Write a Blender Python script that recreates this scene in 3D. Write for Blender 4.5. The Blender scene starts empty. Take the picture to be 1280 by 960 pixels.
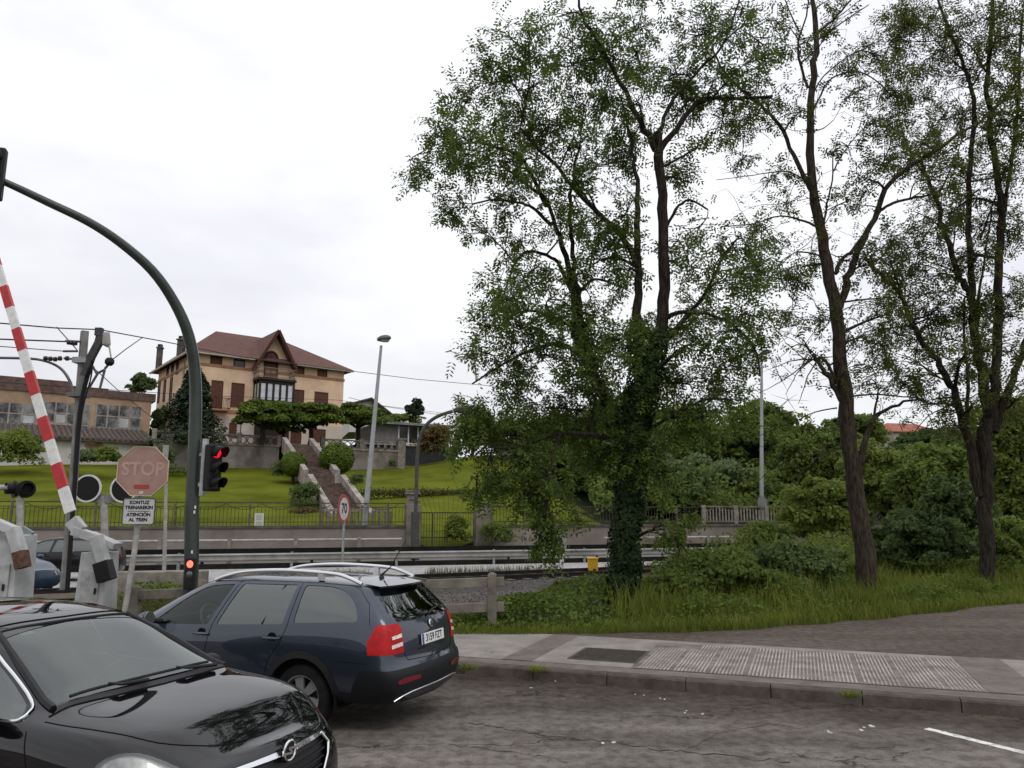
import bpy, bmesh, math, random
import numpy as np
from mathutils import Vector
random.seed(7); RNG = np.random.default_rng(7)
SC = bpy.context.scene
COL = SC.collection
# ------------------------------------------------------------------ camera
CAM_H = 2.14
PITCH = math.atan(165/960.0)
cam_d = bpy.data.cameras.new("Camera"); cam = bpy.data.objects.new("Camera", cam_d); COL.objects.link(cam)
cam.location = (0, 0, CAM_H); cam.rotation_euler = (math.pi/2+PITCH, 0, 0)
cam_d.sensor_width = 36; cam_d.lens = 27; cam_d.clip_end = 3000; cam_d.clip_start = 0.05
SC.camera = cam
# ------------------------------------------------------------------ world: overcast sky
SUN_EL, SUN_AZ = math.radians(50), math.radians(152)     # azimuth from +Y towards +X
W = bpy.data.worlds.new("World"); SC.world = W; W.use_nodes = True
nt = W.node_tree; nt.nodes.clear()
def wn(t, **k):
    n = nt.nodes.new(t)
    for a, b in k.items(): setattr(n, a, b)
    return n
sky = wn('ShaderNodeTexSky', sky_type='NISHITA', sun_disc=False); sky.sun_elevation = SUN_EL; sky.sun_rotation = SUN_AZ
sky.air_density = 1.5; sky.dust_density = 4.0
tc = wn('ShaderNodeTexCoord'); mp = wn('ShaderNodeMapping'); mp.inputs['Scale'].default_value = (1.0, 1.0, 2.6)
nz = wn('ShaderNodeTexNoise'); nz.inputs['Scale'].default_value = 2.3; nz.inputs['Detail'].default_value = 5; nz.inputs['Roughness'].default_value = .55
cr = wn('ShaderNodeValToRGB'); cr.color_ramp.elements[0].position = .36; cr.color_ramp.elements[1].position = .62
cr.color_ramp.elements[0].color = (7.9, 7.9, 8.6, 1); cr.color_ramp.elements[1].color = (9.6, 9.7, 9.9, 1)
# brighter toward the hidden sun
dt = wn('ShaderNodeVectorMath', operation='DOT_PRODUCT')
dt.inputs[1].default_value = (.12, .22, .968)   # the cloud deck is thinnest high in front
mr = wn('ShaderNodeMapRange'); mr.inputs['From Min'].default_value = .18; mr.inputs['From Max'].default_value = .85; mr.inputs['To Min'].default_value = .95; mr.inputs['To Max'].default_value = 1.38
mul = wn('ShaderNodeMix', data_type='RGBA', blend_type='MULTIPLY'); mul.inputs['Factor'].default_value = 1
mx = wn('ShaderNodeMix', data_type='RGBA'); mx.inputs['Factor'].default_value = .93
bg = wn('ShaderNodeBackground'); bg.inputs['Strength'].default_value = .1
wo = wn('ShaderNodeOutputWorld'); L = nt.links.new
L(tc.outputs['Generated'], mp.inputs['Vector']); L(mp.outputs['Vector'], nz.inputs['Vector']); L(nz.outputs['Fac'], cr.inputs['Fac'])
L(tc.outputs['Generated'], dt.inputs[0]); L(dt.outputs['Value'], mr.inputs['Value'])
L(cr.outputs['Color'], mul.inputs['A']); L(mr.outputs['Result'], mul.inputs['B'])
L(sky.outputs['Color'], mx.inputs['A']); L(mul.outputs['Result'], mx.inputs['B']); L(mx.outputs['Result'], bg.inputs['Color']); L(bg.outputs['Background'], wo.inputs['Surface'])
sd = bpy.data.lights.new("Sun", 'SUN'); sd.energy = .7; sd.angle = math.radians(25); sd.color = (1, .97, .93)
so = bpy.data.objects.new("Sun", sd); COL.objects.link(so); so.location = (0, 0, 60)
so.rotation_euler = (math.pi/2-SUN_EL, 0, math.pi-SUN_AZ)
vs = SC.view_settings; vs.view_transform = 'Standard'; vs.look = 'None'; vs.exposure = 0; vs.gamma = 1; vs.use_curve_mapping = False
SC.cycles.max_bounces = 6; SC.cycles.transparent_max_bounces = 24; SC.cycles.diffuse_bounces = 3; SC.cycles.glossy_bounces = 3
try: SC.cycles.use_denoising = True
except Exception: pass

# ------------------------------------------------------------------ photo geometry helpers (pixel of the 1280x960 photograph -> point in the world)
PS, PC = math.sin(PITCH), math.cos(PITCH)
def ray(u, v):
    x = (u-640)/960.0; y = -(v-480)/960.0
    return (x, PC-PS*y, PS+PC*y)
def P(u, v, Y):
    d = ray(u, v); t = Y/d[1]; return Vector((d[0]*t, Y, CAM_H+d[2]*t))
def G(u, v, z=0.0):
    d = ray(u, v); t = (z-CAM_H)/d[2]; return Vector((d[0]*t, d[1]*t, z))
# ------------------------------------------------------------------ materials
MATS = {}
def M(name, col, rough=.7, metal=0, var=.15, scale=3.0, bump=0, bscale=None, coat=0, spec=None, detail=5, col2=None, lo=.35, hi=.65, trans=0, emit=None, alpha=None):
    if name in MATS: return MATS[name]
    m = bpy.data.materials.new(name); m.use_nodes = True; t = m.node_tree; n = t.nodes; l = t.links
    b = n['Principled BSDF']
    b.inputs['Roughness'].default_value = rough; b.inputs['Metallic'].default_value = metal
    b.inputs['Coat Weight'].default_value = coat; b.inputs['Coat Roughness'].default_value = .03; b.inputs['Specular IOR Level'].default_value = spec if spec is not None else (.12 if rough > .75 else .3 if rough > .5 else .5)
    if var > 0 or col2:
        c = n.new('ShaderNodeTexCoord'); z = n.new('ShaderNodeTexNoise'); z.inputs['Scale'].default_value = scale; z.inputs['Detail'].default_value = detail; z.inputs['Roughness'].default_value = .62
        r = n.new('ShaderNodeValToRGB'); r.color_ramp.elements[0].position = lo; r.color_ramp.elements[1].position = hi
        a = [max(0, x*(1-var)) for x in col]; d = col2 if col2 else [min(1, x*(1+var)) for x in col]
        r.color_ramp.elements[0].color = (*a, 1); r.color_ramp.elements[1].color = (*d, 1)
        l.new(c.outputs['Object'], z.inputs['Vector']); l.new(z.outputs['Fac'], r.inputs['Fac']); l.new(r.outputs['Color'], b.inputs['Base Color'])
        if bump:
            z2 = n.new('ShaderNodeTexNoise'); z2.inputs['Scale'].default_value = bscale or scale*6; z2.inputs['Detail'].default_value = 4
            bp = n.new('ShaderNodeBump'); bp.inputs['Strength'].default_value = bump; bp.inputs['Distance'].default_value = .02
            l.new(c.outputs['Object'], z2.inputs['Vector']); l.new(z2.outputs['Fac'], bp.inputs['Height']); l.new(bp.outputs['Normal'], b.inputs['Normal'])
    else: b.inputs['Base Color'].default_value = (*col, 1)
    if emit:
        b.inputs['Emission Color'].default_value = (*emit[0], 1); b.inputs['Emission Strength'].default_value = emit[1]
    MATS[name] = m; return m
def leafmat(name, a, b, scale=.8, trans=.35):
    if name in MATS: return MATS[name]
    m = bpy.data.materials.new(name); m.use_nodes = True; t = m.node_tree; n = t.nodes; l = t.links; p = n['Principled BSDF']
    c = n.new('ShaderNodeNewGeometry'); z = n.new('ShaderNodeTexNoise'); z.inputs['Scale'].default_value = scale; z.inputs['Detail'].default_value = 3
    w = n.new('ShaderNodeMath'); w.operation = 'MULTIPLY_ADD'; w.inputs[1].default_value = .45; 
    r = n.new('ShaderNodeValToRGB'); r.color_ramp.elements[0].position = .35; r.color_ramp.elements[1].position = .95
    r.color_ramp.elements[0].color = (*a, 1); r.color_ramp.elements[1].color = (*b, 1)
    l.new(c.outputs['Position'], z.inputs['Vector']); l.new(c.outputs['Random Per Island'], w.inputs[0]); l.new(z.outputs['Fac'], w.inputs[2]); l.new(w.outputs[0], r.inputs['Fac'])
    l.new(r.outputs['Color'], p.inputs['Base Color']); p.inputs['Roughness'].default_value = .6; p.inputs['Specular IOR Level'].default_value = .12
    tr = n.new('ShaderNodeBsdfTranslucent'); l.new(r.outputs['Color'], tr.inputs['Color'])
    ms = n.new('ShaderNodeMixShader'); ms.inputs[0].default_value = trans
    l.new(p.outputs[0], ms.inputs[1]); l.new(tr.outputs[0], ms.inputs[2]); l.new(ms.outputs[0], n['Material Output'].inputs[0])
    MATS[name] = m; return m
def glassmat(name, tint, ior=1.5, rough=.02, base=.06):
    m = bpy.data.materials.new(name); m.use_nodes = True; t = m.node_tree; n = t.nodes; l = t.links
    n.remove(n['Principled BSDF'])
    tr = n.new('ShaderNodeBsdfTransparent'); tr.inputs['Color'].default_value = (*tint, 1)
    gl = n.new('ShaderNodeBsdfGlossy'); gl.inputs['Roughness'].default_value = rough; gl.inputs['Color'].default_value = (.95, 1, .98, 1)
    fr = n.new('ShaderNodeFresnel'); fr.inputs['IOR'].default_value = ior
    ad = n.new('ShaderNodeMath'); ad.operation = 'ADD'; ad.inputs[1].default_value = base; ad.use_clamp = True
    mi = n.new('ShaderNodeMixShader'); l.new(fr.outputs[0], ad.inputs[0]); l.new(ad.outputs[0], mi.inputs[0]); l.new(tr.outputs[0], mi.inputs[1]); l.new(gl.outputs[0], mi.inputs[2])
    l.new(mi.outputs[0], n['Material Output'].inputs[0]); MATS[name] = m; return m
# ------------------------------------------------------------------ object helpers
def tag(o, label=None, cat=None, group=None, kind=None):
    if label: o['label'] = label
    if cat: o['category'] = cat
    if group: o['group'] = group
    if kind: o['kind'] = kind
    return o
def empty(name, loc=(0, 0, 0), rz=0, label=None, cat=None, group=None):
    o = bpy.data.objects.new(name, None); COL.objects.link(o); o.location = loc; o.rotation_euler = (0, 0, rz); o.empty_display_size = .2
    return tag(o, label, cat, group)
def link(name, me, mat, parent=None, smooth=False):
    o = bpy.data.objects.new(name, me); COL.objects.link(o)
    if mat: me.materials.append(mat)
    if smooth: me.polygons.foreach_set('use_smooth', [True]*len(me.polygons))
    if parent: o.parent = parent
    return o
def copy_tree(o, parent=None, label=None):
    c = o.copy(); COL.objects.link(c); c.parent = parent
    if label: c['label'] = label
    for ch in list(o.children): copy_tree(ch, c)
    return c
def basis(d):
    d = Vector(d).normalized(); a = Vector((0, 0, 1)) if abs(d.z) < .9 else Vector((1, 0, 0))
    x = d.cross(a).normalized(); return x, x.cross(d).normalized()
class MB:
    """collects shapes for ONE mesh object"""
    def __init__(s): s.v = []; s.f = []
    def add(s, vs, fs):
        k = len(s.v); s.v += [tuple(x) for x in vs]; s.f += [tuple(i+k for i in f) for f in fs]; return s
    def box(s, c, d, rz=0, ax=None):
        cx, cy, cz = c; hx, hy, hz = d[0]/2, d[1]/2, d[2]/2; co, si = math.cos(rz), math.sin(rz); vs = []
        for z in (-hz, hz):
            for x, y in ((-hx, -hy), (hx, -hy), (hx, hy), (-hx, hy)): vs.append((cx+x*co-y*si, cy+x*si+y*co, cz+z))
        return s.add(vs, [(3, 2, 1, 0), (4, 5, 6, 7), (0, 1, 5, 4), (1, 2, 6, 5), (2, 3, 7, 6), (3, 0, 4, 7)])
    def beam(s, a, b, w, h, up=(0, 0, 1)):
        a, b = Vector(a), Vector(b); d = (b-a).normalized(); x = d.cross(Vector(up))
        if x.length < 1e-4: x = d.cross(Vector((1, 0, 0)))
        x.normalize(); y = x.cross(d); vs = []
        for p in (a, b):
            for i, j in ((-1, -1), (1, -1), (1, 1), (-1, 1)): vs.append(p+x*(i*w/2)+y*(j*h/2))
        return s.add(vs, [(3, 2, 1, 0), (4, 5, 6, 7), (0, 1, 5, 4), (1, 2, 6, 5), (2, 3, 7, 6), (3, 0, 4, 7)])
    def tube(s, pts, r, n=8, cap=True):
        pts = [Vector(p) for p in pts]; rs = r if isinstance(r, (list, tuple)) else [r]*len(pts)
        k = len(s.v); X = None
        for i, p in enumerate(pts):
            d = (pts[min(i+1, len(pts)-1)]-pts[max(i-1, 0)])
            if d.length < 1e-9: d = Vector((0, 0, 1))
            d.normalize()
            if X is None: X, Y = basis(d)
            else:
                X = (X-d*X.dot(d)); X = X.normalized() if X.length > 1e-6 else basis(d)[0]; Y = X.cross(d).normalized()
            for j in range(n):
                a = 2*math.pi*j/n; s.v.append(tuple(p+(X*math.cos(a)+Y*math.sin(a))*rs[i]))
        for i in range(len(pts)-1):
            for j in range(n):
                a = k+i*n+j; b = k+i*n+(j+1) % n; s.f.append((a, b, b+n, a+n))
        if cap: s.f.append(tuple(k+j for j in range(n))); s.f.append(tuple(k+(len(pts)-1)*n+j for j in reversed(range(n))))
        return s
    def lathe(s, prof, c=(0, 0, 0), axis=(0, 0, 1), n=24, closed=False):
        c = Vector(c); d = Vector(axis).normalized(); X, Y = basis(d); k = len(s.v); m = len(prof)
        for r, h in prof:
            for j in range(n):
                a = 2*math.pi*j/n; s.v.append(tuple(c+d*h+(X*math.cos(a)+Y*math.sin(a))*r))
        for i in range(m if closed else m-1):
            for j in range(n):
                a = k+i*n+j; b = k+i*n+(j+1) % n; e = k+((i+1) % m)*n; s.f.append((a, b, e+(j+1) % n, e+j))
        if not closed: s.f.append(tuple(k+j for j in reversed(range(n)))); s.f.append(tuple(k+(m-1)*n+j for j in range(n)))
        return s
    def prism(s, poly, o, ux, uy, un, th):
        """poly in 2D (ux,uy) at o, extruded th along un"""
        o, ux, uy, un = Vector(o), Vector(ux), Vector(uy), Vector(un); n = len(poly)
        a = [o+ux*x+uy*y for x, y in poly]; b = [p+un*th for p in a]
        return s.add(a+b, [tuple(reversed(range(n))), tuple(range(n, 2*n))]+[(i, (i+1) % n, n+(i+1) % n, n+i) for i in range(n)])
    def mesh(s, name, off=None):
        me = bpy.data.meshes.new(name); v = s.v
        if off is not None: v = [(a-off[0], b-off[1], c-off[2]) for a, b, c in v]
        me.from_pydata(v, [], s.f); me.validate(); me.update(); return me
    def build(s, name, mat, parent=None, smooth=False, world=False, bevel=0, fixn=True):
        me = s.mesh(name, parent.location if (world and parent) else None)
        if fixn:
            bm = bmesh.new(); bm.from_mesh(me); bmesh.ops.recalc_face_normals(bm, faces=bm.faces); bm.to_mesh(me); bm.free()
        o = link(name, me, mat, parent, False)
        if smooth:
            me.polygons.foreach_set('use_smooth', [True]*len(me.polygons))
            try: me.set_sharp_from_angle(angle=math.radians(38))
            except Exception: pass
        if bevel:
            md = o.modifiers.new('bevel', 'BEVEL'); md.width = bevel; md.segments = 2; md.limit_method = 'ANGLE'
        return o
def rounded(poly, r, n=4):
    out = []; m = len(poly); rr = r if isinstance(r, (list, tuple)) else [r]*m
    for i in range(m):
        p = Vector(poly[i]); a = Vector(poly[i-1])-p; b = Vector(poly[(i+1) % m])-p; q = min(rr[i], a.length*.48, b.length*.48)
        if q < 1e-4: out.append(tuple(p)); continue
        a = p+a.normalized()*q; b = p+b.normalized()*q
        for k in range(n+1):
            t = k/n; out.append(tuple(a*(1-t)**2+p*2*t*(1-t)+b*t*t))
    return out
def smooth_path(pts, n=6):
    """Catmull-Rom through points (tuples of any length)"""
    A = np.array(pts, float); out = []
    for i in range(len(A)-1):
        p0 = A[max(i-1, 0)]; p1 = A[i]; p2 = A[i+1]; p3 = A[min(i+2, len(A)-1)]
        for k in range(n):
            t = k/n; out.append(.5*((2*p1)+(p2-p0)*t+(2*p0-5*p1+4*p2-p3)*t*t+(3*p1-p0-3*p2+p3)*t**3))
    out.append(A[-1]); return [tuple(x) for x in out]
def text(name, s, size, mat, parent, loc, rot, ext=.002, align='CENTER', sx=1.0, bold=0):
    c = bpy.data.curves.new('txt', 'FONT'); c.body = s; c.size = size; c.extrude = ext; c.align_x = align; c.align_y = 'CENTER'; c.offset = bold
    t = bpy.data.objects.new('txt', c); COL.objects.link(t); dg = bpy.context.evaluated_depsgraph_get(); me = bpy.data.meshes.new_from_object(t.evaluated_get(dg))
    bpy.data.objects.remove(t); bpy.data.curves.remove(c); me.name = name; o = link(name, me, mat, parent); o.location = loc; o.rotation_euler = rot; o.scale = (sx, 1, 1); return o
def quads(name, V, mat, parent=None, k=4, off=None):
    """V: (n,k,3) array of polygons -> one mesh"""
    V = np.ascontiguousarray(V, dtype=np.float32); n = V.shape[0]
    if off is not None: V = V-np.array(off, dtype=np.float32)
    me = bpy.data.meshes.new(name); me.vertices.add(n*k); me.vertices.foreach_set('co', V.ravel()); me.loops.add(n*k)
    me.loops.foreach_set('vertex_index', np.arange(n*k, dtype=np.int32)); me.polygons.add(n); me.polygons.foreach_set('loop_start', np.arange(0, n*k, k, dtype=np.int32))
    me.update(calc_edges=True); return link(name, me, mat, parent)
def nrm(a): return a/np.maximum(np.linalg.norm(a, axis=-1, keepdims=True), 1e-9)
def rnd(n): return nrm(RNG.normal(size=(n, 3)))
def leafquads(C, N, L, Wd):
    """rhombic leaves: centers C, normals N, length L, width Wd"""
    n = len(C); T = nrm(np.cross(N, rnd(n))); B = np.cross(N, T); L = np.reshape(L, (-1, 1)); Wd = np.reshape(Wd, (-1, 1))
    return np.stack([C-T*L/2, C+B*Wd/2-T*L*.05, C+T*L/2, C-B*Wd/2-T*L*.05], 1)
def pinnate(Bs, D, scale=1.0, pairs=4):
    """pinnate leaves: base points, rachis directions -> leaflet quads"""
    n = len(Bs); D = nrm(D); up = nrm(np.array([[0, 0, 1.]])+rnd(n)*.6); S = nrm(np.cross(D, up)); U = np.cross(S, D); out = []
    Ln = scale*RNG.uniform(.14, .27, (n, 1)); ll = .062*scale*RNG.uniform(.75, 1.3, (n, 1)); lw = .027*scale*RNG.uniform(.8, 1.25, (n, 1))
    for i in range(pairs):
        t = .25+.75*i/(pairs-.5)
        for sg in (-1, 1):
            p = Bs+D*Ln*t-U*Ln*(t*t)*.25
            a = nrm(S*sg*.85+D*.42-U*RNG.uniform(-.1, .7, (n, 1))); w = nrm(np.cross(a, U+rnd(n)*.45))
            out.append(np.stack([p, p+a*ll*.5+w*lw*.5, p+a*ll, p+a*ll*.5-w*lw*.5], 1))
    p = Bs+D*Ln; a = nrm(D-U*.5); w = S
    out.append(np.stack([p, p+a*ll*.5+w*lw*.5, p+a*ll, p+a*ll*.5-w*lw*.5], 1))
    return np.concatenate(out)
def twigs(A, B, r0, r1):
    """thin straight 3-sided sticks -> quads"""
    D = nrm(B-A); X = nrm(np.cross(D, rnd(len(A)))); Y = np.cross(D, X); q = []
    ra = np.reshape(r0, (-1, 1)); rb = np.reshape(r1, (-1, 1))
    o = [X*math.cos(a)+Y*math.sin(a) for a in (0, 2.094, 4.189)]
    for i in range(3):
        j = (i+1) % 3; q.append(np.stack([A+o[i]*ra, A+o[j]*ra, B+o[j]*rb, B+o[i]*rb], 1))
    return np.concatenate(q)
# ================================================================== GROUND
K0 = Vector((-.66, 11.05, 0)); EK = Vector((.937, -.349, 0)); NK = Vector((.349, .937, 0)); KA = math.atan2(EK.y, EK.x)
def K(s, o, z=0): p = K0+EK*s+NK*o; p.z = z; return p
def wallY(X): return 39.6+.33*X
def railY(X): return 35.8+.30*X
def roadY(X): return 27.6+.345*X
def trackY(X): return 25.2+.55*X
def asphalt(name, base, patch, crack=True, sc=1.0, gutter=False):
    m = bpy.data.materials.new(name); m.use_nodes = True; t = m.node_tree; n = t.nodes; l = t.links; b = n['Principled BSDF']
    b.inputs['Roughness'].default_value = .85; b.inputs['Specular IOR Level'].default_value = .15
    g = n.new('ShaderNodeNewGeometry')
    def noise(s, d, r=.6):
        z = n.new('ShaderNodeTexNoise'); z.inputs['Scale'].default_value = s; z.inputs['Detail'].default_value = d; z.inputs['Roughness'].default_value = r; l.new(g.outputs['Position'], z.inputs['Vector']); return z
    def ramp(src, p0, c0, p1, c1):
        r = n.new('ShaderNodeValToRGB'); r.color_ramp.elements[0].position = p0; r.color_ramp.elements[1].position = p1
        r.color_ramp.elements[0].color = (*c0, 1); r.color_ramp.elements[1].color = (*c1, 1); l.new(src, r.inputs['Fac']); return r
    def mix(mode, a, bb, fac=1):
        x = n.new('ShaderNodeMix'); x.data_type = 'RGBA'; x.blend_type = mode; x.inputs['Factor'].default_value = fac; l.new(a, x.inputs['A']); l.new(bb, x.inputs['B']); return x.outputs['Result']
    def ramp2(src):
        q = n.new('ShaderNodeMapRange'); q.inputs['From Min'].default_value = -1.1; q.inputs['From Max'].default_value = .35; q.inputs['To Min'].default_value = 0; q.inputs['To Max'].default_value = 1; l.new(src, q.inputs['Value'])
        return ramp(q.outputs['Result'], 0, (1, 1, 1), 1, (.44, .40, .37)).outputs['Color']
    mpg = n.new('ShaderNodeMapping'); mpg.inputs['Rotation'].default_value = (0, 0, -KA); mpg.inputs['Scale'].default_value = (.35, 1.2, 1); l.new(g.outputs['Position'], mpg.inputs['Vector'])
    big = noise(.9*sc, 6); l.new(mpg.outputs[0], big.inputs['Vector'])
    c1 = ramp(big.outputs['Fac'], .38, base, .62, patch).outputs['Color']
    fine = noise(55*sc, 4, .75); c2 = ramp(fine.outputs['Fac'], .33, (.6, .6, .6), .68, (1.35, 1.35, 1.35)).outputs['Color']
    mid = noise(7*sc, 6, .7); c3 = ramp(mid.outputs['Fac'], .38, (.56, .53, .51), .58, (1.15, 1.15, 1.15)).outputs['Color']
    col = mix('MULTIPLY', mix('MULTIPLY', c1, c2, .8), c3, .85)
    if crack:
        vo = n.new('ShaderNodeTexVoronoi'); vo.feature = 'DISTANCE_TO_EDGE'; vo.inputs['Scale'].default_value = .62*sc
        wz = noise(1.7, 5, .65); ad = n.new('ShaderNodeMix'); ad.data_type = 'RGBA'; ad.blend_type = 'ADD'; ad.inputs['Factor'].default_value = .9
        l.new(mpg.outputs[0], ad.inputs['A']); l.new(wz.outputs['Color'], ad.inputs['B']); l.new(ad.outputs['Result'], vo.inputs['Vector'])
        c4 = ramp(vo.outputs['Distance'], .004, (.32, .31, .3), .016, (1, 1, 1)).outputs['Color']
        msk = ramp(noise(.5, 2).outputs['Fac'], .42, (0, 0, 0), .56, (1, 1, 1)).outputs['Color']
        x = n.new('ShaderNodeMix'); x.data_type = 'RGBA'; x.blend_type = 'MULTIPLY'; l.new(msk, x.inputs['Factor']); l.new(col, x.inputs['A']); l.new(c4, x.inputs['B']); col = x.outputs['Result']
    if gutter:      # damp dirt and leaf mould collected along the kerb
        mv = n.new('ShaderNodeVectorMath'); mv.operation = 'SUBTRACT'; mv.inputs[1].default_value = tuple(K0); l.new(g.outputs['Position'], mv.inputs[0])
        dv = n.new('ShaderNodeVectorMath'); dv.operation = 'DOT_PRODUCT'; dv.inputs[1].default_value = tuple(NK); l.new(mv.outputs[0], dv.inputs[0])
        am = n.new('ShaderNodeMath'); am.operation = 'MULTIPLY_ADD'; am.inputs[1].default_value = 1.6; l.new(noise(1.1, 5).outputs['Fac'], am.inputs[0]); l.new(dv.outputs['Value'], am.inputs[2])
        col = mix('MULTIPLY', col, ramp2(am.outputs[0]), 1)
    l.new(col, b.inputs['Base Color'])
    bp = n.new('ShaderNodeBump'); bp.inputs['Strength'].default_value = .5; bp.inputs['Distance'].default_value = .01; l.new(mix('ADD', c2, c3, .6), bp.inputs['Height']); l.new(bp.outputs['Normal'], b.inputs['Normal'])
    return m
M_STREET = asphalt('street_asphalt', (.125, .110, .098), (.225, .203, .183), gutter=True)
M_LOT = asphalt('lot_asphalt', (.098, .078, .064), (.145, .118, .098), crack=False)
M_ROAD = asphalt('far_asphalt', (.36, .355, .35), (.42, .415, .41), crack=False)  # pale base colour includes the wet road's grazing sheen
M_KERB = M('kerb_concrete', (.095, .080, .070), .85, var=.3, scale=5, bump=.4, bscale=60)
M_PAVE = M('pavement_concrete', (.27, .245, .225), .85, var=.2, scale=2.2, bump=.3, bscale=70)
M_DPAVE = M('dark_pavement', (.17, .145, .13), .85, var=.2, scale=3, bump=.3, bscale=70)
def sheet(name, poly, mat, kind='structure', parent=None):
    return tag(MB().add(poly, [tuple(range(len(poly)))]).build(name, mat, parent), kind=kind)
# big ground
n = 48; gm = MB(); R = 1400
gm.add([(0, 60, -.08)]+[(R*math.cos(2*math.pi*i/n), 60+R*math.sin(2*math.pi*i/n), -.08) for i in range(n)], [(0, 1+i, 1+(i+1) % n) for i in range(n)])
tag(gm.build('ground', M('soil', (.06, .06, .03), .95, var=.4, scale=.4)), kind='structure')
sheet('street', [K(45, 0), K(-5.2, 0), (-6.6, 13.9, 0), (-8.3, 17.2, 0), (-9.4, 25.5, 0), (-45, 12.6, 0), (-45, -25, 0), (45, -25, 0)], M_STREET)
# kerb: stones 1 m long with open joints
kb = MB()
for i in range(-5, 40):
    a = i*1.0
    vs = []
    for s_, o_, z_ in ((0, 0, -.05), (0, .015, .125), (0, .03, .14), (0, .17, .143)):
        vs.append((s_, o_, z_))
    g = .006
    prof = [(.0, -.05), (.006, .118), (.022, .138), (.17, .142), (.17, -.05)]
    A = [K(a+g, o, z) for o, z in prof]; B = [K(a+1-g, o, z) for o, z in prof]; m_ = len(prof)
    kb.add(A+B, [tuple(reversed(range(m_))), tuple(range(m_, 2*m_))]+[(j, (j+1) % m_, m_+(j+1) % m_, m_+j) for j in range(m_)])
tag(kb.build('kerb', M_KERB), kind='structure')
sheet('pavement_border', [K(-5.2, .172, .132), K(45, .172, .132), K(45, .52, .132), K(-5.2, .52, .132)], M_DPAVE)
sheet('sidewalk', [K(-5.2, .52, .136), K(45, .52, .136), K(45, 3.0, .136), K(-5.2, 3.0, .136)], M_PAVE)
sheet('pavement_band', [K(.35, .52, .14), K(.8, .52, .14), K(.8, 3.0, .14), K(.35, 3.0, .14)], M_DPAVE)
sheet('pavement_band', [K(6.37, .52, .14), K(6.98, .52, .14), K(6.98, 3.0, .14), K(6.37, 3.0, .14)], M_DPAVE)
# ribbed paving: real ridges
rb = MB(); s = 2.25; i = 0
while s < 6.34:
    w = .032
    tile = int((s-2.25)/.46); jit = (tile*7919 % 5)*.0012
    if (s-2.25) % .46 > .03:
        for oo in range(5):
            o0 = .53+oo*.43; 
            if s < 2.9 and oo > 3: continue
            z = .1435+jit+(oo*31+tile*17) % 4*.0012
            rb.add([K(s, o0+.006, .13), K(s+w, o0+.006, .13), K(s+w, o0+.424, .13), K(s, o0+.424, .13), K(s+.008, o0+.012, z), K(s+w-.008, o0+.012, z), K(s+w-.008, o0+.418, z), K(s+.008, o0+.418, z)],
               [(4, 5, 6, 7), (0, 1, 5, 4), (1, 2, 6, 5), (2, 3, 7, 6), (3, 0, 4, 7)])
    s += .0468
tag(rb.build('ribbed_paving', M('ribbed_tile', (.36, .325, .295), .85, var=.35, scale=3.5, bump=.2, bscale=50)), kind='structure')
sheet('ribbed_paving_bed', [K(2.2, .526, .1405), K(6.36, .526, .1405), K(6.36, 2.72, .1405), K(2.2, 2.72, .1405)], M('paving_groove', (.19, .166, .147), .9, var=.3, scale=4))
LOTB = [(-7, 14.3), (-1.1, 13.75), (.2, 13.72), (.9, 13.85), (1.5, 13.8), (2.2, 14.0), (2.9, 13.92), (3.7, 14.15), (4.5, 14.35), (5.0, 14.75), (5.9, 15.0), (6.5, 15.5), (7.25, 15.65), (8.2, 16.4), (9.2, 16.8), (10.3, 17.7), (11.9, 18.5), (13.2, 19.5), (20, 23), (45, 36)]
lot = [K(-5.2, 3.0, .131), K(45, 3.0, .131), (60, 30, .131)]+[(x, y+.5, .131) for x, y in reversed(LOTB)]
sheet('paved_lot', lot, M_LOT)
# painted dash on the street
a_, b_ = G(1158, 911), G(1300, 946); 
d_ = (b_-a_).normalized(); n_ = Vector((-d_.y, d_.x, 0))*.05; b_ = a_+d_*1.35
sheet('road_marking', [a_-n_+Vector((0, 0, .004)), b_-n_+Vector((0, 0, .004)), b_+n_+Vector((0, 0, .004)), a_+n_+Vector((0, 0, .004))], M('road_paint', (.62, .61, .58), .7, var=.3, scale=14, lo=.4, hi=.55))
# long cracks in the street
for pts_, w0 in (([(585, 903), (640, 912), (700, 922), (760, 927), (830, 938), (900, 944), (1000, 955)], .011), ([(560, 930), (640, 940), (720, 952)], .007), ([(860, 935), (905, 915), (960, 905), (1020, 912)], .006), ([(1010, 925), (1080, 935), (1140, 932)], .005), ([(600, 880), (680, 884), (760, 893)], .007)):
    q = []; P_ = [G(*p, 0) for p in pts_]
    for a, b in zip(P_[:-1], P_[1:]):
        for k in range(9): q.append(a+(b-a)*(k/9)+Vector((RNG.normal(0, .018), RNG.normal(0, .03), 0)))
    cm_ = MB(); L0 = [(p.x, p.y-w0*RNG.uniform(.2, 1.3), .004) for p in q]; R0 = [(p.x, p.y+w0*RNG.uniform(.2, 1.3), .004) for p in q]; n_ = len(q); cm_.add(L0+R0, [(i, i+1, n_+i+1, n_+i) for i in range(n_-1)])
    tag(cm_.build('road_crack', M('crack_dark', (.05, .044, .038), .95, var=.3)), kind='structure')
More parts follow.
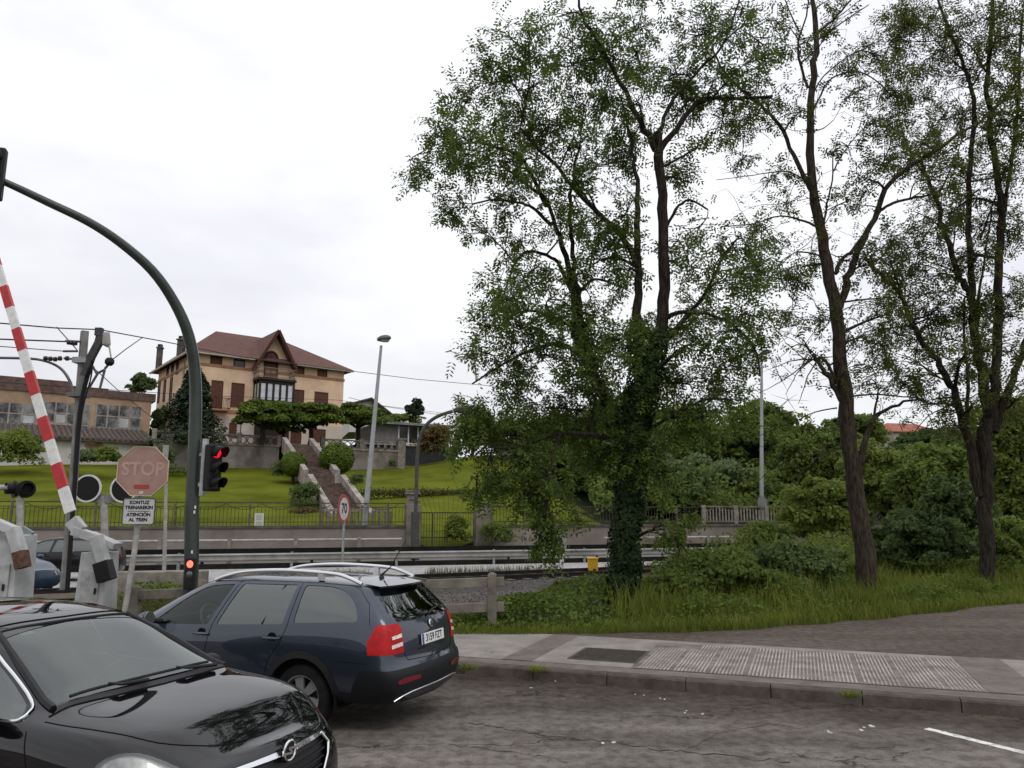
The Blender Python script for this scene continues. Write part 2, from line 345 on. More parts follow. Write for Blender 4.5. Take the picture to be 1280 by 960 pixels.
# manhole plate in the pavement
mh = empty('access_cover', K(1.72, 1.36, .136), KA, 'dark square iron access cover set in the pavement before the ribbed paving', 'access cover')
pb = MB(); pb.box((0, 0, .004), (.92, .92, .016))
pb.build('plate', M('cast_iron', (.05, .042, .036), .7, metal=.4, var=.3, scale=9, bump=.6, bscale=90), mh)
fb = MB()
for sx, sy, dx, dy in ((0, .48, 1.0, .05), (0, -.48, 1.0, .05), (.48, 0, .05, .9), (-.48, 0, .05, .9)): fb.box((sx, sy, .003), (dx, dy, .012))
fb.build('frame', M('iron_frame', (.09, .08, .07), .7, var=.3, scale=9), mh)
# small litter on the street
lit = MB()
for (u, v) in ((663, 859), (798, 868), (829, 874), (761, 930), (1076, 911), (1090, 909), (700, 852), (860, 890), (873, 892), (1040, 915)):
    p = G(u, v, .004); w = RNG.uniform(.012, .03); a = RNG.uniform(0, 3)
    for k in range(2): lit.box((p.x+RNG.uniform(-.06, .06), p.y+RNG.uniform(-.06, .06), .006), (w*RNG.uniform(.6, 2), w, .008), a+k)
tag(lit.build('street_litter', M('paper_litter', (.6, .59, .56), .8, var=.2)), kind='stuff')
def vegY(x): return float(np.interp(x, [-9, -6.5, -5.2, -.6, .6, 2, 3.5, 5.5, 8], [21, 20, 15.3, 15.5, 17.6, 20.5, 23.2, 26, 40]))
# verge between the lot and the track
def vergeZ(x, y):
    e = np.interp(x, [p[0] for p in LOTB], [p[1] for p in LOTB]); t = (y-e)/max(.5, trackY(x)-2.2-e); t = min(1, max(0, t))
    return .10+.32*math.sin(math.pi*min(1, t*1.1))*(.6+.4*math.sin(x*1.3+y*.7))*min(1, t*6)
vg = MB(); nx, ny = 90, 14; vv = []
for i in range(nx+1):
    x = -9.5+i*(55/nx); e = float(np.interp(x, [p[0] for p in LOTB], [p[1] for p in LOTB])); f_ = min(trackY(x)-1.6, vegY(x))
    if x < -7: e = 14.3
    for j in range(ny+1): y = e+(max(f_, e+.5)-e)*j/ny+(.12*math.sin(x*3.1)+.08*math.sin(x*7.7) if j == 0 else 0); vv.append((x, y, vergeZ(x, y)+.045*(j == 0)*0+(.03 if j == 0 else 0)))
vg.add(vv, [(i*(ny+1)+j, (i+1)*(ny+1)+j, (i+1)*(ny+1)+j+1, i*(ny+1)+j+1) for i in range(nx) for j in range(ny)])
tag(vg.build('verge', M('verge_soil', (.05, .06, .022), .95, var=.5, scale=2.5, bump=.6, bscale=14), smooth=True), kind='structure')
# track bed and railway
TD = Vector((.876, .482, 0)); TN = Vector((-.482, .876, 0)); T0 = Vector((0, trackY(0), 0))
def T(s, o, z): p = T0+TD*s+TN*o; p.z = z; return p
sheet('ballast_ground', [(-8.4, 14.4, .03), (9, 15.2, .03), (12, 30, .03), (-6, 22.5, .03), (-9, 20.5, .03)], M('ballast_soil', (.12, .108, .095), .95, var=.55, scale=9, bump=1, bscale=26, lo=.3, hi=.7))
bed = MB(); pr = [(-2.3, -.04), (-1.6, .2), (1.6, .2), (2.3, -.04)]
bed.add([T(-45, o, z) for o, z in pr]+[T(60, o, z) for o, z in pr], [(i, i+1, i+5, i+4) for i in range(3)])
M_BAL = M('ballast', (.10, .092, .085), .95, var=.6, scale=14, bump=1, bscale=22, lo=.3, hi=.7)
tag(bed.build('track_bed', M_BAL), kind='structure')
st = []
N_ = 14000; ss = RNG.uniform(-9, 9, N_); oo = RNG.uniform(-9.5, 2.2, N_)
for a, o in zip(ss, oo):
    z = .2 if abs(o) < 1.6 else max(.035, .2-(abs(o)-1.6)*.34); p = T(a, o, z); r = RNG.uniform(.02, .045); q = RNG.normal(size=(4, 3)); q = q/np.linalg.norm(q, axis=1)[:, None]*r; c = np.array(p)
    for tri in ((0, 1, 2), (0, 1, 3), (1, 2, 3), (0, 2, 3)): st.append(c+q[list(tri)])
tag(quads('ballast_stones', np.array(st), M('ballast_stone', (.16, .148, .135), .9, var=.5, scale=9), k=3), kind='stuff')
trk = empty('railway_track', T(0, 0, .2), 0, 'railway track with two rusty dark rails on grey ballast behind the verge', 'railway track')
M_RAIL = M('rail_steel', (.035, .028, .026), .6, metal=.3, var=.3, scale=3)
for o in (-.8, .8):
    rp = [(-.07, 0), (-.07, .02), (-.015, .03), (-.015, .12), (-.035, .125), (-.035, .16), (.035, .16), (.035, .125), (.015, .12), (.015, .03), (.07, .02), (.07, 0)]
    m_ = MB(); nn = len(rp); m_.add([T(-45, o+a, .2+b) for a, b in rp]+[T(60, o+a, .2+b) for a, b in rp], [(i, (i+1) % nn, nn+(i+1) % nn, nn+i) for i in range(nn)])
    m_.build('rail', M_RAIL, trk, world=True)
slp = None
for i in range(-14, 14):
    if slp is None:
        m_ = MB(); c = T(i*.6, 0, .21); m_.box((0, 0, 0), (.24, 2.3, .06), math.atan2(TD.y, TD.x)); slp = m_.build('sleeper', M('sleeper_concrete', (.13, .12, .11), .9, var=.3), trk); slp.location = c-trk.location
    else:
        c = slp.copy(); COL.objects.link(c); c.parent = trk; c.location = T(i*.6, 0, .21)-trk.location
# level crossing slab where the street crosses the track
sheet('crossing_deck', [T(-24, -2.3, .37), T(-11.5, -2.3, .37), T(-11.5, -.9, .37), T(-24, -.9, .37)], M_LOT)
# far road, its line, far footway
X0, X1 = -60, 70
sheet('far_road', [(X0, roadY(X0), .0), (X1, roadY(X1), .0), (X1, railY(X1)-.1, .0), (X0, railY(X0)-.1, .0)], M_ROAD)
M_LINE = MATS['road_paint']
def fl(x0, x1, fn, w=.13, z=.005): sheet('road_marking', [(x0, fn(x0), z), (x1, fn(x1), z), (x1, fn(x1)+w, z), (x0, fn(x0)+w, z)], M_LINE)
mid = lambda x: (roadY(x)+railY(x))/2+.3
for k in range(-9, 9): 
    x = -1.9+k*6.0; fl(x-2.0, x, mid)
fl(-8, X1, lambda x: roadY(x)+.35); fl(X0, X1, lambda x: railY(x)-.75)
fs = MB(); fs.add([(X0, railY(X0)+.25, -.05), (X1, railY(X1)+.25, -.05), (X1, railY(X1)+.25, .13), (X0, railY(X0)+.25, .13), (X1, wallY(X1)+.3, .13), (X0, wallY(X0)+.3, .13)], [(0, 1, 2, 3), (3, 2, 4, 5)])
tag(fs.build('far_footway', M('far_footway', (.2, .19, .175), .9, var=.2, scale=.8)), kind='structure')
# lawn and hillside behind the wall
EW = Vector((1, .33, 0)).normalized(); NW = Vector((-EW.y, EW.x, 0)); W0 = Vector((0, wallY(0), 0))
GATE_X = (-4.8, -1.6)
def hillZ(x, y):
    d = (Vector((x, y, 0))-W0).dot(NW)
    k_ = min(1, max(0, (x+9)/6)); z = 1.55+(.165+.04*k_)*min(d, 30)
    if d > 30: z += (.055+.0*k_)*(d-30)
    if d > 30 and x > -12: z += .05*(d-30)*min(1, (x+12)/30)
    if d > 95: z += .07*(d-95)*min(1, max(0, (x+30)/60))
    gx = x+.33*d
    g = math.exp(-((x+3.4-.2*d)/2.2)**2)*max(0, 1-d/6); z -= 1.1*g
    if d > 4: z += .12*math.sin(x*.35)*math.sin(y*.27)
    return z
hl = MB(); us = list(np.linspace(-70, -14, 26))+list(np.linspace(-13, 6, 30))+list(np.linspace(8, 120, 40)); dsn = list(np.linspace(.18, 8, 9))+list(np.linspace(10, 60, 22))+list(np.linspace(66, 260, 22)); vv = []
for u in us:
    for d in dsn: p = W0+EW*u+NW*d; vv.append((p.x, p.y, hillZ(p.x, p.y)))
nd = len(dsn); hl.add(vv, [(i*nd+j, (i+1)*nd+j, (i+1)*nd+j+1, i*nd+j+1) for i in range(len(us)-1) for j in range(nd-1)])
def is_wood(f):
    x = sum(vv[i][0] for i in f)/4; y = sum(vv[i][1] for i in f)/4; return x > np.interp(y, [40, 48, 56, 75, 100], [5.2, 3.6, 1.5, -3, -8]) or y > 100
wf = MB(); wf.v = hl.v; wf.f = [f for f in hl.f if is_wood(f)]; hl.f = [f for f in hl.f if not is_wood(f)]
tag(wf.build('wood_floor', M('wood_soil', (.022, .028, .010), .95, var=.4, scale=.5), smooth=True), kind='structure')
tag(hl.build('lawn', M('lawn_grass', (.090, .106, .010), .95, var=.25, scale=.3, bump=.5, bscale=9, col2=(.128, .148, .016), detail=8, spec=.02), smooth=True), kind='structure')
# ================================================================== CARS
def pchip(xs, ys, q):
    xs = np.asarray(xs, float); ys = np.asarray(ys, float); h = np.diff(xs); dl = np.diff(ys)/h; n = len(xs); m = np.zeros(n)
    for i in range(1, n-1):
        if dl[i-1]*dl[i] > 0: w1 = 2*h[i]+h[i-1]; w2 = h[i]+2*h[i-1]; m[i] = (w1+w2)/(w1/dl[i-1]+w2/dl[i])
    m[0] = dl[0]; m[-1] = dl[-1]; q = np.clip(np.asarray(q, float), xs[0], xs[-1]); i = np.clip(np.searchsorted(xs, q, 'right')-1, 0, n-2)
    t = (q-xs[i])/h[i]; return (2*t**3-3*t**2+1)*ys[i]+(t**3-2*t**2+t)*h[i]*m[i]+(-2*t**3+3*t**2)*ys[i+1]+(t**3-t**2)*h[i]*m[i+1]
class CarBody:
    def __init__(s, T, L, rp, fp, ra, fa, rb, fb, sub=7, nx=110):
        s.T, s.L = T, L
        def g(k, x): return float(pchip([p[0] for p in T[k]], [p[1] for p in T[k]], x))
        s.g = g; rings = []; rpf = lambda z: float(pchip([p[0] for p in rp], [p[1] for p in rp], z)); fpf = lambda z: float(pchip([p[0] for p in fp], [p[1] for p in fp], z))
        s.rpf, s.fpf = rpf, fpf
        def ring(x):
            zb, zs, zt, zc, zr = g('zb', x), g('zs', x), g('zbelt', x), g('zcan', x), g('zroof', x); ws, wm, wsh, wb, wc = g('wsill', x), g('wmid', x), g('wsh', x), g('wbelt', x), g('wcan', x)
            K_ = [(0, zb), (ws*.8, zb), (ws, zb+.07), (wm, (zb+zs)/2+.05), (wsh, zs), (wb, zt), ((wb+wc)/2+.018*min(1, (zc-zt)*4), (zt+zc)/2+.01*min(1, (zc-zt)*4)), (wc, zc), (wc*.86, zc+(zr-zc)*.55), (wc*.5, zc+(zr-zc)*.9), (0, zr)]
            K_ = np.array(K_); ch = np.concatenate([[0], np.cumsum(np.maximum(.02, np.linalg.norm(np.diff(K_, axis=0), axis=1)))]); q = []
            for i in range(len(ch)-1): q += list(np.linspace(ch[i], ch[i+1], sub, endpoint=False))
            q.append(ch[-1]); return np.stack([pchip(ch, K_[:, 0], q), pchip(ch, K_[:, 1], q)], 1)
        def warp(x, z):
            return x+rpf(z)*max(0, 1-x/ra)**2-fpf(z)*max(0, 1-(L-x)/fa)**2
        R0 = ring(0); RL = ring(L)
        for c in (0, .25, .5, .72, .88, .96):
            rings.append([(rpf(z)-rb*(1-c*c), y*c, z) for y, z in R0])
        for x in np.linspace(0, L, nx): rings.append([(warp(x, z), y, z) for y, z in ring(x)])
        for c in (.96, .88, .72, .5, .25, 0):
            rings.append([(L-fpf(z)+fb*(1-c*c), y*c, z) for y, z in RL])
        nr, nk = len(rings), len(R0); bm = bmesh.new(); A = {}
        for sg in (1, -1):
            for i in range(nr):
                for j in range(nk):
                    x, y, z = rings[i][j]
                    if sg == -1 and abs(y) < 1e-7: A[(sg, i, j)] = A[(1, i, j)]
                    else: A[(sg, i, j)] = bm.verts.new((x, y*sg, z))
        for sg in (1, -1):
            for i in range(nr-1):
                for j in range(nk-1):
                    q = [A[(sg, i, j)], A[(sg, i+1, j)], A[(sg, i+1, j+1)], A[(sg, i, j+1)]]; u = []
                    for v in q:
                        if v not in u: u.append(v)
                    if len(u) >= 3:
                        if sg == 1: u = u[::-1]
                        try: bm.faces.new(u)
                        except ValueError: pass
        bmesh.ops.remove_doubles(bm, verts=bm.verts, dist=1e-5); bmesh.ops.recalc_face_normals(bm, faces=bm.faces); s.bm = bm
        for _ in range(10): bmesh.ops.smooth_vert(bm, verts=bm.verts, factor=.5, use_axis_x=True, use_axis_y=True, use_axis_z=True)
        s.bvh = None
    def bake(s):
        from mathutils.bvhtree import BVHTree
        s.bvh = BVHTree.FromBMesh(s.bm)
    def side_pt(s, x, z, sg=1, off=0):
        h = s.bvh.ray_cast(Vector((x, 3*sg, z)), Vector((0, -sg, 0)))
        return (h[0]+h[1]*off) if h[0] is not None else Vector((x, .8*sg, z))
    def top_pt(s, x, y, off=0):
        h = s.bvh.ray_cast(Vector((x, y, 4)), Vector((0, 0, -1))); return h[0]+h[1]*off if h[0] is not None else Vector((x, y, 1))
    def rear_pt(s, y, z, off=0):
        h = s.bvh.ray_cast(Vector((-4, y, z)), Vector((1, 0, 0))); return h[0]+h[1]*off if h[0] is not None else Vector((0, y, z))
    def front_pt(s, y, z, off=0):
        h = s.bvh.ray_cast(Vector((9, y, z)), Vector((-1, 0, 0))); return h[0]+h[1]*off if h[0] is not None else Vector((s.L, y, z))
    def cut(s, poly, ax, cond, delete=False):
        """cut the polygon (2D in the two axes other than ax) out of the body; returns bmesh of the piece"""
        bm = s.bm; i, j = [(1, 2), (0, 2), (0, 1)][ax]; n = len(poly)
        area = sum(poly[k][0]*poly[(k+1) % n][1]-poly[(k+1) % n][0]*poly[k][1] for k in range(n))
        if area < 0: poly = poly[::-1]
        lo = [min(p[k] for p in poly)-.06 for k in (0, 1)]; hi = [max(p[k] for p in poly)+.06 for k in (0, 1)]
        def cand(): return [f for f in bm.faces if cond(f) and any(lo[0] <= v.co[i] <= hi[0] and lo[1] <= v.co[j] <= hi[1] for v in f.verts)]
        for k in range(n):
            p, q = poly[k], poly[(k+1) % n]; d = (q[0]-p[0], q[1]-p[1]); l = math.hypot(*d)
            if l < 1e-6: continue
            no = [0, 0, 0]; no[i] = d[1]/l; no[j] = -d[0]/l; co = [0, 0, 0]; co[i], co[j] = p
            fs = cand(); geom = list({v for f in fs for v in f.verts})+list({e for f in fs for e in f.edges})+fs
            bmesh.ops.bisect_plane(bm, geom=geom, plane_co=co, plane_no=no, dist=1e-5)
        def inside(c):
            for k in range(n):
                p, q = poly[k], poly[(k+1) % n]
                if (q[0]-p[0])*(c[j]-p[1])-(q[1]-p[1])*(c[i]-p[0]) < -1e-5*1: return False
            return True
        fs = [f for f in cand() if inside(f.calc_center_median())]
        nb = bmesh.new(); mp = {}
        for f in fs:
            vs = []
            for v in f.verts:
                if v not in mp: mp[v] = nb.verts.new(v.co); 
                vs.append(mp[v])
            try: nb.faces.new(vs)
            except ValueError: pass
        bmesh.ops.delete(bm, geom=fs, context='FACES'); return nb
def bm_obj(bm, name, mat, parent, off=0.0, thick=0, smooth=True, sharp=40):
    if off:
        bm.normal_update(); d = {v: v.normal.copy() for v in bm.verts}
        for v in bm.verts: v.co += d[v]*off
    me = bpy.data.meshes.new(name); bm.to_mesh(me); bm.free(); o = link(name, me, mat, parent)
    me.polygons.foreach_set('use_smooth', [smooth]*len(me.polygons))
    if smooth:
        try: me.set_sharp_from_angle(angle=math.radians(sharp))
        except Exception: pass
    if thick: md = o.modifiers.new('thickness', 'SOLIDIFY'); md.thickness = thick; md.offset = -1
    return o
def paint(name, col, flake=.25, rough=.32, met=.35):
    if name in MATS: return MATS[name]
    m = M(name, col, rough, met, var=0, coat=1.0); t = m.node_tree; n = t.nodes; l = t.links; b = n['Principled BSDF']; b.inputs['Coat IOR'].default_value = 1.58; b.inputs['Specular IOR Level'].default_value = 0; b.inputs['Metallic'].default_value = met if met > .5 else 0; b.inputs['Roughness'].default_value = rough
    c = n.new('ShaderNodeTexCoord'); z = n.new('ShaderNodeTexNoise'); z.inputs['Scale'].default_value = 3.5; z.inputs['Detail'].default_value = 8; z.inputs['Roughness'].default_value = .7
    r = n.new('ShaderNodeMapRange'); r.inputs['From Min'].default_value = .45; r.inputs['From Max'].default_value = .75; r.inputs['To Min'].default_value = .02; r.inputs['To Max'].default_value = .05
    l.new(c.outputs['Object'], z.inputs['Vector']); l.new(z.outputs['Fac'], r.inputs['Value']); l.new(r.outputs['Result'], b.inputs['Coat Roughness'])
    g = n.new('ShaderNodeSeparateXYZ'); l.new(c.outputs['Object'], g.inputs[0])
    return m
M_BLK = M('black_plastic', (.012, .012, .013), .55, var=.2, scale=12)
M_RUB = M('tyre_rubber', (.014, .014, .014), .85, var=.3, scale=8)
M_GAP = M('panel_gap', (.004, .004, .005), .8, var=0)
M_CHR = M('chrome', (.75, .76, .77), .12, 1, var=0)
M_SIL = M('silver_trim', (.72, .73, .74), .28, .85, var=.05)
M_ALLOY = M('alloy_wheel', (.55, .56, .57), .3, .8, var=.1)
M_LINER = M('dark_interior', (.012, .012, .013), .85, var=.2, scale=9)
M_SEAT = M('seat_cloth', (.03, .03, .032), .9, var=.2, scale=20)
G_TINT = glassmat('tinted_glass', (.16, .18, .18), 1.5, .015, .11)
G_WS = glassmat('windscreen_glass', (.30, .33, .33), 1.5, .03, .06)
G_REAR = glassmat('dark_rear_glass', (.02, .022, .022), 1.6, .01, .10)
G_CLR = glassmat('clear_lens', (.8, .82, .82), 1.45, .02, .1)
G_FRONT = glassmat('front_glass', (.62, .66, .65), 1.45, .01, .015)
M_PLATE = M('plate_white', (.72, .72, .70), .5, var=.06, scale=20)
M_INK = M('black_ink', (.01, .01, .011), .6, var=0)
def tail_red(name='tail_red'):
    return M(name, (.42, .008, .009), .4, 0, var=.2, scale=14, spec=.25)
def wheel(parent, x, y, r, sg, spokes=5, w=.21, rim_f=.68, mat=None):
    root_t = MB(); yo = y
    wh = MB(); prof = [(r*rim_f, -w/2), (r*.93, -w/2), (r*.99, -w*.38), (r, -w*.2), (r, w*.2), (r*.99, w*.38), (r*.93, w/2), (r*rim_f, w/2)]
    wh.lathe(prof, (0, 0, 0), (0, 1, 0), 40, closed=True); t = wh.build('wheel', M_RUB, parent, smooth=True); t.location = (x, y, r)
    rb = MB(); R = r*rim_f; f = sg*w*.40
    rb.lathe([(R, sg*w*.46), (R*.94, sg*w*.44), (R*.91, sg*.02), (R*.9, -sg*w*.4), (R*.98, -sg*w*.42), (R*1.0, sg*w*.3)], (0, 0, 0), (0, 1, 0), 40, closed=True)
    rb.lathe([(.001, f+sg*.012), (R*.20, f+sg*.008), (R*.26, f-sg*.02), (R*.26, f-sg*.05), (.001, f-sg*.05)], (0, 0, 0), (0, 1, 0), 24)
    for k in range(spokes):
        a = 2*math.pi*k/spokes+.3
        def pt(rr, da, yy): return (math.cos(a+da)*rr, yy, math.sin(a+da)*rr)
        vs = [pt(R*.2, .75, f), pt(R*.2, -.75, f), pt(R*.93, -.27, f-sg*.01), pt(R*.93, .27, f-sg*.01)]; vs += [(p[0], p[1]-sg*.03, p[2]) for p in vs]
        rb.add(vs, [(0, 1, 2, 3), (7, 6, 5, 4), (0, 4, 5, 1), (1, 5, 6, 2), (2, 6, 7, 3), (3, 7, 4, 0)])
    rb.build('rim', mat or M_ALLOY, t, smooth=True)
    db = MB(); db.lathe([(.02, 0), (R*.75, 0), (R*.75, -sg*.02), (.02, -sg*.02)], (0, sg*.0, 0), (0, 1, 0), 24); db.build('brake_disc', M('brake_steel', (.12, .12, .12), .5, .7, var=.1), t)
    return t
def groove(B, pts, r=.004, how='side', sg=1):
    """a dark panel gap following the body"""
    out = []
    for a, b in zip(pts[:-1], pts[1:]):
        for k in range(8): t = k/8; out.append((a[0]+(b[0]-a[0])*t, a[1]+(b[1]-a[1])*t))
    out.append(pts[-1])
    if how == 'side': return [B.side_pt(x, z, sg, -.001) for x, z in out]
    if how == 'top': return [B.top_pt(x, y, -.001) for x, y in out]
    if how == 'rear': return [B.rear_pt(y, z, -.001) for y, z in out]
    return [B.front_pt(y, z, -.001) for y, z in out]
def gap(root, pts, r, n):
    b = MB(); b.tube(pts, r, n); b.build('panel_gap', M_GAP, root)
def circle(cx, cz, r, n=36, z0=None):
    return [(cx+r*math.cos(2*math.pi*i/n), cz+r*math.sin(2*math.pi*i/n)) for i in range(n)]
def arch_and_wheels(B, root, xs, r, track, archr, gapmat, spokes, rim_f=.68, mat=None):
    for x in xs:
        for sg in (1, -1):
            B.cut(circle(x, r+.005, archr), 1, lambda f, sg=sg: f.calc_center_median().y*sg > .45).free()
    for x in xs:
        for sg in (1, -1):
            lm = MB(); n = 20; vs = []; fs = []
            for i in range(n+1):
                a = -.25+(math.pi+.5)*i/n
                for y in (.35, track/2+.10): vs.append((x+(archr+.02)*math.cos(a), y*sg, r+.005+(archr+.02)*math.sin(a)))
            for i in range(n): fs.append((2*i, 2*i+1, 2*i+3, 2*i+2))
            k = len(vs); vs.append((x, .35*sg, r)); fs += [(k, 2*i, 2*i+2) for i in range(n)]; lm.add(vs, fs); lm.build('wheel_arch_liner', M_LINER, root)
    for x in xs:
        for sg in (1, -1): wheel(root, x, sg*(track/2-.02), r, sg, spokes, rim_f=rim_f, mat=mat)
def interior(root, x0, x1, wid, zfloor, zbelt, seats, steer=None):
    fb = MB(); fb.box(((x0+x1)/2, 0, zfloor), (x1-x0, wid*2, .05)); fb.box((x1+.12, 0, (zfloor+zbelt)/2), (.25, wid*2, zbelt-zfloor))
    for sg in (1, -1): fb.box(((x0+x1)/2, sg*wid, (zfloor+zbelt-.06)/2), (x1-x0, .04, zbelt-.06-zfloor))
    fb.box((x0, 0, (zfloor+zbelt-.1)/2), (.06, wid*2, zbelt-.1-zfloor))
    fb.build('cabin_lining', M_LINER, root)
    for (x, y, w) in seats:
        sb = MB(); sb.add(*tilted_box((x, y, zfloor+.25), (.5, w, .16), 0)); sb.add(*tilted_box((x-.28, y, zfloor+.58), (.13, w, .62), -.22)); 
        for k in ((0,) if w < .8 else (-w/3, w/3)): sb.add(*tilted_box((x-.38, y+k, zfloor+.98), (.09, .26, .18), -.15))
        sb.build('car_seat', M_SEAT, root, bevel=.03)
    if steer:
        x, y, z = steer; d = Vector((-.85, 0, .5)).normalized(); X, Y = basis(d); rim = MB()
        pts = [Vector(steer)+(X*math.cos(a)+Y*math.sin(a))*.18 for a in np.linspace(0, 2*math.pi, 28)]
        rim.tube(pts, .015, 8); rim.lathe([(.001, .02), (.06, .015), (.07, -.03), (.001, -.03)], steer, d, 16)
        for a in (0, 2.2, 4.1): rim.beam(Vector(steer)-d*.01, Vector(steer)+(X*math.cos(a)+Y*math.sin(a))*.17, .03, .012, up=d)
        rim.build('steering_wheel', M('steering_grey', (.12, .12, .12), .5, var=.1), root, smooth=True)
def tilted_box(c, d, ry):
    hx, hy, hz = d[0]/2, d[1]/2, d[2]/2; co, si = math.cos(ry), math.sin(ry); vs = []
    for z in (-hz, hz):
        for x, y in ((-hx, -hy), (hx, -hy), (hx, hy), (-hx, hy)): vs.append((c[0]+x*co+z*si, c[1]+y, c[2]-x*si+z*co))
    return vs, [(3, 2, 1, 0), (4, 5, 6, 7), (0, 1, 5, 4), (1, 2, 6, 5), (2, 3, 7, 6), (3, 0, 4, 7)]
def mirror(root, x, y, z, sg, mat):
    mb = MB(); prof = [(.0, -.10), (.035, -.085), (.06, -.04), (.07, .02), (.068, .06), (.0, .062)]
    bm = bmesh.new(); bmesh.ops.create_uvsphere(bm, u_segments=16, v_segments=10, radius=1)
    for v in bm.verts:
        v.co = Vector((x+v.co.x*.085 if v.co.x > 0 else x+v.co.x*.035, y+v.co.y*.115*1, z+v.co.z*.075))
    o = bm_obj(bm, 'door_mirror', mat, root); 
    st = MB(); st.tube([(x+.01, y-sg*.09, z-.03), (x-.02, y-sg*.2, z-.05)], [.028, .035], 8); st.build('stalk', M_BLK, o, smooth=True)
    gl = MB(); gl.lathe([(.001, 0), (.075, 0), (.075, .003), (.001, .003)], (x-.036, y, z), (-1, 0, 0), 20); gl.build('mirror_glass', M_CHR, o)
def handle(B, root, x, z, sg, mat, w=.2):
    hb = MB(); a = B.side_pt(x-w/2, z, sg); b = B.side_pt(x+w/2, z, sg); n = Vector((0, sg, 0)); m_ = (a+b)/2
    hb.tube([a+n*.005, a+n*.035+Vector((.02, 0, 0)), m_+n*.042, b+n*.035-Vector((.02, 0, 0)), b+n*.005], [.012, .014, .016, .014, .012], 8)
    o = hb.build('door_handle', mat, root, smooth=True)
    cb = MB(); cb.lathe([(.001, 0), (.05, 0.001), (.055, -.004), (.001, -.004)], m_+n*.004, n, 16); cb.build('handle_cup', M_GAP, o)
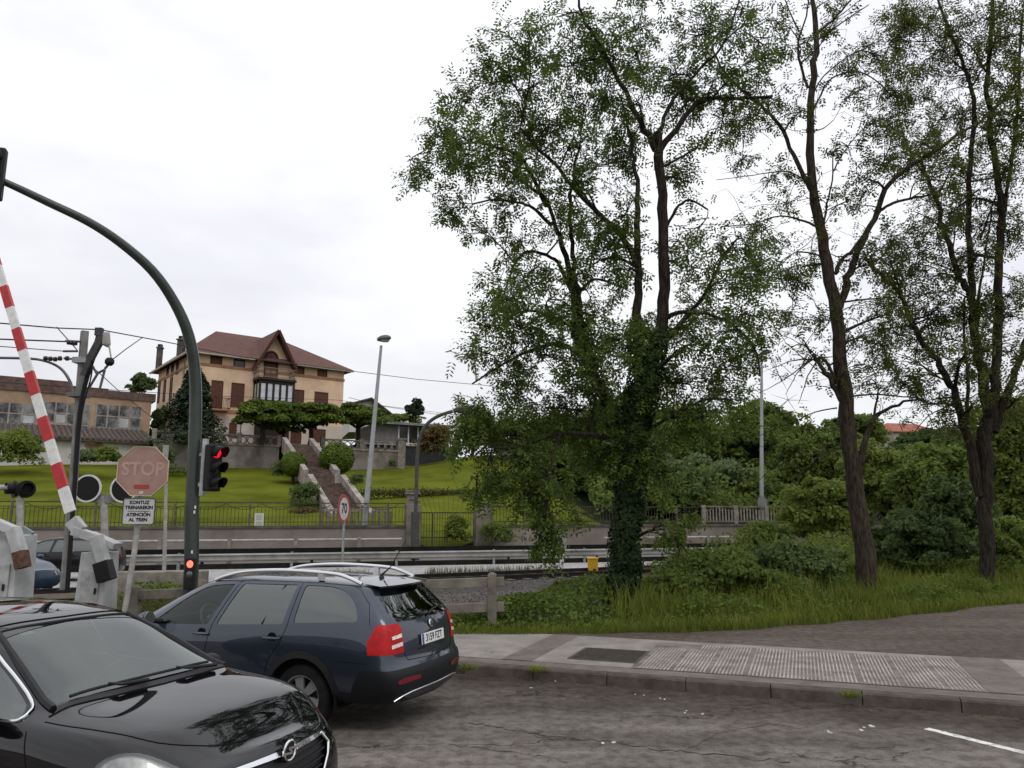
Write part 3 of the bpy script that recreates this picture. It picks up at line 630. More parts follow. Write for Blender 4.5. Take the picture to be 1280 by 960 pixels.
# ---------------------------------------------------------------- the estate car (dark blue grey)
def estate_car():
    L = 4.56
    T = dict(zb=[(0, .30), (.8, .27), (3.7, .24), (L, .26)], zs=[(0, .74), (1, .80), (3, .78), (4.2, .70), (L, .60)],
        zbelt=[(0, 1.04), (.4, 1.06), (1.2, 1.035), (2, .995), (3.0, .945), (3.4, .93), (4.0, .86), (L, .70)],
        zcan=[(0, 1.39), (.5, 1.425), (1.2, 1.44), (2.0, 1.43), (2.45, 1.39), (2.8, 1.25), (3.1, 1.10), (3.35, .975), (3.6, .945), (4.0, .88), (L, .72)],
        zroof=[(0, 1.42), (.5, 1.465), (1.2, 1.495), (1.9, 1.50), (2.4, 1.465), (2.62, 1.40), (3.0, 1.215), (3.35, 1.045), (3.45, 1.0), (3.7, .965), (4.2, .88), (L, .74)],
        wsill=[(0, .74), (.4, .82), (1, .84), (3.6, .84), (4.2, .78), (L, .64)], wmid=[(0, .80), (.35, .87), (1, .885), (3.6, .88), (4.2, .83), (L, .68)],
        wsh=[(0, .79), (.3, .86), (1, .882), (2, .885), (3.6, .875), (4.2, .80), (L, .64)], wbelt=[(0, .73), (.3, .80), (1, .835), (2, .845), (3.3, .82), (4, .75), (L, .58)],
        wcan=[(0, .57), (.4, .60), (1, .615), (2, .62), (2.5, .62), (3.0, .66), (3.35, .70), (3.6, .70), (4, .66), (L, .50)])
    rp = [(.2, .14), (.32, .06), (.45, .0), (.62, .0), (.66, .05), (.9, .07), (1.04, .10), (1.2, .24), (1.40, .42), (1.5, .47)]
    fp = [(.2, .12), (.35, .02), (.5, 0), (.65, .04), (.8, .14)]
    B = CarBody(T, L, rp, fp, 1.25, 1.0, .10, .20); B.bake()
    root = empty('parked_estate_car', (-.88, 8.63, 0), math.radians(159.5), 'dark blue grey estate car with silver roof rails waiting by the kerb', 'car')
    PAINT = paint('midnight_paint', (.040, .050, .072), met=.7, rough=.36)
    # wheel arches
    AX = (1.03, 3.58)
    Side = lambda sg: (lambda f: f.calc_center_median().y*sg > .40)
    # windows (x,z)
    wins = {'front': [(2.08, 1.40), (2.27, .985), (3.08, .955), (2.70, 1.245), (2.42, 1.375)], 'rear': [(1.26, 1.415), (1.30, 1.03), (2.15, .99), (1.97, 1.408)], 'quarter': [(1.16, 1.415), (1.17, 1.05), (.42, 1.085), (.50, 1.25), (.66, 1.375), (.85, 1.41)]}
    rad = {'front': [.03, .03, .03, .15, .1], 'rear': [.03, .03, .04, .03], 'quarter': [.04, .04, .05, .2, .15, .1]}
    wobj = []
    for k, poly in wins.items():
        for sg in (1, -1): wobj.append((k, sg, B.cut(rounded(poly, rad[k], 5), 1, Side(sg))))
    ws = B.cut(rounded([(2.56, .545), (2.56, -.545), (3.36, -.66), (3.36, .66)], .05), 2, lambda f: f.calc_center_median().z > .9 and f.normal.z > .2)
    rw = B.cut(rounded([(-.50, 1.365), (.50, 1.365), (.63, 1.075), (-.63, 1.075)], [.06, .06, .1, .1]), 0, lambda f: f.calc_center_median().x < .7 and f.normal.x < -.1)
    # tail lamps: wrap round the corner
    tl = []
    for sg in (1, -1):
        c = lambda f, sg=sg: f.calc_center_median().y*sg > .05 and f.calc_center_median().x < .6
        tl.append(B.cut([(-.3, 1.06), (-.3, .78), (.27, .78), (.29, .9), (.22, 1.06)], 1, lambda f, sg=sg: f.calc_center_median().y*sg > .0 and f.calc_center_median().x < .6))
    # keep only the outer part of each lamp
    lamps = []
    for sg, nb in zip((1, -1), tl):
        geom = nb.verts[:]+nb.edges[:]+nb.faces[:]
        bmesh.ops.bisect_plane(nb, geom=geom, plane_co=(0, sg*.56, 0), plane_no=(0, 1, 0), dist=1e-5)
        back = bmesh.new(); mp = {}; rm = []
        for f in nb.faces:
            if f.calc_center_median().y*sg < .56:
                vs = []
                for v in f.verts:
                    if v not in mp: mp[v] = B.bm.verts.new(v.co)
                    vs.append(mp[v])
                B.bm.faces.new(vs); rm.append(f)
        bmesh.ops.delete(nb, geom=rm, context='FACES'); back.free(); lamps.append(nb)
    bmesh.ops.remove_doubles(B.bm, verts=B.bm.verts, dist=2e-5); B.bm.normal_update()
    # bumper skins and lower cladding
    rbmp = B.cut([(-.3, .635), (-.3, .1), (.62, .1), (.42, .48), (.36, .635)], 1, lambda f: f.calc_center_median().x < .8)
    arch_and_wheels(B, root, AX, .325, 1.54, .39, None, 6)
    sill = B.cut([(-.5, .415), (5, .415), (5, 0), (-.5, 0)], 1, lambda f: True)
    bm_obj(B.bm, 'body', PAINT, root)
    bm_obj(rbmp, 'rear_bumper', M('bumper_paint', (.007, .008, .010), .5, var=.15, spec=.3), root, .006); bm_obj(sill, 'sill_cladding', M_BLK, root, .004)
    for k, sg, nb in wobj: bm_obj(nb, 'window', G_FRONT if k == 'front' else G_TINT, root, -.006)
    bm_obj(ws, 'windscreen', G_FRONT, root, -.004); bm_obj(rw, 'rear_window', G_REAR, root, -.003)
    for nb in lamps: bm_obj(nb, 'tail_lamp', tail_red(), root, .004)
    for sg in (1, -1):
        lb = MB()
        q = [B.rear_pt(sg*y, z, .012) for y, z in ((.575, .965), (.64, .955), (.71, .945), (.71, .915), (.64, .922), (.575, .93))]; lb.add(q, [(0, 1, 4, 5), (1, 2, 3, 4)])
        lb.build('lamp_reflector', M('lamp_clear', (.75, .62, .6), .25, var=.3, scale=60), root); lb = MB()
        q = [B.rear_pt(sg*y, z, .012) for y, z in ((.575, .885), (.65, .876), (.725, .865), (.725, .83), (.65, .84), (.575, .848))]; lb.add(q, [(0, 1, 4, 5), (1, 2, 3, 4)]); lb.build('lamp_reflector', MATS['lamp_clear'], root)
    # grooves
    gr = .0045
    for sg in (1, -1):
        for pts in ([(2.02, 1.43), (2.20, 1.0), (2.25, .7), (2.20, .42)], [(1.21, 1.43), (1.235, 1.03), (1.28, .88), (1.42, .68), (1.50, .42)], [(3.22, .93), (3.28, .7), (3.22, .42)]): gap(root, groove(B, pts, sg=sg), gr, 5)
        gap(root, groove(B, [(.29, 1.06), (.36, 1.25), (.50, 1.38), (.62, 1.425)], sg=sg), .0035, 5)
        gap(root, groove(B, [(.28, .70), (.6, .71)], sg=sg), .003, 5)
        # fuel flap on the far side
    gap(root, groove(B, [(-.56, 1.05), (-.57, .80), (-.50, .70), (0, .675), (.50, .70), (.57, .80), (.56, 1.05)], how='rear'), gr, 5)
    gap(root, groove(B, [(3.45, .66), (4.1, .6), (4.4, .4), (4.45, 0), (4.4, -.4), (4.1, -.6), (3.45, -.66)], how='top'), gr, 5)
    # black window surrounds (B pillars)
    pb = MB()
    for sg in (1, -1):
        q = [B.side_pt(x, z, sg, .0015) for x, z in ((2.055, 1.40), (1.99, 1.40), (2.175, .992), (2.24, .992))]; pb.add(q, [(0, 1, 2, 3)])
    pb.build('pillar_trim', PAINT, root)
    # window divider in the rear door
    db = MB()
    for sg in (1, -1): db.tube([B.side_pt(1.42, 1.41, sg, -.002), B.side_pt(1.56, 1.02, sg, -.002)], .009, 6)
    db.build('window_bar', M_BLK, root)
    # roof rails
    for sg in (1, -1):
        rr = MB(); y = sg*.575
        rr.tube(smooth_path([(.52, y, 1.435), (.70, y, 1.50), (.9, y, 1.535), (1.5, y, 1.555), (2.0, y, 1.53), (2.28, y, 1.475), (2.42, y, 1.425)], 5), .021, 8)
        rr.box((1.02, y, 1.50), (.07, .035, .075)); rr.build('roof_rail', M_SIL, root, smooth=True)
    ab = MB(); p = B.top_pt(.62, 0); ab.tube([p, p+Vector((.0, 0, .035))], [.035, .014], 10); ab.tube([p+Vector((0, 0, .03)), p+Vector((-.11, 0, .12)), p+Vector((-.30, 0, .42))], [.012, .006, .004], 6); ab.build('aerial', M_BLK, root, smooth=True)
    # spoiler lip
    sp = MB(); m_ = []
    for y in np.linspace(-.54, .54, 13):
        p = B.rear_pt(y, 1.395); m_.append((p, y))
    for (p, y), (q, y2) in zip(m_[:-1], m_[1:]):
        a, b = Vector((p.x-.10, y, 1.415)), Vector((q.x-.10, y2, 1.415)); c, d = Vector((q.x+.12, y2, 1.458-abs(y2)*.03)), Vector((p.x+.12, y, 1.458-abs(y)*.03))
        e, f = Vector((p.x-.09, y, 1.395)), Vector((q.x-.09, y2, 1.395)); sp.add([a, b, c, d, e, f], [(0, 1, 2, 3), (4, 5, 1, 0), (5, 4, (3), 2)])
    sp.build('roof_spoiler', PAINT, root, smooth=True)
    wb = MB(); wb.tube([B.rear_pt(.0, 1.085, .02), B.rear_pt(-.2, 1.12, .016), B.rear_pt(-.45, 1.13, .014)], [.014, .009, .006], 6); wb.build('rear_wiper', M_BLK, root)
    # number plate and badge
    pc = B.rear_pt(0, .865, .012); pl = MB(); pl.box((0, 0, 0), (.52, .11, .012)); tilt = math.radians(84)
    plate = pl.build('number_plate', M_PLATE, root, bevel=.003); plate.location = pc; plate.rotation_euler = (tilt, 0, -math.pi/2)
    text('plate_lettering', '3159 FZT', .105, M_INK, plate, (.018, 0, .007), (0, 0, 0), .001, sx=.92, bold=.0015)
    eb = MB(); eb.box((-.238, 0, .0068), (.04, .108, .001)); eb.build('plate_band', M('plate_blue', (.02, .06, .3), .5, var=.1), plate)
    rc = MB(); n_ = 4
    rc.box((pc.x+.012, 0, .78), (.012, .6, .012)); rc.build('plate_trim', M_BLK, root)
    bp = B.rear_pt(0, 1.0, .012); bb = MB(); bb.lathe([(.001, .006), (.038, .005), (.045, 0), (.001, 0)], bp, (-1, 0, .2), 24); e_ = bb.build('emblem', M_CHR, root, smooth=True)
    b2 = MB(); b2.lathe([(.001, .0085), (.03, .0075), (.03, .006), (.001, .006)], bp, (-1, 0, .2), 20); b2.build('emblem_disc', M('emblem_dark', (.05, .055, .06), .3, .5, var=0), e_)
    b3 = MB(); b3.beam(bp+Vector((-.010, -.022, -.012)), bp+Vector((-.010, .02, .016)), .009, .003); b3.beam(bp+Vector((-.010, -.02, .012)), bp+Vector((-.010, .012, -.018)), .006, .003); b3.build('emblem_mark', M_CHR, e_)
    # reflectors, skid plate, exhaust
    for sg in (1, -1):
        rf = MB(); q = []
        for y, z in ((.36, .545), (.66, .555), (.73, .53), (.70, .50), (.36, .505)): q.append(B.rear_pt(sg*y, z, .014))
        rf.add(q, [tuple(range(5))]); rf.build('bumper_reflector', M('dull_red', (.16, .012, .02), .3, var=.1), root)
    sk = MB(); top = [B.rear_pt(y, .40+.0*abs(y), .016) for y in np.linspace(-.62, .62, 15)]; bot = [B.rear_pt(y, .335, .016) for y in np.linspace(-.5, .5, 15)]
    for i in range(14): sk.add([top[i], top[i+1], bot[i+1], bot[i]], [(0, 1, 2, 3)])
    sk.build('skid_plate', M('skid_grey', (.07, .07, .075), .5, .5, var=.1), root)
    sl = MB(); sl.tube([B.rear_pt(y, z, .018) for y, z in ((.68, .345), (.62, .385), (.5, .405), (0, .412), (-.5, .405), (-.62, .385), (-.68, .345))], .007, 6); sl.build('bumper_trim', M_SIL, root, smooth=True)
    # arch extensions
    for x in AX:
        for sg in (1, -1):
            ar = MB(); pin = []; pou = []
            for i in range(25):
                a = math.radians(-8+196*i/24); pin.append(B.side_pt(x+.388*math.cos(a), .33+.388*math.sin(a), sg, .012)); pou.append(B.side_pt(x+.455*math.cos(a), .33+.455*math.sin(a), sg, .004))
            for i in range(24): ar.add([pin[i], pin[i+1], pou[i+1], pou[i]], [(0, 1, 2, 3)]); ar.add([pin[i], pin[i+1], pin[i+1]-Vector((0, sg*.05, 0)), pin[i]-Vector((0, sg*.05, 0))], [(0, 1, 2, 3)])
            ar.build('arch_trim', M_BLK, root, smooth=True)
    for x in (1.40, 2.32):
        for sg in (1, -1): handle(B, root, x, .895, sg, PAINT)
    for sg in (1, -1): mirror(root, 2.98, sg*.98, 1.03, sg, PAINT)
    interior(root, .35, 3.1, .74, .38, .98, [(2.2, .36, .5), (2.2, -.36, .5), (1.35, 0, 1.2)], (2.60, .37, .97))
    for sg in (1, -1):
        hb = MB(); q = [B.front_pt(sg*y, z, .006) for y, z in ((.42, .72), (.6, .74), (.62, .6), (.42, .58))]; hb.add(q, [(0, 1, 2, 3)]); hb.build('headlamp', M('lamp_glass', (.6, .62, .63), .1, .3, var=.1, coat=1), root)
    return root
estate_car()
# ---------------------------------------------------------------- the black hatchback in front
def hatchback():
    L = 4.42
    T = dict(zb=[(0, .30), (.8, .22), (3.6, .20), (L, .22)], zs=[(0, .78), (1, .82), (3, .80), (3.9, .76), (L, .62)],
        zbelt=[(0, 1.06), (1, 1.06), (2, 1.02), (3.0, .985), (3.4, .97), (3.8, .945), (4.1, .912), (4.27, .868), (L, .745)],
        zcan=[(0, 1.30), (.6, 1.41), (1.2, 1.445), (1.9, 1.445), (2.4, 1.40), (2.65, 1.335), (3.0, 1.17), (3.3, 1.03), (3.5, 1.003), (3.8, .978), (4.1, .944), (4.27, .902), (L, .775)],
        zroof=[(0, 1.30), (.5, 1.44), (1.2, 1.495), (1.8, 1.50), (2.3, 1.472), (2.58, 1.425), (3.0, 1.25), (3.38, 1.085), (3.46, 1.052), (3.6, 1.038), (3.9, 1.0), (4.15, .962), (4.30, .922), (L, .80)],
        wsill=[(0, .74), (.4, .84), (1, .86), (3.5, .86), (4.0, .82), (L, .66)], wmid=[(0, .80), (.35, .88), (1, .90), (3.5, .905), (4.0, .87), (L, .70)],
        wsh=[(0, .80), (.3, .87), (1, .90), (2, .905), (3.5, .905), (4.0, .86), (4.25, .78), (L, .68)], wbelt=[(0, .70), (.3, .78), (1, .84), (2, .855), (3.3, .85), (3.8, .82), (4.1, .755), (L, .60)],
        wcan=[(0, .52), (.4, .56), (1, .59), (2, .60), (2.5, .60), (3.0, .67), (3.35, .735), (3.6, .745), (3.9, .71), (4.15, .64), (L, .46)])
    rp = [(.2, .12), (.5, 0), (.7, .02), (1.0, .1), (1.3, .3), (1.5, .4)]
    fp = [(.15, .10), (.3, .02), (.45, 0), (.6, .02), (.7, .05), (.8, .12), (.9, .2)]
    B = CarBody(T, L, rp, fp, 1.2, .9, .10, .14, sub=7, nx=120); B.bake()
    a = math.radians(-21); E = Vector((-1.33, 4.96, 0)); O = E-Vector((math.cos(a), math.sin(a), 0))*(L+.10)
    root = empty('parked_hatchback', O, a, 'glossy black hatchback with chrome grille bar and window trim, nearest to us', 'car')
    PAINT = paint('black_paint', (.0035, .0035, .0045))
    Side = lambda sg: (lambda f: f.calc_center_median().y*sg > .40)
    wins = {'front': [(2.05, 1.405), (2.13, 1.015), (3.26, .99), (3.20, 1.05), (2.86, 1.225), (2.52, 1.37)], 'rear': [(.95, 1.385), (.95, 1.06), (2.03, 1.02), (1.96, 1.408)]}
    rad = {'front': [.03, .03, .05, .05, .2, .2], 'rear': .05}; wobj = []
    for k, poly in wins.items():
        for sg in (1, -1): wobj.append(B.cut(rounded(poly, rad[k], 4), 1, Side(sg)))
    wsp = [(2.56, -.50), (2.585, -.25), (2.60, 0), (2.585, .25), (2.56, .50), (2.95, .60), (3.30, .675), (3.345, .685), (3.395, .45), (3.415, 0), (3.395, -.45), (3.345, -.685), (3.30, -.675), (2.95, -.60)]
    ws = B.cut(wsp, 2, lambda f: f.calc_center_median().z > .9 and f.normal.z > .2)
    # head lamps (top projection), grille openings (front projection)
    hls = []
    for sg in (1, -1):
        pl = [(3.89, .90), (3.895, .845), (4.09, .735), (4.31, .60), (4.55, .52), (4.62, .60), (4.45, .95), (4.05, .98)]
        pl = [(x, y*sg) for x, y in pl]
        hls.append(B.cut(pl, 2, lambda f, sg=sg: f.calc_center_median().z > .60 and f.calc_center_median().y*sg > .3 and f.calc_center_median().x > 3.8 and f.calc_center_median().z < .93))
    gr = B.cut(rounded([(-.46, .715), (.46, .715), (.50, .66), (.36, .52), (-.36, .52), (-.50, .66)], .03), 0, lambda f: f.calc_center_median().x > 4 and f.normal.x > .05)
    lo = B.cut(rounded([(-.55, .42), (.55, .42), (.48, .27), (-.48, .27)], .05), 0, lambda f: f.calc_center_median().x > 4 and f.normal.x > .05)
    arch_and_wheels(B, root, (.9, 3.55), .325, 1.56, .36, None, 5)
    bm_obj(B.bm, 'body', PAINT, root)
    for nb in wobj: bm_obj(nb, 'window', G_TINT, root, -.006)
    bm_obj(ws, 'windscreen', G_WS, root, -.003)
    for nb in hls:
        c2 = nb.copy(); h_ = bm_obj(nb, 'headlamp', G_CLR, root, .002); bm_obj(c2, 'lamp_bowl', M('lamp_bowl', (.55, .53, .5), .25, .6, var=.35, scale=18), h_, -.03)
    g_ = bm_obj(gr, 'grille', M('grille_black', (.006, .006, .007), .5, var=.1), root, -.03); bm_obj(lo, 'lower_grille', MATS['grille_black'], root, -.03)
    sl = MB()
    for z in (.56, .60, .64, .68):
        w = np.interp(z, [.52, .66, .72], [.34, .47, .45]); sl.tube([B.front_pt(y, z, -.012) for y in np.linspace(-w, w, 13)], .006, 6)
    sl.build('grille_slats', M_BLK, g_)
    cb = MB(); ys = np.linspace(-.43, .43, 17)
    up = [B.front_pt(y, .732+.010*(1-(y/.47)**2), .008) for y in ys]; dn = [B.front_pt(y, .716+.004*(1-(y/.47)**2)-.006*(1-abs(y)/.47), .010) for y in ys]
    for i in range(16): cb.add([up[i], up[i+1], dn[i+1], dn[i]], [(0, 1, 2, 3)])
    for sg in (1, -1): cb.tube([B.front_pt(sg*y, z, .010) for y, z in ((.43, .725), (.485, .66), (.44, .60), (.36, .53))], .009, 6)
    cb.build('chrome_grille_bar', M_CHR, root, smooth=True)
    ec = B.front_pt(0, .725, .03); rg = MB(); pts = [ec+Vector((.004*0, math.cos(t)*.056, math.sin(t)*.056)) for t in np.linspace(0, 2*math.pi, 33)]
    rg.tube(pts, .0075, 8, cap=False); em = rg.build('emblem', M_CHR, root, smooth=True)
    bk = MB(); bk.lathe([(.001, 0), (.05, 0), (.05, -.015), (.001, -.015)], ec, (1, 0, 0), 24); bk.build('emblem_disc', M_BLK, em)
    zz = MB()
    for y0, z0, y1, z1, w in ((.075, .008, -.02, .016, .014), (-.02, .016, .02, -.016, .012), (.02, -.016, -.075, -.008, .014)): zz.beam(ec+Vector((.006, y0, z0)), ec+Vector((.006, y1, z1)), w, .006, up=(1, 0, 0))
    zz.build('emblem_bolt', M_CHR, em)
    # seams
    r = .0045
    hs = [(3.42, .80), (3.62, .785), (3.9, .73), (4.10, .64), (4.24, .40), (4.285, .2), (4.30, 0), (4.285, -.2), (4.24, -.40), (4.10, -.64), (3.9, -.73), (3.62, -.785), (3.42, -.80)]
    gap(root, groove(B, smooth_path(hs, 4), how='top'), r, 5)
    gap(root, groove(B, [(3.40, -.76), (3.47, -.4), (3.49, 0), (3.47, .4), (3.40, .76)], how='top'), .008, 5)
    gap(root, groove(B, [(2.50, -.52), (2.53, 0), (2.50, .52)], how='top'), .008, 5)
    for sg in (1, -1):
        for pts in ([(3.36, .95), (3.45, .75), (3.36, .45), (3.3, .3)], [(2.08, 1.01), (2.12, .7), (2.05, .3)]): gap(root, groove(B, pts, sg=sg), r, 5)
        gap(root, [B.top_pt(x, sg*y, -.002) for x, y in ((1.0, .52), (1.6, .525), (2.2, .525), (2.5, .52))], .010, 5)
    # black A pillar edging + cowl
    ap = MB()
    for sg in (1, -1): ap.tube([B.top_pt(x, sg*y, .001) for x, y in ((2.56, .515), (2.95, .615), (3.25, .685), (3.36, .705))], .024, 6)
    ap.tube([B.top_pt(2.575-.02*0+.02*(1-(y/.5)**2), y, .0) for y in np.linspace(-.5, .5, 13)], .010, 6)
    ap.build('windscreen_seal', M_BLK, root, smooth=True)
    cw = MB()
    A = [B.top_pt(3.425-.06*(y/.68)**2, y, .003) for y in np.linspace(-.68, .68, 21)]; C = [B.top_pt(3.485-.075*(y/.72)**2, y, .003) for y in np.linspace(-.72, .72, 21)]
    for i in range(20): cw.add([A[i], A[i+1], C[i+1], C[i]], [(0, 1, 2, 3)])
    cw.build('cowl', M('cowl_plastic', (.03, .03, .031), .7, var=.2), root)
    for (y0, y1) in ((.52, -.12), (-.10, -.60)):
        wp = MB(); p = [B.top_pt(3.40-.03*(y/.68)**2-.02, y, .02) for y in np.linspace(y0, y1, 9)]
        wp.tube(p, [.010]*9, 6); q = [B.top_pt(3.44, y0, .03), B.top_pt(3.43, (y0*.6+y1*.4), .04), p[4]+Vector((0, 0, .012))]; wp.tube(q, [.014, .011, .008], 6)
        wp.build('wiper', M_BLK, root, smooth=True)
    # chrome window line on the side windows
    for sg in (1, -1):
        ch = MB(); pp = [(.95, 1.055), (2.08, 1.008), (3.18, .985)]
        ch.tube([B.side_pt(x, z, sg, .006) for x, z in pp]+([B.side_pt(x, z, sg, .006) for x, z in smooth_path([(3.18, .985), (3.255, .99), (3.262, 1.02), (3.2, 1.065), (2.86, 1.235), (2.52, 1.38), (2.1, 1.412), (1.4, 1.41)], 4)] if sg < 0 else []), .010, 6); ch.build('chrome_window_trim', M_CHR, root, smooth=True)
    mm = MB(); mm.box((0, 0, 0), (.02, .22, .07)); o = mm.build('rear_view_mirror', M_BLK, root, bevel=.02); o.location = (2.64, 0, 1.34); 
    tk = MB(); q = [B.top_pt(x, y, -.006) for x, y in ((2.62, -.42), (2.62, -.34), (2.68, -.34), (2.68, -.42))]; tk.add(q, [(0, 1, 2, 3)]); tk.build('windscreen_sticker', M('sticker_white', (.6, .65, .65), .6, var=.05), root)
    for sg in (1, -1):
        for x in (1.4, 2.3): handle(B, root, x, .88, sg, PAINT)
    mirror(root, 3.05, -.99, 1.02, -1, PAINT); mirror(root, 2.98, .97, .985, 1, M_BLK)
    interior(root, .4, 3.15, .76, .36, .98, [(2.1, .37, .5), (2.1, -.37, .5), (1.2, 0, 1.2)], (2.62, .37, .93))
    db = MB(); db.add(*tilted_box((3.1, 0, .95), (.7, 1.35, .05), .12)); db.build('dashboard', M_LINER, root, bevel=.02)
    return root
hatchback()
# ---------------------------------------------------------------- the two cars beyond the track
def far_car(name, loc, rz, label, col, L=4.3, H=1.45, cat='car', alloy=True):
    s = H/1.45
    T = dict(zb=[(0, .28), (L, .24)], zs=[(0, .72), (L*.4, .76), (L*.8, .70), (L, .56)], zbelt=[(0, .98), (L*.4, .95), (L*.72, .92), (L*.9, .84), (L, .68)],
        zcan=[(0, 1.20), (L*.12, 1.34), (L*.35, 1.40), (L*.5, 1.37), (L*.62, 1.18), (L*.75, .95), (L*.9, .86), (L, .70)], zroof=[(0, 1.22), (L*.12, 1.38), (L*.35, H), (L*.5, 1.42), (L*.62, 1.23), (L*.76, 1.0), (L*.9, .89), (L, .72)],
        wsill=[(0, .72), (.5, .83), (L-.9, .83), (L, .62)], wmid=[(0, .78), (.5, .87), (L-.9, .87), (L, .66)], wsh=[(0, .76), (.5, .87), (L-.9, .86), (L, .64)], wbelt=[(0, .68), (.5, .80), (L-1.1, .81), (L, .56)],
        wcan=[(0, .50), (.6, .57), (L*.5, .60), (L*.75, .70), (L, .48)])
    B = CarBody(T, L, [(.2, .1), (.5, 0), (.9, .06), (1.4, .4)], [(.2, .08), (.45, 0), (.7, .06), (.9, .2)], 1.1, .9, .10, .18, sub=4, nx=60); B.bake()
    root = empty(name, loc, rz, label, cat); PT = M('paint_%d' % int(loc[0]*10), col, .3, 0, var=0, coat=.25, spec=.3)
    Side = lambda sg: (lambda f: f.calc_center_median().y*sg > .40); w = []
    for sg in (1, -1):
        w.append(B.cut(rounded([(L*.46, 1.35), (L*.48, .97), (L*.70, .955), (L*.60, 1.16), (L*.53, 1.30)], .05), 1, Side(sg))); w.append(B.cut(rounded([(L*.17, 1.31), (L*.14, 1.0), (L*.465, .97), (L*.44, 1.35)], .05), 1, Side(sg)))
    w.append(B.cut([(L*.525, .52), (L*.525, -.52), (L*.72, -.62), (L*.72, .62)], 2, lambda f: f.calc_center_median().z > .9 and f.normal.z > .2))
    rw = B.cut([(-.46, 1.3), (.46, 1.3), (.56, 1.02), (-.56, 1.02)], 0, lambda f: f.calc_center_median().x < .7 and f.normal.x < -.1)
    arch_and_wheels(B, root, (.8, L-.85), .315, 1.5, .36, None, 6)
    bm_obj(B.bm, 'body', PT, root)
    for nb in w: bm_obj(nb, 'window', G_TINT, root, -.005)
    bm_obj(rw, 'rear_window', G_REAR, root, -.004)
    for sg in (1, -1):
        q = [B.front_pt(sg*y, z, .008) for y, z in ((.34, .66), (.60, .70), (.63, .62), (.40, .56))]; m_ = MB(); m_.add(q, [(0, 1, 2, 3)]); m_.build('headlamp', M('lamp_glass', (.6, .62, .63), .1, .3, var=.1, coat=1), root)
        q = [B.rear_pt(sg*y, z, .008) for y, z in ((.45, .95), (.66, .95), (.70, .76), (.45, .78))]; m_ = MB(); m_.add(q, [(0, 1, 2, 3)]); m_.build('tail_lamp', tail_red(), root)
        mirror(root, L*.67, sg*.96, .99, sg, PT)
        m_ = MB(); m_.tube([B.side_pt(x, .30, sg, .012) for x in np.linspace(1.25, L-1.3, 8)], .02, 6); m_.build('sill_strip', M_SIL, root)
        for x in (L*.32, L*.5): handle(B, root, x, .85, sg, PT)
    q = [B.front_pt(y, z, .006) for y, z in ((-.33, .62), (.33, .62), (.3, .52), (-.3, .52))]; m_ = MB(); m_.add(q, [(0, 1, 2, 3)]); m_.build('grille', M_BLK, root)
    interior(root, .5, L*.68, .70, .34, .92, [(L*.47, .35, .5), (L*.47, -.35, .5), (L*.28, 0, 1.1)])
    return root
# ================================================================== CARS beyond the track
far_car('parked_hatchback', P(152, 722, 27.3)*1+Vector((0, 0, 0)), math.radians(180+18), 'black hatchback with a silver sill strip on the far road behind the barrier', (.006, .006, .007), 4.4, 1.47)
far_car('parked_hatchback', (-16.5, 22.7, 0), math.radians(-22), 'dark blue car nosing out behind the white barrier cabinet at the left edge', (.02, .04, .07), 4.2, 1.46)
for o in COL.objects:
    if o.name.startswith('parked_hatchback') and o.parent is None: o.location.z = 0
# ================================================================== STREET FURNITURE
M_GREEN = M('mast_green', (.022, .032, .024), .45, var=.25, scale=5, coat=.3)
M_GALV = M('galvanised', (.30, .31, .31), .5, .5, var=.2, scale=6)
M_GREYP = M('grey_paint', (.36, .37, .37), .55, var=.25, scale=7)
M_PALE = M('pale_post', (.36, .35, .33), .7, var=.25, scale=8)
M_WHITE = M('white_paint', (.66, .66, .64), .5, var=.12, scale=9)
M_CABIN = M('cabinet_grey', (.40, .41, .40), .55, var=.18, scale=4)
M_RED = M('barrier_red', (.42, .016, .018), .45, var=.15, scale=9)
M_SIGNBLK = M('signal_black', (.008, .008, .009), .6, var=.2, scale=9)
M_LENSOFF = M('lens_dark', (.05, .045, .04), .15, var=.3, scale=30, coat=1)
M_LENSRED = M('lens_red_lit', (.5, .01, .02), .3, var=0, emit=((1.0, .012, .05), .9))
M_LAMPRED = M('lamp_red_lit', (.6, .1, .08), .3, var=0, emit=((1.0, .11, .07), 2.6))
M_CONC = M('old_concrete', (.24, .215, .185), .9, var=.35, scale=3, bump=.5, bscale=30)
M_CONC2 = M('weathered_concrete', (.17, .15, .125), .9, var=.4, scale=2, bump=.5, bscale=30)
M_SIGNBACK = M('sign_back', (.30, .31, .32), .5, .6, var=.12, scale=6)
def signal_head(parent, loc, rz, lens_mats, s=1.0):
    """three lamp head facing local -Y, origin at its centre"""
    h = MB(); h.box((0, 0, 0), (.30*s, .16*s, .86*s)); 
    hd = h.build('signal_head', M_SIGNBLK, parent, bevel=.03*s); hd.location = loc; hd.rotation_euler = (0, 0, rz)
    for i, lm in enumerate(lens_mats):
        z = (.28-.28*i)*s
        l = MB(); l.lathe([(.001, .035*s), (.06*s, .028*s), (.10*s, .0), (.10*s, -.01)], (0, -.085*s, z), (0, -1, 0), 22); l.build('lens', lm, hd, smooth=True)
        v = MB(); n = 18; k = 0; vs = []; fs = []
        for j in range(n+1):
            a = math.radians(-35+250*j/n); r = .122*s; d = .27*s*(.35+.65*max(0, math.sin(a)*.5+.5)); vs += [(math.cos(a)*r, -.08*s, z+math.sin(a)*r), (math.cos(a)*r*.97, -.08*s-d, z+math.sin(a)*r*.97-.02*s)]
        fs = [(2*j, 2*j+1, 2*j+3, 2*j+2) for j in range(n)]; v.add(vs, fs); o = v.build('visor', M_SIGNBLK, hd, smooth=True); md = o.modifiers.new('t', 'SOLIDIFY'); md.thickness = .006
    return hd
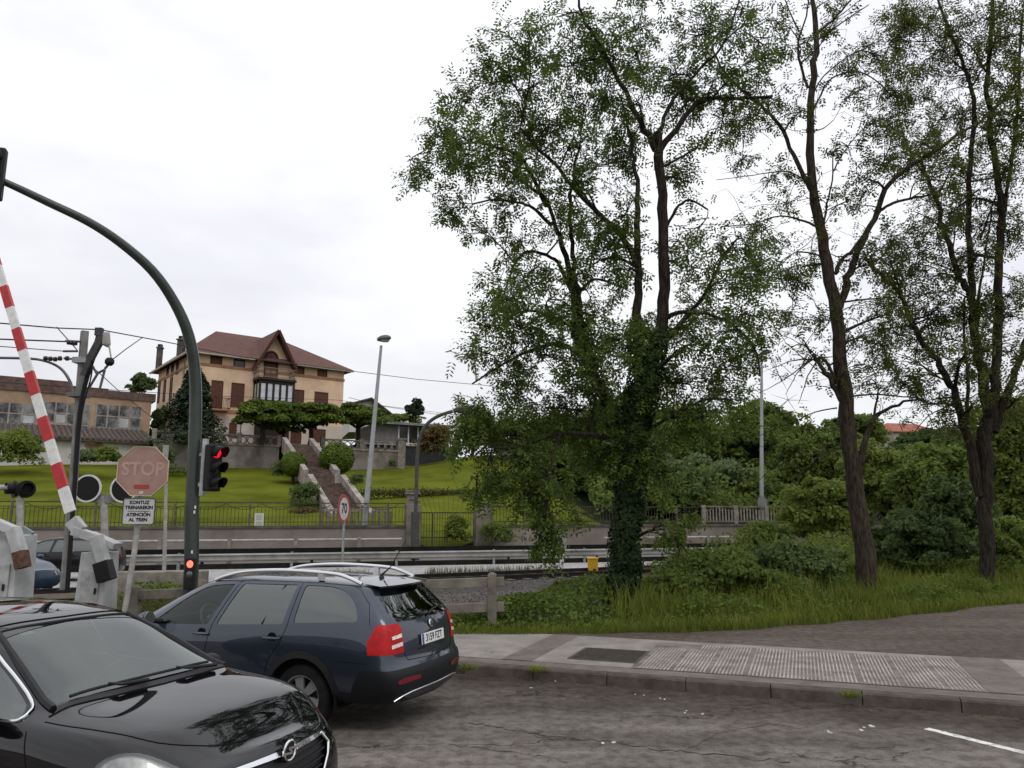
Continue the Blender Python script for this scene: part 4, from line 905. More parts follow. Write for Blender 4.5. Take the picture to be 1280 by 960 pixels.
# --- the curved green signal mast
mb0 = Vector((-5.5, 13.0, 0)); 
mast = empty('traffic_signal_mast', mb0, 0, 'curved dark green mast with three signal heads reaching over the street, red lit', 'traffic light')
ends = [(237, 738, 13.0), (240, 640, 13.0), (244, 540, 12.98), (244, 470, 12.9), (236, 420, 12.75), (218, 378, 12.55), (190, 338, 12.25), (150, 303, 11.9), (110, 277, 11.6), (60, 253, 11.3), (20, 234, 11.05), (-14, 219, 10.85)]
pts = [tuple(mb0)]+[tuple(P(*e)) for e in ends]; pts = smooth_path(pts, 4); m_ = len(pts)
zz = np.linspace(0, 1, m_)
mm = MB(); mm.tube(pts, [.125-.075*t for t in zz], 14); mm.lathe([(.22, 0), (.22, .03), (.14, .04), (.14, .001)], mb0, (0, 0, 1), 20)
mm.build('pole', M_GREEN, mast, smooth=True, world=True)
bk = MB()
p = P(262, 585, 12.85); bk.beam(P(246, 570, 13), p+Vector((.0, .03, .28)), .04, .05); bk.beam(P(246, 606, 13), p+Vector((0, .03, -.26)), .05, .06); bk.box(P(255, 584, 12.95), (.07, .10, .95))
bk.build('signal_bracket', M_GREYP, mast, world=True)
hd = signal_head(mast, p+Vector((.06, -.02, 0))-mb0, math.radians(60), [M_LENSRED, M_LENSOFF, M_LENSOFF], .90)
p = P(-8, 217, 10.8); signal_head(mast, p-mb0, math.radians(18), [M_LENSRED, M_LENSOFF, M_LENSOFF], .95)
hb = MB(); hb.box((0, 0, -.06), (.15, .11, .50)); h2 = hb.build('repeater_head', M_SIGNBLK, mast, bevel=.02); h2.location = P(238, 712, 12.84)-mb0; h2.rotation_euler = (0, 0, math.radians(-10))
l_ = MB(); l_.lathe([(.001, .02), (.05, .012), (.058, 0), (.001, -.004)], (.02, -.056, .09), (.0, -1, 0), 20); l_.build('lens', M_LAMPRED, h2, smooth=True)
l_ = MB(); l_.lathe([(.001, .015), (.05, .008), (.058, 0), (.001, -.004)], (.02, -.056, -.08), (.0, -1, 0), 20); l_.build('lens', M_LENSOFF, h2, smooth=True)
st = MB()
for u, v in ((244, 634), (243, 640), (240, 690)): c = P(u, v, 12.87); st.box(c, (.03, .004, .05))
st.build('sticker', M('sticker_white', (.6, .65, .65)), mast, world=True)
# --- STOP sign with its plate
sb = Vector((-6.55, 13.35, 0)); sp_ = empty('stop_sign', sb, 0, 'faded pink octagonal STOP sign with a white train warning plate below', 'road sign')
m_ = MB(); m_.tube([(0, 0, 0), P(168, 690, 13.35)-sb, P(174, 640, 13.35)-sb, P(178, 570, 13.35)-sb], .045, 10); m_.build('post', M_PALE, sp_, smooth=True)
sc_ = P(178.5, 589, 13.28)-sb; rzs = math.radians(6)
def face(parent, loc, rz, poly, th, name, mat, by=0): 
    b = MB(); b.prism(poly, (0, by, 0), (1, 0, 0), (0, 0, 1), (0, 1, 0), th); o = b.build(name, mat, parent); o.location = loc; o.rotation_euler = (0, 0, rz); return o
Rr = .458; oc = [(Rr*math.cos(math.radians(22.5+45*i)), Rr*math.sin(math.radians(22.5+45*i))) for i in range(8)]
M_STOP = M('faded_sign_red', (.33, .198, .158), .6, var=.12, scale=4, col2=(.37, .238, .195))
of = face(sp_, sc_, rzs, oc, .03, 'octagon', M_STOP)
rim = MB()
for i in range(8):
    a, b = oc[i], oc[(i+1) % 8]; rim.beam((a[0]*.985, -.004, a[1]*.985), (b[0]*.985, -.004, b[1]*.985), .012, .012, up=(0, 1, 0))
rim.build('rim', M('rim_cream', (.55, .45, .33), .6, var=.2), of)
text('lettering', 'STOP', .315, M('faded_letter', (.43, .285, .24), .6, var=.1), of, (0, -.002, .03), (math.pi/2, 0, 0), .002, sx=.93, bold=.008)
for (x, z, w, h, c) in ((.0, -.265, .25, .07, (.36, .05, .04)), (.0, -.365, .07, .05, (.55, .45, .42))):
    b = MB(); b.box((x, -.003, z), (w, .004, h)); b.build('sticker', M('sticker_%d' % int(w*100), c, .6, var=.2, scale=20), of)
pl = face(sp_, P(173.5, 639, 13.26)-sb, rzs, rounded([(-.26, -.22), (.26, -.22), (.26, .22), (-.26, .22)], .04), .02, 'plate', M('plate_face', (.50, .50, .49), .5, var=.08, scale=5))
for s_, z in (('KONTUZ', .145), ('TRENAREKIN', .06), ('ATENCIÓN', -.06), ('AL TREN', -.145)): text('lettering', s_, .078, M_INK, pl, (0, -.002, z), (math.pi/2, 0, 0), .0015, sx=.98, bold=.0035)
b = MB(); b.box((0, -.003, 0), (.36, .003, .008)); b.build('divider_line', M_INK, pl)
b = MB(); R = [(x, z) for x, z in rounded([(-.26, -.22), (.26, -.22), (.26, .22), (-.26, .22)], .04)]
for i in range(len(R)): p, q = R[i], R[(i+1) % len(R)]; b.beam((p[0], .0, p[1]), (q[0], .0, q[1]), .012, .03, up=(0, 1, 0))
b.build('plate_rim', M('rim_dark', (.05, .05, .055), .5, var=.1), pl)
# --- raised barrier with counterweight
bb_ = Vector((-8.25, 14.4, 0)); bar = empty('level_crossing_barrier', bb_, 0, 'raised red and white barrier arm on a grey machine with a black counterweight', 'barrier')
Yb = 14.3
cab = MB(); a = P(105, 690, Yb)-bb_; c = P(139, 690, Yb)-bb_
w = c.x-a.x; cx = (a.x+c.x)/2; hz = a.z
cab.add([(cx-w*.56, -.28, 0), (cx+w*.56, -.28, 0), (cx+w*.56, .28, 0), (cx-w*.56, .28, 0), (cx-w*.46, -.24, hz), (cx+w*.46, -.24, hz), (cx+w*.46, .24, hz), (cx-w*.46, .24, hz)], [(3, 2, 1, 0), (4, 5, 6, 7), (0, 1, 5, 4), (1, 2, 6, 5), (2, 3, 7, 6), (3, 0, 4, 7)])
cab.build('cabinet', M_CABIN, bar, bevel=.02)
do = MB(); do.box((cx, -.275, hz*.52), (w*.66, .03, hz*.55)); dr_ = do.build('cabinet_door', M('cabinet_door', (.34, .35, .34), .55, var=.25, scale=7), bar, bevel=.008)
do = MB(); do.box((cx+w*.24, -.30, hz*.55), (.03, .03, .1)); do.build('door_handle', M_SIGNBLK, dr_)
for sx_ in (-1, 1): do = MB(); do.lathe([(.02, 0), (.02, .02), (.012, .025), (.012, .0)], (cx+sx_*w*.4, -.285, .12), (0, -1, 0), 8); do.build('bolt', M_GALV, bar)
A0 = P(88, 640, Yb-.1)-bb_; A1 = P(-40, 207, Yb+.6)-bb_; d = (A1-A0)
# the arm: alternating fields, each its own strip of colour
lens_px = [(0.0, 0)]
redm = MB(); whm = MB(); n_ = 14; Lg = d.length; stp = .485
t = .0; k = 0; dn = d.normalized()
sx = dn.cross(Vector((0, 1, 0))).normalized()
def armseg(B_, t0, t1, g=0):
    def wd(t): return .185-.07*t/Lg
    p, q = A0+dn*t0, A0+dn*t1; vs = []
    for pp, ww in ((p, wd(t0)), (q, wd(t1))):
        for i, j in ((-1, -1), (1, -1), (1, 1), (-1, 1)): vs.append(pp+sx*(i*(ww/2+g))+Vector((0, 1, 0))*(j*(.035+g)))
    B_.add(vs, [(3, 2, 1, 0), (4, 5, 6, 7), (0, 1, 5, 4), (1, 2, 6, 5), (2, 3, 7, 6), (3, 0, 4, 7)])
while t < Lg:
    if k % 2: b_ = MB(); armseg(b_, t, min(Lg, t+stp), .004); b_.build('red_band', M_RED, bar)
    t += stp; k += 1
armseg(whm, 0, Lg); whm.build('barrier_arm', M_WHITE, bar)

cwt = MB(); p0 = P(88, 642, Yb-.12)-bb_; p1 = P(102, 662, Yb-.14)-bb_; p2 = P(136, 690, Yb-.16)-bb_
q0, q1, q2 = P(90, 650, Yb-.2)-bb_, P(112, 668, Yb-.2)-bb_, P(131, 703, Yb-.2)-bb_
cwt.beam(q0, P(101, 664, Yb-.2)-bb_, .24, .14, up=(0, 1, 0)); cwt.beam(P(92, 663, Yb-.2)-bb_, P(124, 674, Yb-.2)-bb_, .16, .17, up=(0, 1, 0)); cwt.beam(P(120, 670, Yb-.21)-bb_, P(131, 706, Yb-.21)-bb_, .17, .21, up=(0, 1, 0))
cwt.build('counterweight_lever', M_CABIN, bar, bevel=.012)
b = MB(); b.beam(P(128, 702, Yb-.25)-bb_, P(134, 726, Yb-.25)-bb_, .26, .24, up=(0, 1, 0)); b.build('counterweight', M_SIGNBLK, bar, bevel=.01)
b = MB(); b.beam(P(119, 712, Yb-.25)-bb_, P(126, 707, Yb-.25)-bb_, .02, .02); b.build('latch', M_SIGNBLK, bar)
b = MB(); b.beam(P(112, 668, Yb+.05)-bb_, P(147, 683, Yb+.05)-bb_, .12, .3, up=(0, 1, 0)); b.build('cabinet_lid', M_CABIN, bar, bevel=.01)
# --- second machine at the left edge
b2 = Vector((-8.9, 13.0, 0)); br2 = empty('barrier_machine', b2, 0, 'pale grey barrier machine with a rusty brown counterweight at the left edge', 'barrier')
Y2 = 13.0; a = P(2, 700, Y2)-b2; c = P(33, 700, Y2)-b2; cab = MB(); hz = (P(20, 668, Y2)-b2).z
cab.add([(a.x-.05, -.3, 0), (c.x+.03, -.3, 0), (c.x+.03, .3, 0), (a.x-.05, .3, 0), (a.x+.06, -.25, hz), (c.x, -.25, hz), (c.x, .25, hz), (a.x+.06, .25, hz)], [(3, 2, 1, 0), (4, 5, 6, 7), (0, 1, 5, 4), (1, 2, 6, 5), (2, 3, 7, 6), (3, 0, 4, 7)])
cab.build('cabinet', M_CABIN, br2, bevel=.02)
do = MB(); do.box(((a.x+c.x)/2, -.295, hz*.5), ((c.x-a.x)*.66, .03, hz*.5)); dr_ = do.build('cabinet_door', M('cabinet_door', (.34, .35, .34), .55, var=.25, scale=7), br2, bevel=.008)
do = MB(); do.box((c.x-.13, -.32, hz*.55), (.03, .03, .1)); do.build('door_handle', M_SIGNBLK, dr_)
b = MB(); b.beam(P(-26, 645, Y2-.3)-b2, P(20, 664, Y2-.3)-b2, .14, .18, up=(0, 1, 0)); b.beam(P(16, 660, Y2-.31)-b2, P(26, 692, Y2-.31)-b2, .16, .2, up=(0, 1, 0)); b.build('counterweight_lever', M_CABIN, br2, bevel=.012)
b = MB(); b.beam(P(25, 689, Y2-.33)-b2, P(29, 710, Y2-.33)-b2, .17, .2, up=(0, 1, 0)); b.build('counterweight', M('rusty_brown', (.10, .055, .04), .85, var=.5, scale=12), br2, bevel=.01)
b = MB(); b.beam(P(25, 664, Y2+.1)-b2, P(38, 672, Y2+.1)-b2, .06, .2); b.build('cabinet_lid', M('lid_teal', (.2, .25, .25), .5, var=.1), br2)
# --- crossing lights seen from behind: two round targets on a post
cp = P(133, 740, 20.5); cp.z = 0; cl = empty('crossing_light', cp, 0, 'pair of round black target boards with white rims on a pale post', 'signal')
b = MB(); b.tube([(0, 0, 0), P(130, 620, 20.5)-cp], .09, 10); b.build('post', M_PALE, cl, smooth=True)
b = MB(); b.beam(P(100, 622, 20.45)-cp, P(168, 624, 20.45)-cp, .06, .22); b.build('crossarm', M('crossarm_grey', (.2, .2, .2), .6, var=.2), cl)
for u, v in ((109.5, 610.5), (155, 611)):
    c = P(u, v, 20.35)-cp; b = MB(); b.lathe([(.001, .01), (.325, .01), (.325, -.01), (.001, -.01)], c, (0, -1, 0), 36); t_ = b.build('target_board', M_SIGNBLK, cl)
    b = MB(); b.lathe([(.318, .016), (.365, .016), (.365, -.012), (.318, -.012)], c, (0, -1, 0), 36, closed=True); b.build('white_rim', M_WHITE, t_)
    b = MB(); b.lathe([(.001, 0), (.14, 0), (.16, -.16), (.001, -.16)], c+Vector((0, .02, 0)), (0, -1, 0), 20); b.build('lamp_housing', M_SIGNBLK, t_)
# --- twin lights at the far left
cp = P(26, 735, 21.5); cp.z = 0; cl = empty('crossing_light', cp, 0, 'black twin signal lamps back to back on a pale post, at the left edge', 'signal')
b = MB(); b.tube([(0, 0, 0), P(25, 622, 21.5)-cp], .09, 10); b.build('post', M_PALE, cl, smooth=True)
b = MB(); b.tube([P(-20, 609, 21.5)-cp, P(15, 609.5, 21.5)-cp], .08, 10); b.tube([P(22, 624, 21.5)-cp, P(20, 612, 21.5)-cp], .03, 6); b.tube([P(26, 624, 21.5)-cp, P(32, 612, 21.5)-cp], .03, 6); b.build('crossarm', M_GREYP, cl, smooth=True)
for u, sg in ((18.5, -1), (32.5, 1)):
    c = P(u, 611.5, 21.5)-cp; ax = Vector((sg*.55, -.6, 0)).normalized()
    b = MB(); b.lathe([(.001, -.12), (.17, -.10), (.24, .0), (.24, .03), (.001, .03)], c, ax, 22); o = b.build('lamp_housing', M_SIGNBLK, cl, smooth=True)
    b = MB(); b.lathe([(.15, .0), (.16, .22), (.15, .22), (.14, 0)], c+Vector((0, 0, .02)), ax, 20, closed=True); b.build('visor', M_SIGNBLK, o)
# --- catenary mast
cm = P(79, 742, 19.0); cm.z = 0; Y = 19.0
cat = empty('catenary_mast', cm, 0, 'grey railway catenary mast with black cables, insulators and a raised bracket', 'mast')
b = MB(); base = Vector((0, 0, 0)); top = P(106, 414, Y)-cm; mid_ = P(92, 600, Y)-cm
b.tube([base, mid_, P(99, 500, Y)-cm, top], [.10, .115, .115, .11], 4); b.build('mast', M('mast_concrete', (.22, .215, .205), .85, var=.25, scale=4), cat)
b = MB(); b.box((0, 0, .2), (.24, .24, .4)); b.build('foot', M_SIGNBLK, cat, bevel=.02)
M_CABLE = M('black_cable', (.008, .008, .009), .6, var=0)
for k, (o1, o2) in enumerate(((0, 0), (6, 2), (-5, -1))):
    b = MB(); b.tube(smooth_path([P(83+k*1.5, 738, Y-.2)-cm, P(92+k*1.5, 610, Y-.2)-cm, P(98+k*2, 520, Y-.2)-cm, P(108+k*3, 470, Y-.25)-cm, P(118+o1*.4, 440, Y-.25)-cm, P(123+o2, 415, Y-.2)-cm], 6), [.034-.008*k]*31, 6); b.build('cable', M_CABLE, cat, smooth=True)
b = MB(); b.beam(P(112, 450, Y-.3)-cm, P(128, 420, Y-.3)-cm, .17, .12, up=(0, 1, 0)); b.beam(P(104, 470, Y-.3)-cm, P(114, 446, Y-.3)-cm, .13, .1, up=(0, 1, 0)); b.box(P(124, 415, Y-.3)-cm, (.16, .14, .2)); b.build('cable_head', M('sheath_grey', (.05, .05, .052), .6, var=.3, scale=12), cat)
b = MB(); b.tube([P(133, 416, Y-.35)-cm, P(133, 430, Y-.35)-cm, P(136, 432, Y-.35)-cm], [.08, .10, .06], 10); b.tube([P(136, 430, Y-.35)-cm, P(139, 448, Y-.35)-cm], .02, 6); b.build('insulator', M('insulator_pale', (.36, .34, .30), .4, var=.1), cat, smooth=True)
b = MB(); b.lathe([(.001, .10), (.07, .09), (.11, .03), (.11, -.04), (.06, -.10), (.001, -.10)], P(137, 452, Y-.35)-cm, (0, 0, 1), 14); b.build('insulator', M_SIGNBLK, cat, smooth=True)
for q in (((100, 427), (82, 426)), ((97, 439), (79, 439)), ((96, 449), (80, 448)), ((113, 453), (121, 467)), ((121, 467), (131, 462)), ((131, 462), (125, 485)), ((122, 467), (112, 484)), ((131, 461), (137, 454))): b = MB(); b.tube([P(*q[0], Y-.1)-cm, P(*q[1], Y-.1)-cm], .03, 6); b.build('bracket', M('bracket_grey', (.13, .13, .13), .6, .3, var=.2), cat)
b = MB(); b.box(P(103, 451, Y)-cm, (.34, .34, .14)); b.build('clamp', M_GALV, cat)
b = MB(); b.box(P(98, 494, Y)-cm, (.40, .38, .10)); b.build('clamp', M('bracket_grey', (.13, .13, .13), .6, .3, var=.2), cat)
for u, v in ((86, 428), (90, 428.5), (94, 429), (57, 448), (63, 448.5), (69, 449), (75, 448), (84, 448)): b = MB(); b.lathe([(.001, .05), (.06, .03), (.06, -.03), (.001, -.05)], P(u, v, Y-.1)-cm, (1, 0, 0), 10); b.build('insulator', M('insulator_brown', (.03, .02, .018), .3, var=.1), cat, smooth=True)
b = MB(); b.tube(smooth_path([P(-30, 447, Y)-cm, P(30, 448, Y)-cm, P(55, 451, Y)-cm, P(75, 460, Y)-cm, P(87, 476, Y)-cm, P(92, 494, Y)-cm], 6), .035, 6); b.build('curved_arm', M('bracket_grey', (.13, .13, .13)), cat, smooth=True)
# --- wires
def wire(pts, r, label, grp=None): 
    m_ = MB(); m_.tube(pts, r, 5); o = m_.build('overhead_wire', M_CABLE, None, smooth=True); tag(o, label, 'cable', grp); return o
wire([P(-90, 393, 17), P(0, 404, 18.5), P(70, 410, 20), P(124, 412, 21.5), P(200, 426, 25), P(300, 446, 31), P(441, 464, 40), P(520, 474, 46), P(700, 490, 60)], .018, 'long black contact wire sagging across the front of the villa')
wire([P(-80, 421, 18.9), P(0, 424, 18.9), P(82, 427, 18.9)], .02, 'short thick wire ending at the top insulators of the catenary mast')
wire([P(-80, 429, 18.9), P(0, 433, 18.9), P(80, 439, 18.9)], .012, 'thin wire below the thick one, running left from the catenary mast')
wire([P(71, 409, 20), P(96, 437, 19)], .014, 'dropper wire slanting down from the long wire to the mast')
wire([P(140, 450, 18.7), P(158, 436, 20), P(178, 422, 24)], .014, 'short wire rising from the black ball insulator to the long wire')
wire([P(115, 458, 18.9), P(150, 490, 24), P(200, 530, 40)], .012, 'thin stay wire slanting down behind the mast towards the villa')
wire([P(-60, 474, 30), P(90, 484, 33), P(240, 494, 40), P(420, 500, 48), P(600, 522, 60)], .014, 'thin wire low across the pale industrial building')
wire([P(436, 497, 60), P(480, 508, 62), P(560, 520, 66), P(640, 524, 70)], .02, 'thin telephone wire above the low garage roof')
# --- 70 sign
s7 = P(428, 700, 33.0); s7.z = .13; sg = empty('speed_limit_sign', s7, 0, 'round red rimmed sign reading 70 on a grey post', 'road sign')
b = MB(); b.tube([(0, 0, 0), P(430, 650, 33)-s7], .05, 8); b.build('post', M_GALV, sg, smooth=True)
c = P(430, 636, 32.9)-s7; rz7 = math.radians(79); ax = Vector((math.sin(rz7), -math.cos(rz7), 0)); R7 = .62
b = MB(); b.lathe([(.001, .006), (R7, .006), (R7, -.02), (.001, -.02)], c, ax, 40); dk = b.build('disc', M('sign_red', (.30, .06, .06), .5, var=.15, scale=4), sg)
b = MB(); b.lathe([(.001, .012), (R7*.76, .012), (R7*.76, .0), (.001, .0)], c, ax, 40); b.build('face', M('sign_face', (.50, .47, .46), .5, var=.1, scale=4), dk)
text('lettering', '70', .58, M_INK, dk, c+ax*.016, (math.pi/2, 0, rz7), .002, bold=.012)
# --- lamps
l0 = P(452, 690, 37.6); l0.z = .13; lp = empty('street_lamp', l0, 0, 'tall slim grey street lamp with an egg shaped head, leaning slightly', 'street lamp')
tp = P(476.5, 432, 37.6)-l0; b = MB(); b.tube([(0, 0, 0), tp*.25, tp], [.17, .14, .07], 12); b.lathe([(.22, 0), (.22, .04), (.18, .05), (.18, .0)], (0, 0, 0), (0, 0, 1), 14); b.build('pole', M('lamp_pole', (.33, .345, .35), .5, .3, var=.12, scale=3), lp, smooth=True)
bm = bmesh.new(); bmesh.ops.create_uvsphere(bm, u_segments=20, v_segments=12, radius=1); c = P(480, 423.5, 37.5)-l0
for v in bm.verts: v.co = Vector((c.x+v.co.x*.36, c.y+v.co.y*.28, c.z+v.co.x*.05+v.co.z*(.19 if v.co.z > 0 else .13)))
hd = bm_obj(bm, 'lamp_head', M('lamp_head_grey', (.09, .10, .10), .45, var=.15), lp)
b = MB(); b.lathe([(.001, -.04), (.2, -.02), (.25, .02), (.001, .02)], c+Vector((.03, 0, -.12)), (0, 0, 1), 18); b.build('diffuser', M('diffuser', (.5, .5, .48), .3, var=.05), hd, smooth=True)
l1 = P(519, 690, 36.5); l1.z = .13; lp = empty('street_lamp', l1, 0, 'old dark lamp post with a curved arm bending right, beside the gate', 'street lamp')
b = MB(); b.tube([(0, 0, 0), P(519, 640, 36.5)-l1], [.2, .19], 12); b.tube(smooth_path([P(519.5, 640, 36.5)-l1, P(521, 590, 36.5)-l1, P(522, 565, 36.5)-l1, P(525, 546, 36.5)-l1, P(534, 530, 36.5)-l1, P(548, 520, 36.5)-l1, P(566, 514, 36.5)-l1], 5), .085, 10); b.build('pole', M('lamp_dark', (.06, .062, .055), .6, var=.3, scale=5), lp, smooth=True)
b = MB(); c = P(573, 512, 36.5)-l1; b.tube([c-Vector((.25, 0, .06)), c, c+Vector((.45, 0, .06)), c+Vector((.6, 0, .06))], [.08, .17, .16, .05], 12); b.build('lamp_head', M('lamp_dark', (.06, .062, .055)), lp, smooth=True)
l2 = P(952, 672, 45.5); l2.z = .13; lp = empty('street_lamp', l2, 0, 'thin pale lamp pole rising in front of the right hand wood', 'street lamp')
b = MB(); b.tube([(0, 0, 0), P(952, 600, 45.5)-l2, P(952, 446, 45.5)-l2], [.15, .12, .07], 10); b.build('pole', M('lamp_pole', (.33, .345, .35)), lp, smooth=True)
b = MB(); c = P(954, 441, 45.4)-l2; b.tube([c-Vector((.2, 0, .1)), c, c+Vector((.5, 0, .1))], [.05, .17, .08], 10); b.build('lamp_head', M('lamp_head_grey', (.09, .1, .1)), lp, smooth=True)
rb_ = P(950, 672, 45.3); rb_.z = .13; rs = empty('round_road_sign', P(950.5, 672, 45.2), 0, 'round road sign seen from behind on the thin pale lamp pole', 'road sign')
b = MB(); c = P(953, 628, 45.2)-rs.location; b.lathe([(.001, .01), (.34, .01), (.34, -.01), (.001, -.01)], c, (.35, -1, 0), 30); b.build('disc', M_SIGNBACK, rs)
b = MB(); b.box(c+Vector((0, .03, .12)), (.4, .03, .04)); b.box(c+Vector((0, .03, -.12)), (.4, .03, .04)); b.tube([(0, 0, 0), c+Vector((0, .06, .3))], .035, 8); b.build('fixing_bars', M_GALV, rs)
# --- retaining wall along the far footway
M_WALL = M('rendered_wall', (.215, .185, .165), .9, var=.25, scale=.5, bump=.3, bscale=12, detail=8); M_COPE = M('coping_stone', (.10, .09, .078), .9, var=.4, scale=1.5)
def along(x): return Vector((x, wallY(x), 0))
def wallseg(name, x0, x1, z0, z1, th, mat, parent, off=0, nx=1):
    b = MB(); A, B_ = along(x0)+NW*off, along(x1)+NW*off; c = (A+B_)/2; b.box((c.x, c.y, (z0+z1)/2), ((B_-A).length, th, z1-z0), math.atan2(EW.y, EW.x)); return b.build(name, mat, parent, world=True)
PX = (-4.85, -1.45)
for (x0, x1, lab) in ((-60, PX[0]-.3, 'long plastered retaining wall carrying the iron railing, left of the gate'), (PX[1]+.3, 21.0, 'plastered retaining wall right of the gate, below the balustrade')):
    w_ = empty('retaining_wall', along((x0+x1)/2), 0, lab, 'wall'); wallseg('wall_body', x0, x1, -.05, 1.58, .35, M_WALL, w_); wallseg('coping', x0, x1, 1.58, 1.70, .46, M_COPE, w_)
# iron railing, left of the gate
M_IRON = M('wrought_iron', (.055, .05, .04), .7, .2, var=.4, scale=6)
fe = empty('iron_railing', along(-20), 0, 'wrought iron railing with scalloped top on the retaining wall left of the gate', 'railing')
rl = MB(); pk = MB(); sc = MB(); x = -40.0
A = along(-60); 
for z, h in ((2.74, .05), (2.55, .03), (1.86, .035)): rl.beam(along(-60)+Vector((0, 0, z)), along(PX[0]-.35)+Vector((0, 0, z)), .04, h)
rl.build('rails', M_IRON, fe, world=True)
x = -34.0; i = 0
while x < PX[0]-.4: pk.beam(along(x)+Vector((0, 0, 1.70)), along(x)+Vector((0, 0, 2.55 if i % 2 else 2.50)), .018, .018); x += .155; i += 1
pk.build('bars', M_IRON, fe, world=True)
x = -34.0
while x < PX[0]-1.6:
    q = [along(x+1.5*t)+Vector((0, 0, 2.70-.26*(1-(2*t-1)**2))) for t in np.linspace(0, 1, 9)]; sc.tube(q, .014, 4); x += 1.5
sc.build('scallops', M_IRON, fe, world=True)
x = -33.0
while x < PX[0]-.5:
    b = MB(); b.beam(along(x)+Vector((0, 0, 1.70)), along(x)+Vector((0, 0, 2.80)), .07, .07); b.build('post', M('iron_post', (.12, .10, .08), .8, var=.4, scale=5), fe, world=True); x += 3.0
# concrete balusters left of the gate at the stair foot
for x0, x1 in ((-8.9, -7.0), (-6.55, -5.75)):
    bl = empty('concrete_balustrade', along((x0+x1)/2)+NW*.75+Vector((0, 0, 1.55)), 0, 'pale concrete baluster panel behind the iron railing, %s of the two' % ('wider' if x0 < -8 else 'narrower'), 'balustrade')
    b = MB(); O_ = NW*.75
    b.beam(along(x0)+O_+Vector((0, 0, 2.42)), along(x1)+O_+Vector((0, 0, 2.42)), .2, .14); b.beam(along(x0)+O_+Vector((0, 0, 1.62)), along(x1)+O_+Vector((0, 0, 1.62)), .2, .16); b.build('rails', M_CONC, bl, world=True)
    b = MB(); k = int((x1-x0)/.24)
    for i in range(k+1): x = x0+(x1-x0)*i/k; b.beam(along(x)+O_+Vector((0, 0, 1.62)), along(x)+O_+Vector((0, 0, 2.42)), .11, .11)
    b.build('balusters', M_CONC, bl, world=True)
# gate pillars and gate
for px_, lab, cap in ((PX[0], 'stone gate pillar with a stepped cap, left of the iron gate', 1), (PX[1], 'plain flat topped gate pillar overgrown at its foot, right of the iron gate', 0)):
    gp = empty('gate_pillar', along(px_), 0, lab, 'pillar'); b = MB(); b.box((0, 0, 1.35), (.72 if cap else .9, .6, 2.72), math.atan2(EW.y, EW.x)); b.build('shaft', M_CONC2, gp, bevel=.03)
    b = MB()
    if cap: b.box((-.02, 0, 2.85), (.5, .5, .62)); b.box((0, 0, 3.22), (.72, .66, .10)); b.box((0, 0, 3.34), (.6, .52, .1)); b.box((.1, 0, 2.9), (.55, .5, .08))
    else: b.box((0, 0, 2.77), (1.0, .7, .12))
    b.build('cap', M_CONC2, gp, bevel=.02)
ga = empty('iron_gate', along(-3.15), 0, 'green brown iron bar gate between the two stone pillars', 'gate')
b = MB(); zt, zb_ = 2.30, .3
for z in (zt, zb_, 1.1): b.beam(along(PX[0]+.4)+Vector((0, 0, z)), along(PX[1]-.5)+Vector((0, 0, z)), .05, .06)
b.beam(along(-3.9)+Vector((0, 0, zb_)), along(-3.9)+Vector((0, 0, zt)), .06, .06); b.build('gate_frame', M_IRON, ga, world=True)
b = MB(); x = PX[0]+.42
while x < PX[1]-.5: b.beam(along(x)+Vector((0, 0, zb_)), along(x)+Vector((0, 0, zt-.02)), .022, .022); x += .125
for z in (.6, .9, 1.4, 1.7, 2.0): b.beam(along(PX[0]+.4)+Vector((0, 0, z)), along(PX[1]-.5)+Vector((0, 0, z)), .015, .015)
b.build('bars', M_IRON, ga, world=True)
# fan of thin bars above the gate
b = MB()
for i in range(13):
    x = PX[0]+.5+i*.2; b.beam(along(x)+Vector((0, 0, zt)), along(x+(i-6)*.05)+Vector((0, 0, zt+.75)), .012, .012)
b.build('top_bars', M_IRON, ga, world=True)
# balustrade right of the gate: thin bars, then grey concrete bays
fe = empty('iron_railing', along(2.5), 0, 'plain thin bar railing on the wall right of the gate', 'railing')
b = MB()
for z in (2.62, 1.86): b.beam(along(PX[1]+.4)+Vector((0, 0, z)), along(10.3)+Vector((0, 0, z)), .04, .05)
b.build('rails', M_IRON, fe, world=True); b = MB(); x = PX[1]+.5
while x < 10.2: b.beam(along(x)+Vector((0, 0, 1.70)), along(x)+Vector((0, 0, 2.62)), .022, .022); x += .17
b.build('bars', M_IRON, fe, world=True); x = 0
for x in (.6, 3.4, 6.2, 9.0): b = MB(); b.beam(along(x)+Vector((0, 0, 1.70)), along(x)+Vector((0, 0, 2.68)), .10, .10); b.build('post', M('iron_post', (.12, .1, .08)), fe, world=True)
bl = empty('concrete_balustrade', along(14.5), 0, 'grey concrete balustrade with pointed balusters at the right end of the wall', 'balustrade')
b = MB(); b.beam(along(10.4)+Vector((0, 0, 2.66)), along(20.6)+Vector((0, 0, 2.66)), .12, .09); b.beam(along(10.4)+Vector((0, 0, 1.84)), along(20.6)+Vector((0, 0, 1.84)), .12, .09); b.build('rails', M_CONC2, bl, world=True)
for k in range(6): x = 10.6+k*1.95; b = MB(); b.beam(along(x)+Vector((0, 0, 1.70)), along(x)+Vector((0, 0, 2.74)), .22, .2); b.build('post', M_CONC, bl, world=True)
b = MB(); x = 10.8; i = 0
while x < 20.3: b.beam(along(x)+Vector((0, 0, 1.86)), along(x)+Vector((0, 0, 2.60-.12*abs((i % 9)-4)/4)), .10, .07); x += .19; i += 1
b.build('balusters', M_CONC, bl, world=True)
